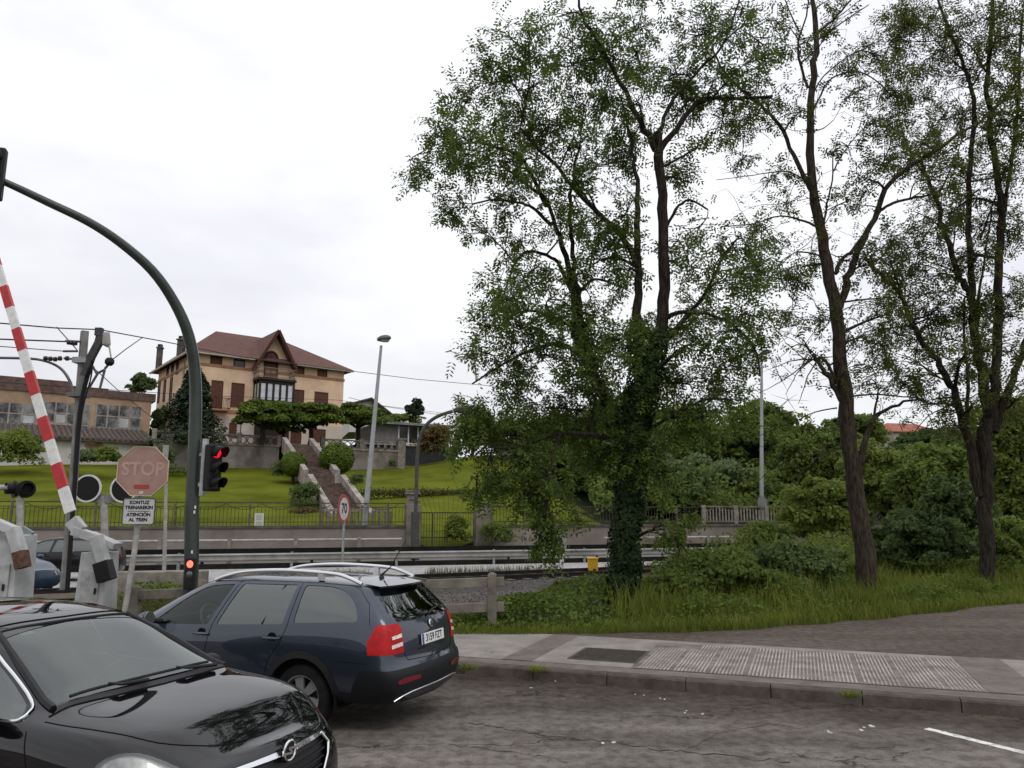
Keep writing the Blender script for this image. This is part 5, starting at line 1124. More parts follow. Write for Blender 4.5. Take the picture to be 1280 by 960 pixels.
# small white notice on the railing
nb_ = along(-11.6)-NW*.06; no = empty('notice_board', nb_+Vector((0, 0, 1.72)), 0, 'small white notice with green printed lines tied to the iron railing', 'notice')
b = MB(); b.box((0, 0, .22), (.40, .02, .66), math.atan2(EW.y, EW.x)); b.build('panel', M('notice_white', (.52, .52, .46), .6, var=.06), no)
b = MB(); 
for z in (.42, .34, .26, .14, .06, -.02): b.box((0+.0, 0, z), (.26, .03, .035), math.atan2(EW.y, EW.x))
b.build('print_lines', M('notice_green', (.25, .32, .22), .7, var=.1), no)
# white tube railing on concrete posts
M_TUBE = M('tube_white', (.34, .33, .315), .6, var=.2, scale=5)
def rail2(x): return Vector((x, railY(x)+1.15, .13))
tr = empty('tube_railing', rail2(-10), 0, 'white two tube pedestrian railing on concrete posts beside the far footway', 'railing')
for z in (.50, .98):
    b = MB(); b.tube([rail2(-40)+Vector((0, 0, z)), rail2(-5.0)+Vector((0, 0, z))], .055, 8); b.build('tube', M_TUBE, tr, world=True, smooth=True)
x = -38.0
while x < -4.9: b = MB(); b.beam(rail2(x), rail2(x)+Vector((0, 0, 1.08)), .20, .16); b.build('post', M_CONC, tr, world=True, bevel=.01); x += 2.6
tr = empty('tube_railing', rail2(12), 0, 'pale tube railing on short posts under the concrete balustrade', 'railing')
for z in (.55, .95):
    b = MB(); b.tube([rail2(4.5)+Vector((0, 0, z)), rail2(24)+Vector((0, 0, z))], .05, 8); b.build('tube', M_TUBE, tr, world=True, smooth=True)
for k in range(8): x = 5+2.5*k; b = MB(); b.beam(rail2(x), rail2(x)+Vector((0, 0, 1.05)), .16, .14); b.build('post', M_CONC, tr, world=True)
# crash barrier
def gr_(x): return Vector((x, railY(x)-.15, 0))
gd = empty('crash_barrier', gr_(0), 0, 'long galvanised crash barrier along the far side of the road', 'crash barrier')
prof = [(.0, .62), (-.06, .60), (-.08, .56), (-.02, .50), (-.02, .44), (-.08, .38), (-.06, .33), (0, .31)]
b = MB(); NR = Vector((-.287, .958, 0)); vs = []
for x in (-60, 70): vs += [gr_(x)+NR*o+Vector((0, 0, z)) for o, z in prof]
n_ = len(prof); b.add(vs, [(i, i+1, n_+i+1, n_+i) for i in range(n_-1)]); o = b.build('beam', M('barrier_zinc', (.25, .24, .225), .55, .35, var=.25, scale=1.5), gd, world=True); md = o.modifiers.new('t', 'SOLIDIFY'); md.thickness = .02
x = -38.6
while x < 26: b = MB(); b.beam(gr_(x)+NR*.06, gr_(x)+NR*.06+Vector((0, 0, .66)), .12, .10); b.build('post', M_GALV, gd, world=True); x += 4.2
kb2 = MB(); kb2.beam(Vector((-60, railY(-60)+.18, .06)), Vector((70, railY(70)+.18, .06)), .1, .28); tag(kb2.build('kerb', M('dark_kerb', (.04, .037, .034), .9, var=.3)), kind='structure')
# dark strip on posts, put in for the shaded gap behind the beam
gd = empty('crash_barrier', gr_(0)+NR*.55, 0, 'dark strip put in for the shade just behind the galvanised crash barrier', 'guard rail')
b = MB(); b.beam(gr_(-60)+NR*.5+Vector((0, 0, .70)), gr_(24)+NR*.5+Vector((0, 0, .70)), .06, .2); b.build('beam', M('gap_shade', (.012, .011, .011), .8, var=.3, scale=3), gd, world=True)
x = -37.8
while x < 23: b = MB(); b.beam(gr_(x)+NR*.58, gr_(x)+NR*.58+Vector((0, 0, .78)), .1, .1); b.build('post', MATS['gap_shade'], gd, world=True); x += 4.2
# concrete post and rail fence by the track (behind the estate car)
def cf(x): return Vector((x, 14.35+.02*x, .1+.034*(x+.36)))
cfn = empty('concrete_fence', cf(-.4), 0, 'weathered concrete post and rail fence ending beside the estate car', 'fence')
for z in (.86, .42):
    b = MB(); b.beam(cf(-6.9)+Vector((0, 0, z)), cf(-.14)+Vector((0, 0, z)), .10, .17); b.build('rail', M_CONC2, cfn, world=True, bevel=.012)
for x in (-.36, -2.5, -4.65, -6.75): 
    b = MB(); b.beam(cf(x)-Vector((0, 0, .15)), cf(x)+Vector((0, 0, .98)), .17, .16); b.lathe([(.09, 0), (.07, .03), (.03, .05), (.001, .055)], cf(x)+Vector((0, 0, .98)), (0, 0, 1), 10); b.build('post', M_CONC2, cfn, world=True, bevel=.012)
# low concrete wall beyond the STOP sign
lw = tag(MB().box(P(195, 726, 18.6)+Vector((0, 0, -.15)), (2.3, .25, .75), .2).build('low_wall', M_CONC, None, bevel=.03), 'low pale concrete block behind the STOP sign post', 'wall')
# trackside marker and yellow box
mk = G(702.5, 730); mk.z = .0; mk = Vector((1.6, 26.6, .0)); mr_ = empty('trackside_marker', mk, 0, 'white trackside post with a small grey box on top', 'marker')
c0 = P(702.5, 716, 27.9)
mr_.location = Vector((c0.x, 27.9, .0))
b = MB(); b.tube([(0, 0, 0), (0, 0, .98)], .075, 10); b.build('post', M_WHITE, mr_, smooth=True)
b = MB(); b.box((0, 0, 1.16), (.32, .26, .36)); b.build('box', M_GREYP, mr_, bevel=.02)
b = MB(); b.lathe([(.08, 0), (.08, .05), (.06, .05), (.06, 0)], (0, 0, .86), (0, 0, 1), 12); b.build('band', M_SIGNBLK, mr_)
yb = P(741, 712, 27.5); yb.z = .1; ye = empty('yellow_cabinet', yb, 0, 'small yellow trackside cabinet with a brown foot beside the ivy trunk', 'cabinet')
b = MB(); b.box((0, 0, .36), (.34, .3, .40)); b.box((0, 0, .58), (.38, .34, .06)); b.build('casing', M('cabinet_yellow', (.62, .36, .015), .5, var=.12), ye, bevel=.02)
b = MB(); b.box((.02, 0, .08), (.12, .12, .2)); b.box((.05, -.16, .2), (.10, .03, .08)); b.build('foot', M('foot_brown', (.12, .05, .03), .8, var=.3), ye)
# slim post left of the mast
sp2 = P(205, 735, 22); sp2.z = 0; so_ = empty('slim_post', sp2, 0, 'slim pale leaning post between the STOP sign and the green mast', 'post')
b = MB(); b.tube([(0, 0, 0), P(207, 640, 22)-sp2, P(208, 560, 22)-sp2], [.06, .05, .04], 8); b.build('post', M_PALE, so_, smooth=True)
b = MB(); b.box(P(207, 563, 22)-sp2, (.12, .12, .3)); b.build('post_cap', M_PALE, so_)
# ================================================================== BUILDINGS
M_OCHRE = M('ochre_render', (.70, .50, .345), .9, var=.16, scale=.5, bump=.2, bscale=14, detail=10)
M_OCHRE2 = M('orange_band', (.36, .185, .105), .9, var=.15, scale=1)
M_CREAM = M('cream_render', (.60, .52, .43), .9, var=.12, scale=.6)
M_SHUT = M('brown_shutter', (.115, .045, .03), .7, var=.25, scale=5)
M_WIN = M('dark_window', (.025, .025, .027), .15, var=.3, scale=2)
M_GUT = M('pale_gutter', (.40, .34, .28), .6, var=.15)
M_WWOOD = M('white_wood', (.55, .55, .54), .6, var=.1)
M_DWOOD = M('dark_wood', (.022, .015, .014), .6, var=.3)
def tilemat(name, c1, c2, rows=3.2):
    m = bpy.data.materials.new(name); m.use_nodes = True; t = m.node_tree; n = t.nodes; l = t.links; b = n['Principled BSDF']; b.inputs['Roughness'].default_value = .9
    g = n.new('ShaderNodeTexCoord'); z = n.new('ShaderNodeTexNoise'); z.inputs['Scale'].default_value = 1.6; z.inputs['Detail'].default_value = 8; z.inputs['Roughness'].default_value = .75; l.new(g.outputs['Object'], z.inputs['Vector'])
    r = n.new('ShaderNodeValToRGB'); r.color_ramp.elements[0].position = .35; r.color_ramp.elements[1].position = .65; r.color_ramp.elements[0].color = (*c1, 1); r.color_ramp.elements[1].color = (*c2, 1); l.new(z.outputs['Fac'], r.inputs['Fac'])
    w = n.new('ShaderNodeTexWave'); w.inputs['Scale'].default_value = rows; w.bands_direction = 'X'; l.new(g.outputs['Object'], w.inputs['Vector'])
    bp = n.new('ShaderNodeBump'); bp.inputs['Strength'].default_value = .7; bp.inputs['Distance'].default_value = .06; l.new(w.outputs['Fac'], bp.inputs['Height']); l.new(bp.outputs['Normal'], b.inputs['Normal'])
    l.new(r.outputs['Color'], b.inputs['Base Color']); MATS[name] = m; return m
M_TILE = tilemat('roof_tiles', (.105, .048, .040), (.165, .075, .058)); M_TILE2 = tilemat('grey_tiles', (.06, .045, .038), (.13, .095, .08)); M_TILE3 = tilemat('red_tiles', (.32, .10, .07), (.42, .15, .10))
class Facade:
    def __init__(s, A, B, z0): 
        s.A = Vector((A.x, A.y, z0)); d = Vector((B.x-A.x, B.y-A.y, 0)); s.W = d.length; s.u = d.normalized(); s.n = Vector((s.u.y, -s.u.x, 0)); s.z = Vector((0, 0, 1))
    def px(s, u, v, off=0):
        r = Vector(ray(u, v)); o = Vector((0, 0, CAM_H)); q = s.A+s.n*off; t = (q-o).dot(s.n)/r.dot(s.n); p = o+r*t-s.A; return (p.dot(s.u), p.z)
    def pt(s, x, z, off=0): return s.A+s.u*x+s.z*z+s.n*off
    def box(s, B_, x0, x1, z0, z1, o0, o1):
        vs = [s.pt(x, z, o) for o in (o0, o1) for x, z in ((x0, z0), (x1, z0), (x1, z1), (x0, z1))]; B_.add(vs, [(3, 2, 1, 0), (4, 5, 6, 7), (0, 1, 5, 4), (1, 2, 6, 5), (2, 3, 7, 6), (3, 0, 4, 7)]); return B_
    def rect(s, u0, v0, u1, v1):
        """pixel box -> (x0,x1,z0,z1) on the facade"""
        um, vm = (u0+u1)/2, (v0+v1)/2; a = s.px(u0, vm); b = s.px(u1, vm); t = s.px(um, v0); c = s.px(um, v1); return (a[0], b[0], c[1], t[1])
ZE = P(236, 437, 62).z; A_ = P(236, 437, 62); B_ = G(442, 463, ZE); C_ = G(182, 461, ZE)
ZG = 7.95
villa = empty('villa', (A_.x, A_.y, ZG), 0, 'large ochre villa with brown hipped roof, brown shutters and a dark glazed bay', 'house')
F = Facade(A_, B_, ZG); F.A -= F.n*0; 
# inset the eaves: facade stands .6 behind the eaves line
Wf = F.W; OV = .65
dL = -F.n; DEP = 11.5
FA = Facade(A_+dL*OV+F.u*OV, B_+dL*OV-F.u*OV, ZG); Hh = ZE-ZG
c00, c10 = FA.pt(0, 0), FA.pt(FA.W, 0); c11, c01 = c10+dL*DEP, c00+dL*DEP
SD = Facade(c01, c00, ZG)
b = MB()
vs = [c00, c10, c11, c01]; b.add(vs+[v+Vector((0, 0, Hh)) for v in vs], [(0, 1, 5, 4), (1, 2, 6, 5), (2, 3, 7, 6), (3, 0, 4, 7), (4, 5, 6, 7)])
# gable front (flush with the facade, 3 mm proud)
gx0 = FA.px(322, 446)[0]; gx1 = FA.px(362, 452)[0]; gm_ = (FA.px(343, 420)[0]); gz = FA.px(343, 417)[1]; zl = Hh-.1
g_ = [FA.pt(gx0, zl-1.2, .003), FA.pt(gx1, zl-1.2, .003), FA.pt(gx1, zl, .003), FA.pt((gx0+gx1)/2, gz, .003), FA.pt(gx0, zl, .003)]
b.add(g_+[p+dL*4.5 for p in g_], [(0, 1, 2, 3, 4), (2, 7, 8, 3), (4, 3, 8, 9)])
b.build('wall', M_OCHRE, villa, world=True)
b = MB(); bz = FA.px(290, 523)[1]; FA.box(b, -.04, FA.W+.04, 0, bz, -.2, .04); SD.box(b, -.0, SD.W+.04, 0, bz, -.2, .04); b.build('plinth_render', M_CREAM, villa, world=True)
b = MB()
for v_, h_ in (((300, 462), .22), ((292, 517), .28)):
    z = FA.px(*v_)[1]; FA.box(b, -.06, FA.W+.06, z, z+h_, -.1, .07); SD.box(b, 0, SD.W+.06, z, z+h_, -.1, .07)
b.build('string_course', M_OCHRE2, villa, world=True)
# roof: hip with cross gable
e = [A_+Vector((0, 0, 0)), B_, B_+dL*(DEP+2*OV), A_+dL*(DEP+2*OV)]; 
for q in e: q.z = ZE
RD = (DEP+2*OV)/2; r0 = A_+F.u*(RD*.62)+dL*RD; r1 = B_-F.u*(RD*.72)+dL*RD
zr = P(289, 414, r0.y).z; r0.z = r1.z = zr
def slab(B2, poly, th=.14):
    n_ = len(poly); B2.add([*poly, *[p-Vector((0, 0, th)) for p in poly]], [tuple(range(n_)), tuple(reversed(range(n_, 2*n_)))]+[(i, n_+i, n_+(i+1) % n_, (i+1) % n_) for i in range(n_)])
b = MB(); slab(b, [e[0], e[1], r1, r0]); slab(b, [e[1], e[2], r1]); slab(b, [e[2], e[3], r0, r1]); slab(b, [e[3], e[0], r0])
gc = (gx0+gx1)/2; gx0o, gx1o = gx0-.45, gx1+.45; zlo = zl+.15-(gz-zl)*.45/((gx1-gx0)/2); zap = gz+.22
ap0, ap1 = FA.pt(gc, zap, .85), FA.pt(gc, zap, -RD*.95); l0_, l1_ = FA.pt(gx0o, zlo, .85), FA.pt(gx0o, zlo, -2.6); q0_, q1_ = FA.pt(gx1o, zlo, .85), FA.pt(gx1o, zlo, -2.6)
slab(b, [l0_, ap0, ap1, l1_], .12); slab(b, [ap0, q0_, q1_, ap1], .12)
roof = b.build('roof', M_TILE, villa, world=True)
b = MB()
b.beam(e[0]-Vector((0, 0, .12)), FA.pt(gx0o, Hh-.12, OV), .16, .14); b.beam(FA.pt(gx1o, Hh-.12, OV), e[1]-Vector((0, 0, .12)), .16, .14); b.beam(e[3]-Vector((0, 0, .12)), e[0]-Vector((0, 0, .12)), .16, .14)
b.tube([FA.pt(.3, 0, .1), FA.pt(.3, Hh-.1, .1)], .06, 6); b.tube([SD.pt(SD.W-2.6, 0, .1), SD.pt(SD.W-2.6, Hh-.3, .1)], .06, 6); b.build('gutter', M_GUT, villa, world=True)
b = MB(); b.beam(l0_+FA.n*.06-Vector((0, 0, .08)), ap0+FA.n*.06-Vector((0, 0, .08)), .10, .24); b.beam(ap0+FA.n*.06-Vector((0, 0, .08)), q0_+FA.n*.06-Vector((0, 0, .08)), .10, .24); b.build('gable_board', M('gable_wood', (.07, .03, .025), .8, var=.2), villa, world=True)
# chimneys on the roof
for (u, v0, v1, yy, w_) in ((199, 431, 450, e[3].y-1, .42), (226, 421, 442, (e[3].y+e[0].y)/2, .55)):
    c = P(u, v1, yy); t_ = P(u, v0, yy).z-.35; b = MB(); b.box((c.x, c.y, (c.z-1+t_)/2), (w_, w_, t_-c.z+1)); b.box((c.x, c.y, t_+.05), (w_*1.3, w_*1.3, .12)); b.box((c.x, c.y, t_+.35), (w_*.8, w_*.8, .08)); 
    for i in (-1, 1):
        for j in (-1, 1): b.box((c.x+i*w_*.3, c.y+j*w_*.3, t_+.2), (.1, .1, .3))
    o = b.build('chimney', M('chimney_grey', (.10, .085, .08), .9, var=.3), roof); o.matrix_parent_inverse.identity(); 
    for vtx in o.data.vertices: vtx.co -= villa.location
# windows
def window(R, mat, name='window', frame=True, off=.02, parent=villa, f=FA, shut=False):
    x0, x1, z0, z1 = R; b = MB(); f.box(b, x0, x1, z0, z1, -.05, off); w_ = b.build(name, mat, parent, world=True)
    if frame:
        b = MB(); t = .07
        for q in ((x0-t, x0, z0-t, z1+t), (x1, x1+t, z0-t, z1+t), (x0, x1, z1, z1+t), (x0, x1, z0-t, z0)): f.box(b, *q, -.02, off+.045)
        if shut:
            xm = (x0+x1)/2; f.box(b, xm-.02, xm+.02, z0, z1, off, off+.015)
            k = int((z1-z0)/.16)
            for i in range(1, k): z = z0+(z1-z0)*i/k; f.box(b, x0+.06, x1-.06, z-.012, z+.012, off, off+.012)
        o = b.build('frame', M_DWOOD if not shut else M('shutter_frame', (.09, .035, .025), .7, var=.2), w_)
        for vtx in o.data.vertices: vtx.co -= parent.location
    return w_
def R4(x0, y0, x1, y1): return FA.rect(170+x0/4.571, 400+y0/4.571, 170+x1/4.571, 400+y1/4.571)
for r in ((430, 212, 487, 254), (562, 231, 617, 271), (908, 274, 956, 316), (1041, 290, 1087, 331)): window(R4(*r), M_SHUT if r[0] != 562 else M_WIN)
for r in ((432, 350, 490, 505), (547, 365, 612, 494), (900, 402, 955, 478), (1023, 416, 1092, 492), (535, 594, 593, 668), (887, 620, 938, 700), (1015, 628, 1076, 694)): window(R4(*r), M_SHUT, 'shuttered_window', shut=True, off=.02 if r[1] < 590 else .07)
for (u, v, w_, h_) in ((221, 461, .5, .9), (215, 463.5, .5, .9), (209, 466, .5, .9), (198, 491, .55, 1.9), (205, 489, .55, 1.9), (213, 486, .55, 1.9)):
    x, z = SD.px(u-16.5 if False else u, v); x0 = x; window((x0, x0+w_, z-h_/2, z+h_/2), M_SHUT if h_ > 1 else M_WIN, f=SD)
# cellar arch (light) and the dark arbour opening
b = MB(); x0, x1, z0, z1 = R4(575, 555, 648, 668); poly = [(x0, z0), (x1, z0), (x1, z1-.7)]+[((x0+x1)/2+(x1-x0)/2*math.cos(a), z1-.7+.7*math.sin(a)) for a in np.linspace(.2, math.pi-.2, 8)]+[(x0, z1-.7)]
b.prism(poly, FA.pt(0, 0, .045), FA.u, FA.z, FA.n, .03); b.build('arch_panel', M('arch_plaster', (.6, .56, .5), .9, var=.1), villa, world=True)
# arched attic door + balcony on the bay
x0, x1, z0, z1 = R4(737, 182, 806, 336); xm = (x0+x1)/2; rr = (x1-x0)/2
poly = [(x0, z0), (x1, z0), (x1, z1-rr)]+[(xm+rr*math.cos(a), z1-rr+rr*math.sin(a)) for a in np.linspace(.12, math.pi-.12, 12)]+[(x0, z1-rr)]
b = MB(); b.prism(poly, FA.pt(0, 0, .0), FA.u, FA.z, FA.n, .05); dr = b.build('arched_door', M_SHUT, villa, world=True)
b = MB(); pts = [FA.pt(x, z, .06) for x, z in poly[2:]]; b.tube([FA.pt(x1, z0, .06)]+pts+[FA.pt(x0, z0, .06)], .09, 6); b.beam(FA.pt(xm, z0, .06), FA.pt(xm, z1-.3, .06), .05, .04); b.beam(FA.pt(x0, z1-rr, .06), FA.pt(x1, z1-rr, .06), .05, .08); o = b.build('frame', M_DWOOD, dr)
for vtx in o.data.vertices: vtx.co -= villa.location
# glazed bay: projects 1.5 m
BO = 1.5
bx0 = FA.px(316, 490)[0]+.0; bx1 = FA.px(369, 490)[0]; x0, x1, z0, z1 = R4(672, 338, 905, 515)
bx0, bx1 = FA.px(325.5, 490, BO)[0]-.05, FA.px(367, 492, BO)[0]; zb0, zb1 = FA.px(345, 513, BO)[1], FA.px(345, 476, BO)[1]
b = MB(); FA.box(b, bx0-.15, bx1+.15, zb1, zb1+.18, .0, BO+.2); FA.box(b, bx0, bx1, zb0-.15, zb0+.05, 0, BO); 
nbar = 5
for i in range(nbar+1): x = bx0+(bx1-bx0)*i/nbar; FA.box(b, x-.08, x+.08, zb0, zb1, BO-.1, BO+.03)
FA.box(b, bx0, bx1, (zb0+zb1)/2-.55, (zb0+zb1)/2-.43, BO-.08, BO+.02); FA.box(b, bx0, bx1, zb1-.25, zb1, BO-.08, BO+.025)
for x in (bx0, bx1): 
    for o in (.1, BO*.5): FA.box(b, x-.06, x+.06, zb0, zb1, o-.07, o+.07)
bay = b.build('glazed_bay', M_DWOOD, villa, world=True)
for i in range(nbar):
    xa, xb = bx0+(bx1-bx0)*i/nbar+.10, bx0+(bx1-bx0)*(i+1)/nbar-.10; b = MB(); FA.box(b, xa, xb, zb0+.1, zb1-.3, BO-.09, BO-.06); o = b.build('pane', M('curtained_pane', (.52, .54, .56), .2, var=.15, scale=1.5, coat=.6), bay)
    for vtx in o.data.vertices: vtx.co -= villa.location
b = MB(); FA.box(b, bx0-.01, bx0+.015, zb0+.1, zb1-.3, .2, BO-.12); FA.box(b, bx1-.015, bx1+.01, zb0+.1, zb1-.3, .2, BO-.12); o = b.build('side_pane', M('curtained_pane', (.5, .5, .5)), bay)
for vtx in o.data.vertices: vtx.co -= villa.location
b = MB(); FA.box(b, bx0+.2, bx1-.2, 0, zb0-.15, .05, BO-.1); o = b.build('bay_base', M_DWOOD, bay)
for vtx in o.data.vertices: vtx.co -= villa.location
b = MB(); zt = zb1+.18
for o, (xa, xb) in ((BO+.1, (bx0-.1, bx1+.1)),):
    for z in (.9, .1): b.beam(FA.pt(xa, zt+z, o), FA.pt(xb, zt+z, o), .04, .05)
    k = 22
    for i in range(k+1): x = xa+(xb-xa)*i/k; b.beam(FA.pt(x, zt, o), FA.pt(x, zt+.9, o), .022, .022)
for x in (bx0-.1, bx1+.1):
    for z in (.9, .5, .1): b.beam(FA.pt(x, zt+z, 0), FA.pt(x, zt+z, BO+.1), .05, .06)
    for i in range(8): o = BO*i/8; b.beam(FA.pt(x, zt, o), FA.pt(x, zt+.9, o), .03, .03)
b.build('balcony_railing', M('balcony_iron', (.22, .17, .13), .7, var=.2), villa, world=True)
# left small balcony
b = MB(); x0, x1, z0, z1 = R4(410, 455, 518, 515); FA.box(b, x0, x1, z0-.12, z0, 0, 1.0); b.build('balcony_slab', M_OCHRE2, villa, world=True)
b = MB()
for z in (.95, .1): b.beam(FA.pt(x0, z0+z, .95), FA.pt(x1, z0+z, .95), .05, .05); b.beam(FA.pt(x1, z0+z, 0), FA.pt(x1, z0+z, .95), .05, .05)
for i in range(15): x = x0+(x1-x0)*i/14; b.beam(FA.pt(x, z0, .95), FA.pt(x, z0+.95, .95), .025, .025)
b.build('balcony_railing', M('rust_iron', (.09, .04, .03), .8, var=.3), villa, world=True)
# ---------------- terrace walls, balustrades, stairs
ZT = 7.55
TL = G(196, 552, ZT); TR = G(500, 565, ZT); TF = Facade(TL, TR, 0)
tag(MB().add([TL, TR, TR+dL*30, TL+dL*30], [(0, 1, 2, 3)]).build('terrace', M('terrace_gravel', (.2, .18, .15), .95, var=.2)), kind='structure')
def xs_(u, v): return TF.px(u, v)[0]
M_TW = M('terrace_wall', (.23, .20, .18), .92, var=.45, scale=.55, bump=.4, bscale=8, detail=9)
for (ua, ub, lab) in ((192, 349, 'stained grey terrace wall below the villa, left of the steps'), (404, 499, 'stained grey terrace wall below the villa, right of the steps')):
    xa, xb = xs_(ua, 560), xs_(ub, 562); w_ = empty('terrace_wall', TF.pt((xa+xb)/2, 4.6), 0, lab, 'wall')
    b = MB(); TF.box(b, xa, xb, 4.4, ZT-.02, -.5, 0); b.build('wall_body', M_TW, w_, world=True); b = MB(); TF.box(b, xa-.05, xb+.05, ZT-.02, ZT+.14, -.55, .08); b.build('coping', M_CONC, w_, world=True)
    bl = empty('terrace_balustrade', TF.pt((xa+xb)/2, ZT+.14), 0, 'pierced pale balustrade with ring pattern on the terrace wall, '+('left' if ua < 300 else 'right')+' of the steps', 'balustrade')
    b = MB(); TF.box(b, xa, xb, ZT+.74, ZT+.86, -.34, -.16); b.build('rail', M_CONC, bl, world=True)
    b = MB(); x = xa+.3
    while x < xb-.2:
        c = TF.pt(x, ZT+.44, -.25); b.tube([c+TF.u*math.cos(a)*.25+Vector((0, 0, math.sin(a)*.28)) for a in np.linspace(0, 2*math.pi, 9)], .045, 4, cap=False); b.beam(c+TF.u*.3-Vector((0, 0, .3)), c+TF.u*.3+Vector((0, 0, .3)), .05, .05); x += .6
    b.build('ring_balusters', M_CONC, bl, world=True)
    x = xa
    while x <= xb+.1: b = MB(); TF.box(b, x-.16, x+.16, ZT+.14, ZT+.98, -.42, -.08); b.build('pier', M_CONC, bl, world=True); x += (xb-xa)/max(1, round((xb-xa)/3.4))
pc_ = TF.pt(xs_(499, 562)+.25, 0); tp_ = empty('terrace_pillar', pc_+Vector((0, 0, 5)), 0, 'square pale pillar at the right end of the terrace wall', 'pillar'); b = MB(); b.box(pc_+Vector((0, 0, 6.8)), (.6, .6, 3.6)); b.build('shaft', M_CONC, tp_, world=True); b = MB(); b.box(pc_+Vector((0, 0, 8.65)), (.75, .75, .14)); b.build('cap', M_CONC, tp_, world=True)
# stairs: two flights
def stair(p0, p1, w, n, label):
    s_ = empty('garden_steps', p0, 0, label, 'steps'); b = MB(); d = Vector((p1.x-p0.x, p1.y-p0.y, 0)); L_ = d.length; d.normalize(); r = Vector((d.y, -d.x, 0))
    for i in range(n):
        a = p0+d*(L_*i/n); z1 = p0.z+(p1.z-p0.z)*(i+1)/n; q = [a-r*w/2, a+r*w/2, a+r*w/2+d*(L_/n), a-r*w/2+d*(L_/n)]
        b.add([Vector((v.x, v.y, p0.z-.5)) for v in q]+[Vector((v.x, v.y, z1)) for v in q], [(3, 2, 1, 0), (4, 5, 6, 7), (0, 1, 5, 4), (1, 2, 6, 5), (2, 3, 7, 6), (3, 0, 4, 7)])
    b.build('steps', M('step_stone', (.12, .085, .07), .9, var=.4, scale=3), s_, world=True)
    for sg in (-1, 1):
        b = MB(); o = r*(sg*(w/2+.16)); h = .55; th = r*.16
        q = [p0+o+Vector((0, 0, -.6)), p0+o+Vector((0, 0, h)), p1+o+Vector((0, 0, h)), p1+o+Vector((0, 0, -.6))]; b.add([v-th for v in q]+[v+th for v in q], [(0, 1, 2, 3), (7, 6, 5, 4), (0, 4, 5, 1), (1, 5, 6, 2), (2, 6, 7, 3), (3, 7, 4, 0)])
        b.build('side_wall', M('stair_wall', (.30, .265, .235), .9, var=.35, scale=1.5, bump=.3), s_, world=True)
s0 = P(441, 648, 40.5); s0.z = 1.75; s1 = P(408, 604, 48.5); s2 = P(402, 598, 49.5); s3 = G(372, 556, ZT)
stair(s0, s1, 1.7, 16, 'lower flight of garden steps rising from the railing between pale side walls'); stair(s2, s3, 1.7, 18, 'upper flight of garden steps climbing to the villa terrace')
# ---------------- garage to the right of the villa
ga_ = P(468, 556, 76); gb_ = P(560, 558, 80); GF = Facade(ga_, gb_, ga_.z); gr0 = empty('flat_garage', ga_, 0, 'low flat roofed pavilion with dark glazing, right of the villa', 'building')
b = MB(); GF.box(b, 0, GF.W, 0, 2.1, -6, 0); b.build('wall', M('garage_wall', (.16, .155, .15), .8, var=.2), gr0, world=True)
b = MB(); vs = [GF.pt(-1.2, 2.1, .9), GF.pt(GF.W+1, 2.1, .9), GF.pt(GF.W+1, 2.9, -8), GF.pt(-1.2, 2.9, -8)]; slab(b, [v+Vector((0, 0, .22)) for v in vs], .25); b.build('roof', M('sheet_roof', (.20, .195, .19), .6, var=.25, scale=.6), gr0, world=True)
k = 5
for i in range(k):
    x0, x1 = 2.6+i*(GF.W-2.8)/k, 2.6+(i+1)*(GF.W-2.8)/k-.16; w_ = window((x0, x1, .35, 1.95), M_WIN, 'glazing', parent=gr0, f=GF, frame=False)
b = MB(); 
for i in range(k+1): x = 2.52+i*(GF.W-2.8)/k; GF.box(b, x-.07, x+.07, .2, 2.05, 0, .05)
GF.box(b, 2.4, GF.W, .15, .35, 0, .06); b.build('frame', M_WWOOD, gr0, world=True)
b = MB(); GF.box(b, -2, GF.W+.5, -3.0, -.05, -6, .9); b.build('base_slab', M('shade_slab', (.04, .04, .042), .9, var=.2), gr0, world=True)  # dark colour stands for the shadow below the slab edge
b = MB(); GF.box(b, -1.5, GF.W+.6, -.05, .1, -6, 1.1); b.build('slab_edge', M_GREYP, gr0, world=True)
# white gabled house behind
w0 = P(440, 520, 92); wh = empty('white_house', w0, 0, 'small white gabled house behind the plane trees, right of the villa', 'house')
b = MB(); pa = [P(436, 530, 92), P(486, 530, 96), P(486, 519, 96), P(464, 499, 94), P(440, 501, 92)]
q = [P(436, 540, 92), P(482, 540, 96), P(482, 515, 96), P(465, 500, 94.3), P(438, 507, 92)]; b.add([*q, *[v+Vector((-3, 9, 0)) for v in q]], [(0, 1, 2, 3, 4), (1, 6, 7, 2), (0, 4, 9, 5), (5, 9, 8, 7, 6)]); b.build('wall', M('house_white', (.55, .53, .50), .9, var=.1), wh, world=True)
b = MB(); l_, m__, r_ = P(434, 505.5, 91.5), P(464, 497.5, 94), P(489, 517, 96.4); dd = Vector((-3, 9.5, 0)); f_ = Vector((.2, -.7, 0)); slab(b, [l_+f_, m__+f_, m__+dd, l_+dd], .2); slab(b, [m__+f_, r_+f_, r_+dd, m__+dd], .2); b.build('roof', M_TILE2, wh, world=True)
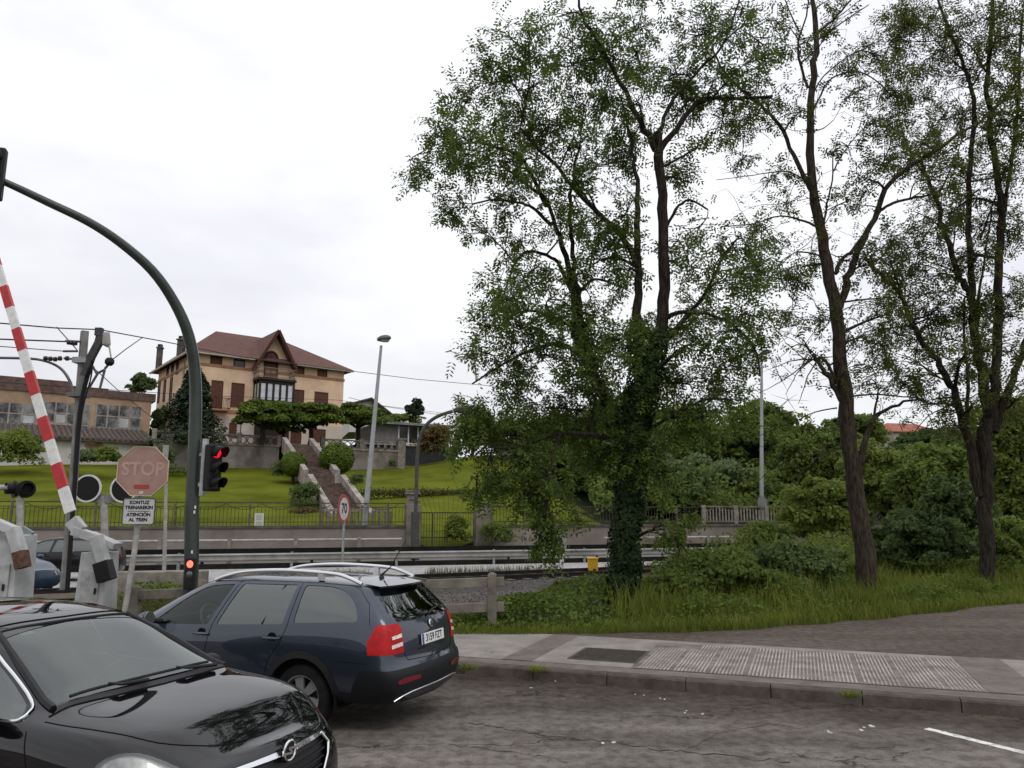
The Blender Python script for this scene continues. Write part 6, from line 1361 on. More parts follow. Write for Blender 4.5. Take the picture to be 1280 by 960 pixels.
# ---------------- industrial building at the left
ia, ib = P(-60, 545, 58), P(186, 546, 66); IF = Facade(ia, ib, ia.z-1); ind = empty('industrial_building', ia, 0, 'long ochre workshop building with big grimy window bands behind the barrier', 'building')
M_IND = M('workshop_render', (.37, .26, .175), .92, var=.25, scale=.5, bump=.2, detail=9)
ht = IF.px(-20, 475)[1]
b = MB(); IF.box(b, 0, IF.W, 0, ht-.6, -9, 0); b.build('wall', M_IND, ind, world=True)
xm = IF.px(90, 480)[0]
b = MB(); IF.box(b, -1, xm, ht-.62, IF.px(40, 473)[1], -9.2, .12); IF.box(b, xm, IF.px(136, 480)[0], ht-.62, IF.px(110, 484)[1], -9.2, .1); IF.box(b, IF.px(136, 480)[0], IF.W+.3, ht-.66, IF.px(160, 490)[1], -9.2, .1); b.build('parapet', M('parapet_brown', (.13, .085, .075), .9, var=.3), ind, world=True)
for (u0, u1, v0, v1, nb__) in ((-40, 43, 500, 531, 5), (56, 110, 502, 532, 4), (121, 175, 505, 537, 4)):
    x0, z1 = IF.px(u0, v0); x1, z0 = IF.px(u1, v1); w_ = window((x0, x1, z0, z1), M('grimy_glass', (.10, .10, .10), .3, var=.75, scale=.9, col2=(.24, .24, .235), lo=.42, hi=.6), 'window', parent=ind, f=IF, frame=False)
    b = MB()
    for i in range(nb__+1): x = x0+(x1-x0)*i/nb__; IF.box(b, x-.06, x+.06, z0, z1, .02, .07)
    IF.box(b, x0, x1, (z0+z1)/2-.05, (z0+z1)/2+.05, .02, .06); IF.box(b, x0, x1, z0-.1, z0+.02, -.02, .12); o = b.build('frame', M('old_frame', (.30, .28, .25), .8, var=.3), w_)
    for vtx in o.data.vertices: vtx.co -= ind.location
    b = MB()
    for i in range(nb__):
        if (i*7+int(u0)) % 3 == 0: xa, xb = x0+(x1-x0)*i/nb__+.08, x0+(x1-x0)*(i+1)/nb__-.08; IF.box(b, xa, xb, z0+.1, (z0+z1)/2-.1, .005, .028)
    if b.v:
        o = b.build('pane', M('white_pane', (.42, .43, .43), .5, var=.3, scale=1), w_)
        for vtx in o.data.vertices: vtx.co -= ind.location
# low white building in front with tiled roof
wa, wb_ = P(-60, 585, 52), P(186, 585, 59); LF = Facade(wa, wb_, wa.z-1); lowb = empty('low_white_building', wa, 0, 'low white outbuilding with a brown tiled lean-to roof below the workshop', 'building')
zl1 = LF.px(60, 547)[1]; b = MB(); LF.box(b, 0, LF.W, 0, zl1, -5, 0); b.build('wall', M('stained_white', (.52, .50, .47), .92, var=.12, scale=.8), lowb, world=True)
zt1 = LF.px(60, 533)[1]; b = MB(); vs = [LF.pt(-1, zl1, .5), LF.pt(LF.W+.3, zl1, .5), LF.pt(LF.W+.3, zt1+.45, -4.2), LF.pt(-1, zt1+.45, -4.2)]; slab(b, vs, .16); b.build('roof', M_TILE2, lowb, world=True)
b = MB(); x = -.8
while x < LF.W: b.tube([LF.pt(x, zl1+.02, .54), LF.pt(x, zt1+.50, -4.2)], .11, 6); x += .36
b.build('roof_tiles', M_TILE2, lowb, world=True)
for (u0, u1, v0, v1) in ((-12, 17, 545, 574), (31, 50, 546, 567)):
    x0, z1 = LF.px(u0, v0); x1, z0 = LF.px(u1, v1); w_ = window((x0, x1, z0, z1), M_WIN, parent=lowb, f=LF, frame=False); b = MB()
    for q in ((x0-.08, x0, z0, z1), (x1, x1+.08, z0, z1), ((x0+x1)/2-.05, (x0+x1)/2+.05, z0, z1), (x0, x1, (z0+z1)/2-.06, (z0+z1)/2+.06)): LF.box(b, *q, .02, .08)
    o = b.build('frame', M_WWOOD, w_)
    for vtx in o.data.vertices: vtx.co -= lowb.location
b = MB(); x0, z1 = LF.px(105, 551); x1, z0 = LF.px(135, 569); pg = [(x0+(x1-x0)*(.5+.5*math.cos(a)*(.8+.25*math.sin(3*a))), (z0+z1)/2+(z1-z0)*.5*math.sin(a)*(.8+.2*math.cos(5*a))) for a in np.linspace(0, 2*math.pi, 22, endpoint=False)]; b.prism(pg, LF.pt(0, 0, .002), LF.u, LF.z, LF.n, .006); b.build('bare_brick_patch', M('bare_brick', (.27, .165, .105), .95, var=.3, scale=4), lowb, world=True)
# ---------------- houses on the hill at the right
for (u, v, Y_, w_, h_, col, lab, tile) in ((1128, 556, 118, 9, 3.2, (.40, .36, .30), 'house with a salmon red tiled roof above the right hand wood', M_TILE3), (1196, 566, 112, 8, 4.2, (.55, .55, .52), 'white house with dark windows glimpsed between the right hand trunks', M_TILE2), (1010, 566, 112, 7, 3.4, (.42, .33, .22), 'cream house half hidden by leaves left of the bare trunk', M_TILE3)):
    c = P(u, v, Y_); z0 = hillZ(c.x, c.y)-1; h = empty('hill_house', (c.x, c.y, z0), .25, lab, 'house'); H0 = c.z-z0+h_*.5
    b = MB(); b.box((0, 0, H0/2), (w_, 7, H0)); b.build('wall', M('hill_%d' % u, col, .9, var=.1), h)
    b = MB(); e0 = [Vector(q) for q in ((-w_/2-.4, -3.9, H0), (w_/2+.4, -3.9, H0), (w_/2+.4, 3.9, H0), (-w_/2-.4, 3.9, H0))]; ra, rb2 = Vector((-w_/2+2, 0, H0+1.7)), Vector((w_/2-2, 0, H0+1.7)); slab(b, [e0[0], e0[1], rb2, ra]); slab(b, [e0[1], e0[2], rb2]); slab(b, [e0[2], e0[3], ra, rb2]); slab(b, [e0[3], e0[0], ra]); b.build('roof', tile, h)
    for i in range(4):
        for zz_ in (H0-1.4,):
            b = MB(); b.box((-w_/2+1+i*(w_-2)/3, -3.52, zz_), (.8, .08, 1.3)); b.build('window', M_WIN, h)
# ================================================================== TREES AND PLANTS
def barkmat(name, a, b_):
    m = bpy.data.materials.new(name); m.use_nodes = True; t = m.node_tree; n = t.nodes; l = t.links; p = n['Principled BSDF']; p.inputs['Roughness'].default_value = .95; p.inputs['Specular IOR Level'].default_value = .1
    c = n.new('ShaderNodeTexCoord'); mp_ = n.new('ShaderNodeMapping'); mp_.inputs['Scale'].default_value = (1, 1, .16); l.new(c.outputs['Object'], mp_.inputs[0])
    z = n.new('ShaderNodeTexNoise'); z.inputs['Scale'].default_value = 22; z.inputs['Detail'].default_value = 6; z.inputs['Roughness'].default_value = .7; l.new(mp_.outputs[0], z.inputs['Vector'])
    r = n.new('ShaderNodeValToRGB'); r.color_ramp.elements[0].position = .38; r.color_ramp.elements[1].position = .62; r.color_ramp.elements[0].color = (*a, 1); r.color_ramp.elements[1].color = (*b_, 1); l.new(z.outputs['Fac'], r.inputs['Fac'])
    l.new(r.outputs['Color'], p.inputs['Base Color']); bp = n.new('ShaderNodeBump'); bp.inputs['Strength'].default_value = 1; bp.inputs['Distance'].default_value = .05; l.new(z.outputs['Fac'], bp.inputs['Height']); l.new(bp.outputs[0], p.inputs['Normal']); MATS[name] = m; return m
M_BARK = barkmat('bark', (.022, .017, .013), (.088, .068, .052)); M_BARKD = barkmat('bark_dark', (.012, .010, .008), (.055, .045, .036))
L_ROB = leafmat('robinia_leaf', (.034, .062, .013), (.138, .192, .040), .8, .5)
L_ROB2 = leafmat('robinia_leaf_olive', (.032, .048, .012), (.125, .15, .032), .7, .5)  # olive leaf, colour darkened for undersides seen against the light
L_IVY = leafmat('ivy_leaf', (.010, .022, .008), (.035, .06, .02), 1.5, .12)
def limb_pts(px, Y): return [P(q[0], q[1], Y+(q[2] if len(q) > 2 else 0)) for q in px]
class Tree:
    def __init__(s, name, Y, base, label, cat, bark, leaf, group=None):
        s.Y = Y; s.S = 960/Y; s.base = base; s.root = empty(name, base, 0, label, cat, group); s.bark = MB(); s.samples = []; s.tw = []; s.lb = []; s.ld = []; s.M = (bark, leaf)
    def limb(s, px, r0, r1, n=4, side=True):
        pts = [Vector(p) for p in smooth_path([tuple(p) for p in (limb_pts(px, s.Y) if not isinstance(px[0], Vector) else px)], n)]
        m_ = len(pts); amp = min(.05, r0*.35); rs = [r0+(r1-r0)*(i/(m_-1))**.7 for i in range(m_)]
        for i in range(1, m_-1): pts[i] = pts[i]+Vector(RNG.normal(0, amp, 3))*.5
        rs = [r*(1+RNG.uniform(-.07, .07)) for r in rs]
        s.bark.tube(pts, rs, 10 if r0 > .12 else 6)
        for p, r in zip(pts, rs): s.samples.append((p, r))
        return pts
    def cluster(s, C, R, n_sub, n_leaf, flat=.8, droop=0., r=.022, connect=True, maxd=9):
        C = Vector(C)
        if connect:
            best = None; bd = 1e9
            for p, rr in s.samples:
                d = (p-C).length+max(0, p.z-C.z+.2)*.8
                if d < bd: bd, best = d, (p, rr)
            p, rr = best
            if bd > .15 and (p-C).length < maxd:
                mid = (p+C)/2+Vector(RNG.normal(0, .10, 3))*min(1.5, (C-p).length)+Vector((0, 0, .12*(C-p).length)); rr = min(rr*.6, r*1.6+.012*(C-p).length)
                pts = [Vector(q) for q in smooth_path([tuple(p), tuple(mid), tuple(C)], 5)]; m_ = len(pts)
                s.bark.tube(pts, [rr+(.012-rr)*i/(m_-1) for i in range(m_)], 5, cap=False)
                for q in pts[2:]: s.samples.append((q, .014))
                src = np.array([tuple(q) for q in pts[m_//2:]])
            else: src = np.array([tuple(C)])
        else: src = np.array([tuple(C)])
        n = max(3, int(n_sub)); A = src[RNG.integers(0, len(src), n)]
        D = rnd(n)*np.array([1, 1, flat]); B = np.array(tuple(C))+D*R*1.12*RNG.uniform(.25, 1.05, (n, 1))**.6; B[:, 2] -= droop*R*RNG.uniform(.3, 1, n)
        M_ = (A+B)/2+RNG.normal(0, .06, (n, 3))*R+np.array([0, 0, .10*R]); s.tw.append(twigs(A, M_, np.full(n, .011), np.full(n, .008))); s.tw.append(twigs(M_, B, np.full(n, .008), np.full(n, .004)))
        for i in range(n_leaf):
            t = RNG.uniform(.45, 1.0, (n, 1)); Q = np.where(t < .5, A+(M_-A)*t*2, M_+(B-M_)*(t-.5)*2)+RNG.normal(0, .02, (n, 3)); d = nrm(B-A)*.6+rnd(n)*.9; d[:, 2] -= .25+droop*.5; s.lb.append(Q); s.ld.append(d)
    def twigs_only(s, C, R, n):
        C = np.array(tuple(C)); A = np.repeat(C[None], n, 0); B = C+rnd(n)*R; s.tw.append(twigs(A, B, np.full(n, .008), np.full(n, .003)))
    def branchlets(s, n, lmin, lmax, rmax=.11, leaf=2):
        c = [(p, r) for p, r in s.samples if .010 < r < rmax and p.z > 3.2]
        for i in RNG.integers(0, len(c), n):
            p, r = c[i]; d = Vector(RNG.normal(0, 1, 3)); d.z = abs(d.z)*.35+.05; d.normalize(); L_ = RNG.uniform(lmin, lmax); pts = [p]; q = Vector(p)
            for k in range(4): d = (d+Vector(RNG.normal(0, .28, 3))+Vector((0, 0, .10-.05*k))).normalized(); q = q+d*L_/4; pts.append(q)
            r0 = min(r*.5, .006+.010*L_); s.bark.tube(pts, [r0*(1-k/4)+.0035 for k in range(5)], 4, cap=False)
            A = np.array([tuple(x) for x in pts[1:]]); m_ = len(A)
            B_ = A+rnd(m_)*RNG.uniform(.12, .35, (m_, 1))*L_*.6; s.tw.append(twigs(A, B_, np.full(m_, .005), np.full(m_, .002)))
            for _ in range(leaf): Q = A+(B_-A)*RNG.uniform(.3, 1, (m_, 1)); dd = rnd(m_); dd[:, 2] -= .3; s.lb.append(Q); s.ld.append(dd)
    def done(s, scale=1.0, bark_name='trunk'):
        s.bark.build('trunk', s.M[0], s.root, smooth=True, world=True, fixn=False)
        if s.tw: quads('twigs', np.concatenate(s.tw), MATS['bark_dark'], s.root, off=s.base)
        if s.lb: quads('crown', pinnate(np.concatenate(s.lb), np.concatenate(s.ld), scale), s.M[1], s.root, off=s.base)
        return s.root
def blobs(t, lst, dens, nl, sd=.9, droop=0., sat=0):
    lst = list(lst)
    for q in list(lst):
        for _ in range(sat):
            a = RNG.uniform(0, 6.28); d = q[2]*RNG.uniform(.7, 1.5); lst.append((q[0]+math.cos(a)*d, q[1]+math.sin(a)*d, q[2]*RNG.uniform(.6, .95), (q[3] if len(q) > 3 else 0)+RNG.normal(0, sd), .75*(q[4] if len(q) > 4 else 1), droop if len(q) < 6 else q[5]))
    for q in lst:
        u, v, r = q[:3]; dz = q[3] if len(q) > 3 else RNG.normal(0, sd); k = q[4] if len(q) > 4 else 1
        C = P(u, v, t.Y+dz); R = r/t.S; t.cluster(C, R, dens*k*(R/.6)**2+3, nl, droop=droop if len(q) < 6 else q[5])
# --- the ivy clad robinia in the middle
t1b = G(776, 774); t1b = Vector((t1b.x, t1b.y, .05)); Y1 = t1b.y
t1 = Tree('ivy_clad_tree', Y1, t1b, 'tall robinia with an ivy wrapped trunk forking over the verge, nearest the pavement', 'tree', M_BARKD, L_ROB)
trunk = t1.limb([(774, 785), (778, 730), (785, 660), (790, 590), (794, 530), (798, 485)], .24, .20)
t1.limb([(804, 520), (815, 468), (826, 410), (831, 340), (829, 260), (823, 195), (820, 165)], .17, .10)
t1.limb([(820, 187), (806, 162), (785, 122), (768, 92), (750, 55), (731, 28), (722, -8)], .095, .03)
t1.limb([(822, 190), (845, 162), (870, 130), (898, 122, .2), (930, 123, .3), (965, 120, .5)], .085, .035)
t1.limb([(823, 170), (833, 140), (846, 119), (864, 100), (880, 80), (900, 62), (918, 20), (925, -10)], .06, .02)
t1.limb([(802, 500), (798, 440), (797, 380), (798, 330), (796, 280), (795, 225), (790, 190), (784, 150), (776, 120)], .15, .015)
t1.limb([(798, 335), (782, 300), (748, 266), (716, 234), (694, 205), (672, 185), (650, 160)], .085, .03)
t1.limb([(783, 570, .3), (760, 505, .8), (740, 465, 1.0), (726, 410, 1.1), (719, 372, 1.1), (714, 345, 1.1)], .17, .13)
t1.limb([(714, 348, 1.1), (705, 312, 1.1), (696, 287, 1.1), (683, 252, 1.0), (655, 228, .8), (625, 205, .6)], .085, .03)
t1.limb([(716, 350, 1.1), (717, 320, 1.2), (713, 285, 1.2), (713, 245, 1.2), (718, 215, 1.2), (725, 180, 1.2)], .08, .03)
t1.limb([(684, 258, 1.0), (662, 215, .6), (647, 194, .4), (620, 184, .2), (590, 178, 0), (560, 185, 0)], .06, .02)
t1.limb([(718, 372, 1.1), (702, 336, .8), (690, 322, .7), (662, 314, .5), (644, 329, .3), (634, 356, .2), (622, 390, .2)], .06, .02)
t1.limb([(690, 282, 1.0), (668, 262, .7), (654, 255, .6), (620, 250, .3), (590, 255, 0)], .05, .018)
t1.limb([(748, 266), (735, 250), (720, 230)], .05, .02)
t1.limb([(829, 290), (845, 262), (862, 250), (885, 262)], .05, .02)
t1.limb([(826, 210), (845, 200), (862, 190), (872, 182)], .035, .018)
t1.limb([(822, 440), (850, 405), (880, 370, .5), (900, 330, .8), (920, 300, 1.0)], .085, .025)
t1.limb([(826, 400), (860, 390, -.4), (905, 400, -.8), (940, 430, -1.0), (950, 470, -1.0)], .06, .02)
t1.limb([(790, 560), (750, 545, -.8), (700, 540, -1.3), (660, 555, -1.6), (620, 560, -1.7), (595, 540, -1.6)], .07, .02)
t1.limb([(700, 541, -1.3), (688, 580, -1.6), (682, 620, -1.8), (690, 660, -1.9)], .035, .012)
t1.limb([(806, 540), (840, 520, -.6), (880, 500, -1.), (915, 500, -1.1)], .05, .018)
t1.limb([(735, 450, 1.0), (700, 430, .6), (660, 440, .3), (620, 460, 0), (590, 480, 0)], .07, .02)
t1.limb([(730, 420, 1.0), (690, 395, .8), (650, 390, .6), (615, 415, .5)], .05, .018)
B1 = [(640, 50, 40), (605, 75, 26), (612, 105, 42), (655, 85, 34), (560, 195, 40), (535, 222, 26), (590, 175, 44), (625, 190, 40), (622, 250, 42), (575, 262, 24), (600, 290, 20), (650, 300, 40), (690, 165, 52), (655, 145, 42), (730, 130, 48), (745, 45, 42), (702, 20, 22), (768, 75, 45), (725, 185, 44), (760, 205, 46), (715, 235, 30), (800, 80, 46), (800, 30, 40), (870, 45, 52), (835, 100, 42), (920, 30, 42), (850, 140, 40), (905, 105, 42), (945, 75, 32), (780, 150, 40), (780, 270, 36), (742, 285, 30), (850, 225, 26), (700, 280, 26), (872, 285, 26), (925, 295, 40), (905, 350, 46), (640, 372, 46), (612, 410, 38), (690, 395, 42), (665, 340, 34), (750, 325, 34), (742, 400, 44), (780, 360, 30), (645, 440, 46), (600, 440, 24), (700, 450, 44), (755, 465, 42), (850, 420, 40), (900, 415, 46), (945, 395, 38), (935, 445, 30), (862, 480, 42), (910, 490, 36), (860, 330, 30), (945, 345, 26), (790, 430, 34), (830, 470, 34), (800, 500, 30), (720, 345, 26), (590, 210, 30), (668, 215, 28)]
blobs(t1, B1, 11, 5, .9, sat=1)
B1b = [(600, 510, 36, -1.2, 1.1, .6), (575, 540, 28, -1.2, 1, .6), (640, 530, 46, -1., 1.1, .5), (700, 510, 50, -.6, 1, .4), (650, 575, 40, -1.4, 1, .6), (610, 585, 26, -1.5, 1, .8), (690, 595, 36, -1.5, 1.2, .7), (685, 640, 26, -1.8, 1.2, .9), (683, 672, 16, -1.9, 1.4, 1.0), (660, 615, 24, -1.6, 1, .8), (740, 530, 46, 0, 1, .4), (785, 560, 34, -.5, 1, .3), (595, 605, 14, -1.7, 1, 1), (845, 520, 36, -.6, 1, .4), (880, 520, 34, -.8, 1, .5), (640, 480, 36, -.6, .9, .3), (735, 570, 30, .3, .8, .4), (838, 590, 26, -.9, .8, .9), (830, 655, 22, -1.0, 1, 1.0), (860, 640, 18, -1.0, .8, 1.0), (815, 560, 22, -.6, 1, .4), (850, 690, 14, -1.1, 1, 1.0), (720, 640, 14, -.8, .7, .8)]
blobs(t1, B1b, 20, 5, .5)
# ivy on the trunk
def ivy(t, path, r0, r1, n, zmax_i=None):
    pts = np.array([tuple(p) for p in path]); k = RNG.uniform(0, len(pts)-1.001, n); i = k.astype(int); f = (k-i)[:, None]; c = pts[i]*(1-f)+pts[i+1]*f
    a = RNG.uniform(0, 2*math.pi, n); rr = (r0+(r1-r0)*(k/len(pts)))*RNG.uniform(.92, 1.28, n)+.03*np.sin(k*1.7+a*3); N = np.stack([np.cos(a), np.sin(a), RNG.uniform(-.1, .7, n)], 1); C = c+np.stack([np.cos(a)*rr, np.sin(a)*rr, np.zeros(n)], 1)
    return leafquads(C, nrm(N+rnd(n)*.55), RNG.uniform(.06, .12, n), RNG.uniform(.05, .10, n))
iv = [ivy(t1, trunk, .30, .26, 9000), ivy(t1, [P(792, 560, Y1), P(806, 500, Y1), P(815, 468, Y1), P(826, 415, Y1)], .24, .17, 2600), ivy(t1, [P(760, 520, Y1+.8), P(738, 462, Y1+1), P(722, 400, Y1+1.1)], .26, .18, 1400), ivy(t1, [P(800, 490, Y1), P(797, 440, Y1), P(797, 400, Y1)], .22, .16, 900)]
quads('ivy', np.concatenate(iv), L_IVY, t1.root, off=t1.base)
t1.branchlets(120, .5, 1.3)
t1.done(1.6)
# --- the bare slender robinia
b2_ = G(1086, 752); Y2_ = 19.0; b2_ = P(1086, 752, Y2_); b2_.z = .12
t2 = Tree('sparse_tree', Y2_, b2_, 'slender sparse robinia with a straight grey brown trunk and dead twigs low on its left', 'tree', M_BARK, L_ROB2)
t2.limb([(1086, 758), (1081, 690), (1073, 620), (1064, 560), (1056, 500), (1050, 440), (1042, 375), (1031, 310), (1023, 275), (1015, 240), (1013, 190), (1013, 125), (1019, 78), (1019, 40), (1015, 0), (1012, -30)], .265, .05, n=3)
t2.limb([(1016, 240), (1008, 226), (992, 194), (974, 156), (949, 131), (920, 106), (905, 90), (890, 60)], .075, .025)
t2.limb([(1010, 110), (1000, 80), (998, 50), (1008, 20), (1012, -10)], .04, .02)
t2.limb([(1020, 42), (1040, 26), (1062, 2), (1075, -15)], .04, .02); t2.limb([(1022, 50), (1050, 30), (1086, 6)], .03, .012); t2.limb([(999, 40), (985, 10), (978, -10)], .025, .012)
t2.limb([(1049, 385), (1058, 355), (1066, 330), (1080, 298), (1096, 265), (1111, 230), (1139, 207), (1162, 194), (1192, 172), (1224, 152), (1256, 128), (1290, 105)], .11, .03)
t2.limb([(1096, 268), (1108, 258), (1130, 250), (1161, 244), (1192, 232), (1245, 222)], .05, .018)
t2.limb([(1044, 342), (1052, 325), (1066, 312), (1078, 295)], .06, .04)
t2.limb([(1028, 290), (1034, 255), (1040, 225), (1042, 190)], .035, .015); t2.limb([(1041, 215), (1055, 190), (1075, 165), (1095, 150)], .022, .01)
t2.limb([(1016, 140), (1030, 110), (1045, 95), (1075, 90), (1100, 105), (1118, 125)], .03, .014); t2.limb([(1013, 125), (1030, 95), (1070, 65), (1095, 70), (1105, 95)], .025, .012)
t2.limb([(1021, 283), (1000, 275), (975, 270), (940, 280), (905, 283)], .035, .012); t2.limb([(1031, 322), (1010, 316), (990, 318), (965, 345)], .03, .01)
t2.limb([(1050, 378), (1085, 374), (1130, 370), (1185, 364)], .03, .012)
t2.limb([(1052, 500), (1038, 475), (1026, 458), (1015, 443)], .08, .045); t2.limb([(1046, 480), (1032, 452), (1022, 448)], .05, .03)
for q in ([(1018, 448), (1000, 462), (990, 478), (982, 493)], [(1022, 450), (1010, 470), (1004, 488), (998, 505)], [(1016, 446), (990, 468), (965, 483), (948, 492)], [(1016, 440), (1000, 430), (985, 438), (972, 450)], [(1014, 442), (1004, 425), (990, 418)], [(1024, 448), (1040, 446), (1050, 450)], [(1046, 510), (1020, 515), (990, 528), (960, 540), (935, 552)], [(1052, 560), (1030, 566), (1005, 560), (985, 575), (960, 590), (945, 605)], [(1030, 566), (1012, 580), (990, 600)]): t2.limb(q, .022, .006)
t2.limb([(1072, 590), (1082, 550), (1091, 525), (1108, 512), (1139, 500), (1165, 505)], .10, .02); t2.limb([(1060, 496), (1090, 493), (1120, 495), (1150, 498), (1175, 508)], .03, .012)
t2.limb([(1092, 524), (1096, 500), (1098, 488)], .035, .02)
for q in ((1008, 205, -20), ): pass
t2.limb([(1008, 226), (985, 215), (960, 216), (935, 220), (895, 225)], .022, .008); t2.limb([(1014, 165), (1030, 160), (1042, 150)], .02, .01)
blobs(t2, [(962, 122, 34), (930, 140, 26), (975, 212, 16), (945, 290, 24), (970, 310, 28), (1000, 335, 26), (990, 390, 30), (1060, 75, 24), (1085, 58, 26), (1080, 110, 28), (1110, 100, 24), (1125, 118, 22, 0, 2.4), (1118, 145, 22, 0, 2.4), (1060, 182, 26), (1085, 225, 30), (1112, 185, 30), (1095, 155, 28), (1140, 210, 26), (1090, 330, 30), (1112, 392, 34), (1078, 422, 26, 0, 1.3), (1140, 330, 28), (1180, 225, 26), (1150, 180, 28), (1000, 60, 24), (1045, 20, 24), (970, 30, 22), (920, 160, 24), (900, 180, 22), (935, 195, 18), (1000, 140, 20), (1062, 250, 24), (1040, 400, 20), (985, 350, 24), (1095, 478, 20), (1130, 480, 24), (1075, 455, 20), (985, 250, 20), (1110, 430, 24, 0, 1.2)], 9, 5, .9)
for u, v, r in ((960, 225, 22), (915, 215, 20), (985, 500, 25), (960, 560, 25), (975, 470, 22), (1110, 560, 25)): t2.twigs_only(P(u, v, Y2_), r/t2.S, 7)
t2.branchlets(170, .6, 1.7, leaf=1)
t2.done(1.5)
# --- the many stemmed robinia at the right
b3_ = P(1233, 742, 20.5); b3_.z = .12
t3 = Tree('multi_stem_tree', 20.5, b3_, 'dark robinia dividing into several upright stems at the right edge', 'tree', M_BARKD, L_ROB2)
t3.limb([(1234, 750), (1234, 690), (1232, 620), (1231, 560), (1234, 525)], .20, .175)
t3.limb([(1226, 620), (1214, 570), (1205, 530), (1192, 488), (1178, 462), (1161, 438), (1142, 408), (1127, 372), (1099, 344), (1081, 322)], .14, .045)
t3.limb([(1236, 535), (1232, 494), (1222, 435), (1215, 376), (1205, 355), (1196, 340), (1184, 295), (1172, 255), (1160, 225), (1150, 195)], .16, .04)
t3.limb([(1214, 374), (1213, 335), (1211, 290), (1212, 225), (1217, 150), (1215, 115), (1205, 85), (1192, 50), (1178, 15), (1168, -20)], .10, .03)
t3.limb([(1238, 530), (1243, 485), (1247, 420), (1248, 340), (1252, 270), (1248, 225), (1242, 190), (1236, 140), (1234, 90), (1239, 40), (1240, -15)], .15, .05)
t3.limb([(1242, 540), (1254, 505), (1270, 465), (1285, 420)], .13, .07); t3.limb([(1250, 290), (1262, 220), (1272, 140), (1274, 80), (1278, 20)], .06, .03)
t3.limb([(1222, 440), (1222, 380), (1230, 330), (1240, 260)], .05, .02); t3.limb([(1208, 530), (1210, 470), (1205, 420), (1206, 370)], .06, .02)
for q in ([(1188, 480), (1160, 462), (1140, 448), (1115, 440)], [(1180, 466), (1150, 470), (1120, 480), (1095, 488)], [(1196, 340), (1170, 330), (1150, 325)], [(1214, 110), (1235, 75), (1252, 55), (1262, 40)], [(1160, 225), (1140, 195), (1128, 165), (1122, 140)], [(1184, 295), (1165, 275), (1145, 265)], [(1213, 220), (1195, 205), (1172, 215), (1150, 240)], [(1225, 300), (1245, 245), (1270, 180)], [(1232, 90), (1215, 60), (1190, 45), (1160, 52), (1130, 52)], [(1248, 400), (1265, 395), (1285, 402)], [(1205, 88), (1190, 75), (1178, 60), (1160, 40)], [(1200, 500), (1180, 510), (1160, 520), (1140, 545)], [(1170, 250), (1185, 220), (1200, 180), (1208, 140)]): t3.limb(q, .03, .008)
blobs(t3, [(1140, 40, 40), (1115, 20, 26), (1165, 75, 34), (1190, 45, 40), (1232, 25, 38), (1268, 45, 44, -1, 1.6), (1268, 110, 40, -1, 1.6), (1180, 150, 34), (1145, 120, 26), (1130, 190, 28), (1200, 215, 28), (1262, 200, 40, -1, 1.4), (1180, 275, 34), (1225, 285, 30), (1150, 305, 34), (1262, 290, 36, 0, 1.4), (1190, 332, 36), (1130, 350, 36), (1170, 388, 40, 0, 1.3), (1215, 400, 34), (1262, 370, 38, 0, 1.3), (1150, 425, 36), (1118, 415, 30), (1252, 440, 38), (1200, 450, 30), (1270, 500, 34), (1172, 505, 30), (1190, 530, 22), (1185, 190, 28), (1225, 160, 26), (1220, 90, 28), (1120, 80, 24), (1155, 250, 26), (1115, 300, 24), (1140, 470, 24), (1095, 380, 24)], 9, 5, 1.1, sat=1)
t3.branchlets(260, .6, 1.8, leaf=1)
t3.done(1.6)
# --- generic crowns for trees and bushes further away
def crown_mesh(name, C, rad, n, leaf, size, parent, off, clumps=40, flat=1.0, lo=-.55, seed_r=.30):
    C = np.array(tuple(C)); rad = np.array(rad); d = rnd(clumps); d[:, 2] = np.where(d[:, 2] < lo, -d[:, 2], d[:, 2]); cc = d*RNG.uniform(.35, .92, (clumps, 1)); cr_ = RNG.uniform(.6, 1.25, clumps)*seed_r
    i = RNG.integers(0, clumps, n); v = rnd(n); v[:, 2] = np.abs(v[:, 2])*1.0-.25*RNG.uniform(0, 1, n); q = cc[i]+v*(cr_[i]*RNG.uniform(.55, 1.08, n)**.5)[:, None]
    N = nrm(v*.8+rnd(n)*.8+np.array([0, 0, .35])); sz = size*RNG.uniform(.6, 1.4, n)
    return quads(name, leafquads(C+q*rad, N, sz, sz*.62), leaf, parent, off=off)
L_A = leafmat('wood_leaf_mid', (.055, .085, .020), (.200, .260, .062), .35, .5); L_B = leafmat('wood_leaf_dark', (.036, .064, .022), (.150, .205, .068), .4, .45); L_C = leafmat('wood_leaf_light', (.070, .100, .020), (.225, .275, .062), .3, .5); L_D = leafmat('leaf_bluegreen', (.050, .080, .036), (.185, .235, .105), .5, .4); L_O = leafmat('leaf_bronze', (.07, .05, .018), (.16, .11, .04), .6, .25); L_CON = leafmat('conifer_leaf', (.010, .022, .010), (.032, .052, .022), .9, .1); L_TOP = leafmat('clipped_leaf', (.040, .070, .010), (.115, .160, .024), .9, .2)
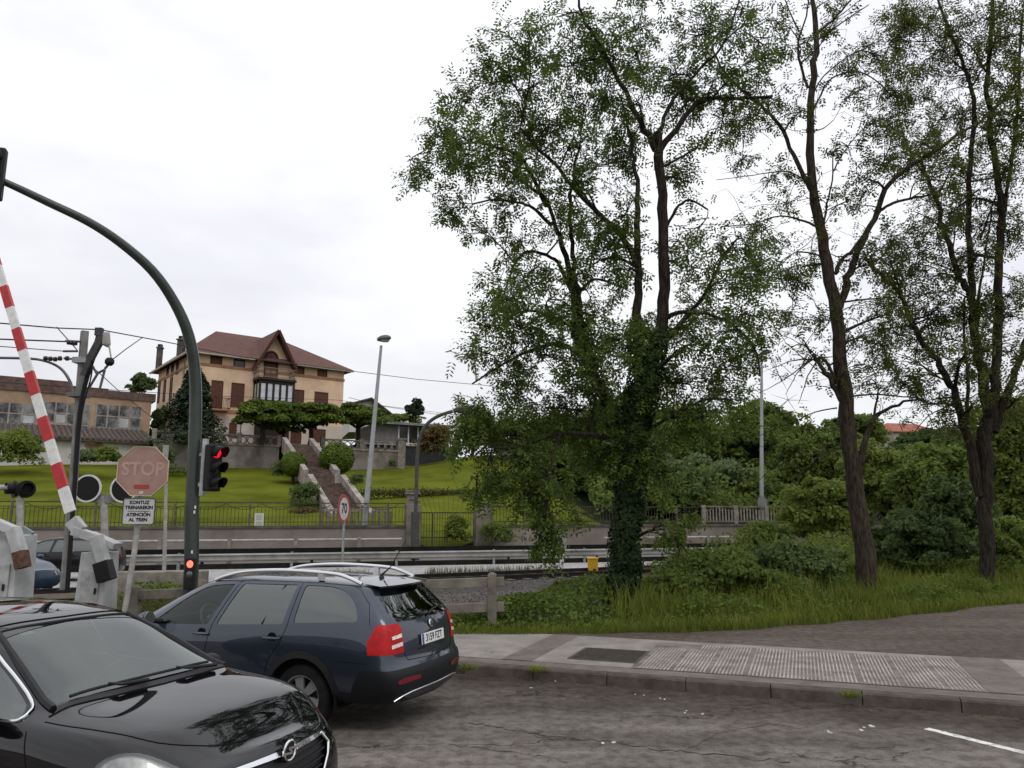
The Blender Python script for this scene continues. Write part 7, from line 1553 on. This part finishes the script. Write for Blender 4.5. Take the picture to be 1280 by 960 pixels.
def tree(name, u, v0, v1, w, Y, leaf, label, cat='tree', n=6000, size=.22, trunk=True, group=None, base=None, clumps=46, sr=.30, depth=1.0, low=-.55, col=None):
    top = P(u, v0, Y); bot = P(u, v1, Y); zb = base if base is not None else min(bot.z, hillZ(bot.x, bot.y) if Y > 44 else .05); rt = empty(name, (bot.x, Y, zb), 0, label, cat, group)
    h = top.z-bot.z; rx = w/2*Y/960*1.0; c = (bot.x, Y, bot.z+h*.52)
    crown_mesh('crown', c, (rx, rx*depth, h*.52), n, leaf, size, rt, (bot.x, Y, zb), clumps, lo=low, seed_r=sr)
    if trunk:
        b = MB(); r = max(.06, h*.028); b.tube([(0, 0, -.2), (.05, .03, (bot.z-zb)+h*.3), (0, .1, (bot.z-zb)+h*.7)], [r*1.3, r, r*.4], 8)
        for k in range(6): a = k*1.05; b.tube([(.04, .03, (bot.z-zb)+h*(.15+.07*k)), (math.cos(a)*rx*.35, math.sin(a)*rx*.35, (bot.z-zb)+h*(.35+.07*k)), (math.cos(a)*rx*.65, math.sin(a)*rx*.65, (bot.z-zb)+h*(.48+.07*k))], [r*.6, r*.4, r*.15], 5)
        b.build('trunk', M_BARKD, rt, smooth=True)
    return rt
WOOD = 'trees of the wood behind the balustrade'
for (u, v0, v1, w, Y, lf, n, sz, lab) in (
    (712, 520, 645, 130, 62, L_B, 9000, .30, 'dark dense tree on the edge of the lawn, left of the ivy trunk'),
    (690, 555, 612, 90, 56, L_A, 5000, .26, 'rounded mid green bush tree at the foot of the wood by the lawn edge'),
    (765, 498, 640, 120, 66, L_B, 8000, .30, 'dark tree standing directly behind the ivy clad trunk'),
    (860, 512, 640, 150, 58, L_A, 10000, .28, 'broad mid green tree just right of the ivy clad trunk'),
    (950, 506, 642, 150, 60, L_A, 10000, .28, 'tall mid green tree behind the thin pale lamp pole'),
    (880, 575, 650, 150, 52, L_D, 9000, .24, 'grey green leafy tree over the left half of the balustrade'),
    (955, 588, 652, 130, 51, L_C, 7000, .24, 'light green tree overhanging the right half of the balustrade'),
    (1030, 530, 670, 120, 50, L_A, 9000, .24, 'mid green tree left of the slender bare trunk'),
    (1120, 555, 700, 150, 42, L_C, 11000, .22, 'light green tree filling the gap between the two right trunks'),
    (1030, 600, 705, 110, 36, L_C, 8000, .18, 'light green bushy tree at the end of the balustrade'),
    (1180, 560, 720, 120, 36, L_A, 9000, .20, 'mid green tree left of the many stemmed trunk'),
    (1275, 500, 730, 110, 30, L_C, 9000, .20, 'light green tree at the right edge behind the stems'),
    (742, 562, 640, 90, 50, L_B, 7000, .24, 'dark bushy tree at the lawn edge just left of the ivy clad trunk'),
    (782, 575, 652, 90, 46, L_A, 7000, .22, 'mid green bushy tree behind the railing at the ivy clad trunk'),
    (840, 580, 655, 100, 46, L_B, 8000, .22, 'dark bushy tree behind the railing just right of the ivy clad trunk'),
    (800, 540, 640, 110, 55, L_D, 7000, .24, 'blue green tree low behind the ivy clad trunk'),
    (1070, 520, 580, 90, 90, L_A, 5000, .40, 'far rounded tree on the hill between the bare trunk and the red roof'),
    (1160, 540, 585, 90, 95, L_B, 5000, .40, 'far dark tree on the hill under the red roofed house'),
    (1240, 535, 600, 90, 85, L_A, 5000, .40, 'far tree on the hill behind the white house'),
    (985, 525, 590, 90, 88, L_B, 5000, .40, 'far dark tree left of the slender bare trunk')):
    tree('broadleaf_tree', u, v0, v1, w, Y, lf, lab, n=int(n*1.7), size=sz*1.12, group=WOOD, clumps=130, sr=.22)
# near dark bushes right of the ivy trunk
for (u, v0, v1, w, Y, lf, n, sz, lab) in (
    (900, 690, 770, 150, 18.5, L_A, 7000, .11, 'low leafy bush right of the ivy clad trunk'), (990, 680, 760, 130, 19.5, L_B, 7000, .11, 'dark low bush left of the slender bare trunk'),
    (1150, 640, 745, 130, 24, L_B, 9000, .13, 'dark bush in the shade between the two right trunks'), (1205, 600, 735, 90, 25.5, L_B, 7000, .14, 'tall dark bush just left of the many stemmed trunk'), (1265, 650, 740, 70, 22, L_A, 5000, .12, 'mid green bush at the right edge beside the stems'),
    (1040, 690, 745, 90, 22, L_A, 5000, .11, 'mid green bush behind the foot of the slender bare trunk'), (850, 715, 780, 90, 17.3, L_A, 4000, .10, 'small leafy bush at the right foot of the ivy clad trunk'), (960, 655, 720, 90, 27, L_A, 5000, .12, 'mid green bush below the balustrade by the track')):
    tree('bush', u, v0, v1, w, Y, lf, lab, 'bush', n=int(n*1.3), size=sz*1.1, trunk=False, group='bushes on the verge', base=.1, low=-.3, sr=.26, clumps=80)
# garden plants
def rowtree(u, v0, v1, w, Y, vt, lab, leaf=L_TOP): 
    top = P(u, v0, Y); bot = P(u, v1, Y); rt = empty('pollarded_plane_tree', (bot.x, Y, ZT), 0, lab, 'tree', 'plane trees along the villa terrace'); h = top.z-bot.z; rx = w/2*Y/960
    crown_mesh('crown', (bot.x, Y, bot.z+h*.5), (rx*1.12, rx*.9, h*.62), 8000, leaf, .26, rt, (bot.x, Y, ZT), 40, lo=-.5, seed_r=.36)
    b = MB(); z0 = bot.z-ZT; b.tube([(0, 0, 0), (.1, 0, z0*.6), (0, 0, z0+h*.3)], [.24, .2, .16], 8)
    for k in range(5): a = k*1.25; b.tube([(0, 0, z0+h*.1), (math.cos(a)*rx*.4, math.sin(a)*rx*.3, z0+h*.35), (math.cos(a)*rx*.75, math.sin(a)*rx*.6, z0+h*.5)], [.12, .08, .04], 5)
    b.build('trunk', M_BARKD, rt, smooth=True)
rowtree(327, 505, 538, 66, 59.5, 0, 'pollarded plane tree in front of the glazed bay, leftmost of the terrace row'); rowtree(388, 508, 539, 72, 61.5, 0, 'pollarded plane tree at the head of the garden steps'); rowtree(447, 509, 538, 74, 65, 0, 'pollarded plane tree at the villa corner beside the tall grey lamp')
rowtree(352, 512, 548, 50, 62, 0, 'shady dark arbour tree against the villa wall behind the steps', L_B)
# conifer in front of the villa
cp = P(238, 548, 58.5); co = empty('conifer', (cp.x, cp.y, 7.4), 0, 'dark cone shaped conifer in front of the villa corner, behind the green mast', 'tree'); n = 11000
hz = P(238, 455, 58.5).z-7.4; t = RNG.uniform(0, 1, n)**.8; a = RNG.uniform(0, 2*math.pi, n); k = np.floor(t*16); rr = (1-t)**.8*2.75*(.55+.45*((a*5+k*1.7) % (2*math.pi) < 4))*RNG.uniform(.35, 1.05, n)**.6*(.72+.5*np.abs(np.sin(k*12.9898+np.floor(a*1.6)*78.233))); z = t*hz-.25*rr+.25
Cc = np.stack([np.cos(a)*rr, np.sin(a)*rr, np.maximum(.1, z)], 1); Nn = nrm(np.stack([np.cos(a)*.5, np.sin(a)*.5, np.full(n, .8)], 1)+rnd(n)*.6); quads('crown', leafquads(Cc, Nn, RNG.uniform(.25, .5, n), RNG.uniform(.10, .2, n)), L_CON, co)
b = MB(); b.tube([(0, 0, -.1), (0, 0, hz*.9)], [.22, .04], 8); b.build('trunk', M_BARKD, co, smooth=True)
# clipped ball shrubs
def ball(u, v, r, Y, lab):
    c = P(u, v, Y); R_ = r*Y/960; z0 = hillZ(c.x, c.y); rt = empty('clipped_ball_shrub', (c.x, c.y, z0), 0, lab, 'shrub', 'clipped ball shrubs beside the garden steps'); n = 5200; d = rnd(n); C = np.array(tuple(c))+d*R_*RNG.uniform(.86, 1.03, (n, 1))*np.array([1, 1, .95]); quads('crown', leafquads(C, nrm(d+rnd(n)*.5), RNG.uniform(.10, .18, n), RNG.uniform(.07, .12, n)), L_TOP, rt, off=rt.location)
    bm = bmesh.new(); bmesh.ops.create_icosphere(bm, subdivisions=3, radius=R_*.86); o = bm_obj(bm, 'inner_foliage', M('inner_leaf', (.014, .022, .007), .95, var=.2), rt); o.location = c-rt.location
    b = MB(); b.tube([(0, 0, -.1), (0, 0, c.z-z0-R_*.6)], .10, 8); b.build('stem', M_BARKD, rt)
ball(421, 573, 21.5, 52.5, 'larger light green clipped ball shrub right of the garden steps'); ball(367, 580, 16, 51, 'smaller dark clipped ball shrub left of the garden steps')
for (u, v0, v1, w, Y, lf, n, sz, lab) in (
    (14, 538, 592, 66, 49, L_C, 7000, .18, 'rounded yellow green bush at the left edge of the lawn'), (112, 563, 583, 40, 50, L_D, 2500, .16, 'low dark bush against the white outbuilding'), (134, 560, 584, 30, 49.5, L_C, 2000, .16, 'light bush beside the low dark one, next to the STOP sign'),
    (384, 606, 640, 40, 43.5, L_B, 2600, .13, 'dark shrub inside the lower stair wall'), (352, 578, 600, 26, 52, L_B, 1600, .14, 'dark shrub below the terrace wall, left of the steps'), (378, 634, 655, 40, 41.5, L_O, 1500, .12, 'bronze leaved plant at the foot of the steps'),
    (447, 592, 612, 20, 47, L_B, 1100, .12, 'small dark shrub right of the lower steps'), (490, 575, 588, 12, 57, L_B, 700, .12, 'little cypress against the right terrace wall'), (545, 534, 580, 50, 66, L_O, 4500, .22, 'bronze brown shrub tree at the end of the flat garage'), (205, 556, 590, 24, 55, L_B, 1500, .16, 'ivy shrub climbing the left end of the terrace wall'), (210, 583, 596, 60, 53.5, L_B, 1500, .13, 'flower bed shrub under the terrace wall behind the mast'), (570, 648, 690, 34, 38.6, L_C, 3000, .12, 'spiky light green shrub growing at the iron gate'), (622, 655, 690, 44, 38.2, L_A, 2500, .12, 'creeper hanging over the right gate pillar')):
    tree('garden_shrub', u, v0, v1, w, Y, lf, lab, 'shrub', n=n, size=sz, trunk=False, low=-.6, sr=.42, base=hillZ(P(u, v1, Y).x, Y) if Y > 41 else .1)
for (u, v0, v1, w, Y, lf, lab) in ((196, 512, 566, 26, 69, L_B, 'dark shrubby tree filling the gap between workshop and villa'), (176, 468, 500, 36, 82, L_B, 'dark round tree behind the villa and the workshop'), (519, 501, 530, 26, 100, L_CON, 'small far conifer above the flat garage roof'), (590, 512, 584, 84, 74, L_A, 'mid green tree beside the bronze shrub'), (645, 518, 596, 96, 68, L_A, 'mid green tree at the top of the lawn behind the hanging leaves'), (500, 518, 532, 60, 105, L_A, 'low far tree line tree behind the flat garage')):
    tree('garden_tree', u, v0, v1, w, Y, lf, lab, n=4000, size=.28)
# a dark hedge strip across the right lawn
hp = [P(u, 616, 46.5+(u-455)*.022) for u in range(455, 680, 6)]; n = 5000; i = RNG.integers(0, len(hp), n); C = np.array([tuple(p) for p in hp])[i]+RNG.normal(0, 1, (n, 3))*np.array([.25, .3, .12]); 
hg = quads('low_hedge', leafquads(C, nrm(rnd(n)+np.array([0, 0, .5])), RNG.uniform(.1, .18, n), RNG.uniform(.07, .12, n)), leafmat('hedge_leaf', (.05, .055, .016), (.12, .125, .035), 1, .2)); 
tag(hg, 'low brown green hedge strip crossing the right hand lawn', 'hedge')
# --- verge: grass blades and leafy ground cover
def blades(n, xr, fn, h0, h1, w):
    x = RNG.uniform(*xr, n); e = np.interp(x, [p[0] for p in LOTB], [p[1] for p in LOTB]); y = e+fn(x)
    z = np.array([vergeZ(a, b_) for a, b_ in zip(x, y)]); a = RNG.uniform(0, 2*math.pi, n); h = RNG.uniform(h0, h1, n)*RNG.uniform(.5, 1, n); ln = RNG.uniform(.1, .5, n)*h; b2 = RNG.uniform(0, 2*math.pi, n)
    p = np.stack([x, y, z-.02], 1); sd_ = np.stack([np.cos(a), np.sin(a), 0*a], 1)*w; lean = np.stack([np.cos(b2)*ln, np.sin(b2)*ln, h], 1); mid = lean*np.array([.35, .35, .6])
    return np.stack([p-sd_, p+sd_, p+mid+sd_*.7, p+mid-sd_*.7], 1), np.stack([p+mid-sd_*.7, p+mid+sd_*.7, p+lean+sd_*.05, p+lean-sd_*.05], 1)
L_GR = leafmat('grass_blade', (.075, .110, .014), (.20, .225, .042), 1.2, .3)
g1 = [np.concatenate(q) for q in zip(blades(24000, (2.4, 20), lambda x: RNG.uniform(.02, 1, len(x))**1.5*2.2, .12, .42, .009), blades(9000, (2.0, 19), lambda x: 1.0+RNG.uniform(0, 1, len(x))*4.5*(.55+.45*np.sin(x*2.3)*np.sin(x*.9+1)), .25, .8, .010))]; g1 = tuple(g1); g2 = blades(7000, (-1.0, 2.6), lambda x: RNG.uniform(.0, 1, len(x))**1.3*1.0, .08, .25, .007); g3 = blades(7000, (-8, 9), lambda x: np.minimum((25.2+.55*x)-2.6, np.array([vegY(q) for q in x]))-np.interp(x, [p[0] for p in LOTB], [p[1] for p in LOTB])+RNG.uniform(-.6, .3, len(x)), .1, .3, .010)
tag(quads('verge_grass', np.concatenate(g1+g2+g3), L_GR), kind='stuff')
n = 46000; x = RNG.uniform(-7.5, 17, n); e = np.interp(x, [p[0] for p in LOTB], [p[1] for p in LOTB]); f_ = np.minimum(25.2+.55*x-2.7, np.interp(x, [-9, -6.5, -5.2, -.6, .6, 2, 3.5, 5.5, 8], [21, 20, 15.3, 15.5, 17.6, 20.5, 23.2, 26, 40])); y = e+.25+RNG.uniform(0, 1, n)**.8*(np.minimum(f_, e+6.5)-e); z = np.array([vergeZ(a, b_) for a, b_ in zip(x, y)])
hgt = .10+.30*np.clip(np.sin(x*1.7+1)*np.sin(y*1.3+.5)+.55, 0, 1.3); hgt *= np.clip((y-e)/.7, .15, 1); C = np.stack([x, y, z+hgt*RNG.uniform(.1, 1, n)**.5], 1)
L_GC = leafmat('groundcover_leaf', (.040, .072, .012), (.15, .205, .036), 1.3, .4)
tag(quads('ground_cover', leafquads(C, nrm(rnd(n)*.7+np.array([0, -.1, .8])), RNG.uniform(.05, .12, n), RNG.uniform(.04, .09, n)), L_GC), kind='stuff')
# undergrowth that knits the wood together, and brambles behind the verge
def mass(n, xr, y0, y1, zf, hmax, size, leaf, name):
    x = RNG.uniform(*xr, n); y = y0(x)+RNG.uniform(0, 1, n)*(y1(x)-y0(x)); z = np.array([zf(a, b_) for a, b_ in zip(x, y)]); h = hmax*(.35+.65*np.abs(np.sin(x*.83+1.3)*np.sin(y*.71+x*.31)+.35*np.sin(x*2.3+y*1.9)))
    C = np.stack([x, y, z+h*RNG.uniform(.1, 1, n)**.45], 1); s_ = size*RNG.uniform(.6, 1.4, n); tag(quads(name, leafquads(C, nrm(rnd(n)*.8+np.array([0, -.35, .7])), s_, s_*.62), leaf), kind='stuff')
mass(26000, (4.5, 24), lambda x: wallY(x)+1.0, lambda x: wallY(x)+16, hillZ, 2.6, .26, L_A, 'woodland_undergrowth')
mass(16000, (5.2, 17), lambda x: np.minimum(25+.45*(x-5), 26+.2*x)-3.2, lambda x: 27+.45*(x-5), lambda a, b_: .1, 1.5, .13, L_C, 'brambles')
# weeds and grass along the far edge of the track and on the road edge
n = 9000; x = RNG.uniform(-7, 10, n); y = 27.6+.345*x-RNG.uniform(.0, 1.2, n)*np.where(x > 5, 0.4, 1); k = (np.sin(x*2.1)+np.sin(x*.9+2) > -.3) | (x > 4); x, y = x[k], y[k]; n = len(x); h = RNG.uniform(.1, .5, n); a = RNG.uniform(0, 6.28, n); p = np.stack([x, y, 0*x], 1); s_ = np.stack([np.cos(a), np.sin(a), 0*a], 1)*.014; q = p+np.stack([RNG.normal(0, .1, n), RNG.normal(0, .1, n), h], 1)
tag(quads('trackside_weeds', np.stack([p-s_, p+s_, q+s_*.2, q-s_*.2], 1), leafmat('dry_weed', (.08, .08, .03), (.17, .15, .07), 1.5, .3)), kind='stuff')
n = 5000; x = RNG.uniform(-8.5, -5.2, n); y = RNG.uniform(14.6, 19.5, n); h = RNG.uniform(.15, .7, n); a = RNG.uniform(0, 6.28, n); p = np.stack([x, y, 0*x], 1); s_ = np.stack([np.cos(a), np.sin(a), 0*a], 1)*.010; q = p+np.stack([RNG.normal(0, .12, n), RNG.normal(0, .12, n), h], 1)
tag(quads('corner_weeds', np.stack([p-s_, p+s_, q+s_*.2, q-s_*.2], 1), leafmat('yellow_weed', (.10, .09, .02), (.22, .19, .06), 1.5, .3)), kind='stuff')
# fallen leaves in the gutter, on the pavement and along the verge edge
n = 900; s_ = RNG.uniform(-.3, 14, n); o_ = np.where(RNG.uniform(0, 1, n) < .45, -np.abs(RNG.normal(0, .16, n))-.01, RNG.uniform(.05, 4.2, n)**1.0); o_ = np.where((o_ > 0) & (o_ < .2), -.05, o_); z_ = np.where(o_ < 0, .006, .150)
C = np.stack([K0.x+EK.x*s_+NK.x*o_, K0.y+EK.y*s_+NK.y*o_, z_], 1); N_l = nrm(rnd(n)*.25+np.array([0, 0, 1.])); L_ = RNG.uniform(.02, .05, n)
tag(quads('leaf_litter', leafquads(C, N_l, L_, L_*.5), leafmat('dead_leaf', (.05, .035, .018), (.16, .12, .05), 3, .1)), kind='stuff')
# small tufts in the kerb joints
for (u, v) in ((585, 836), (672, 838), (1062, 870)):
    c = G(u, v, .14); n = 160; a = RNG.uniform(0, 6.28, n); r = RNG.uniform(0, .09, n); p = np.stack([c.x+np.cos(a)*r*1.6, c.y+np.sin(a)*r, np.full(n, .13)], 1); s_ = np.stack([-np.sin(a), np.cos(a), 0*a], 1)*.005; q = p+np.stack([np.cos(a)*.05, np.sin(a)*.05, RNG.uniform(.02, .09, n)], 1)
    o = quads('weed_tuft', np.stack([p-s_, p+s_, q+s_*.2, q-s_*.2], 1), MATS['grass_blade']); tag(o, 'small weed tuft sprouting at the kerb, %s' % ('nearest the estate car' if u < 600 else 'before the iron cover' if u < 900 else 'below the ribbed paving'), 'weed')
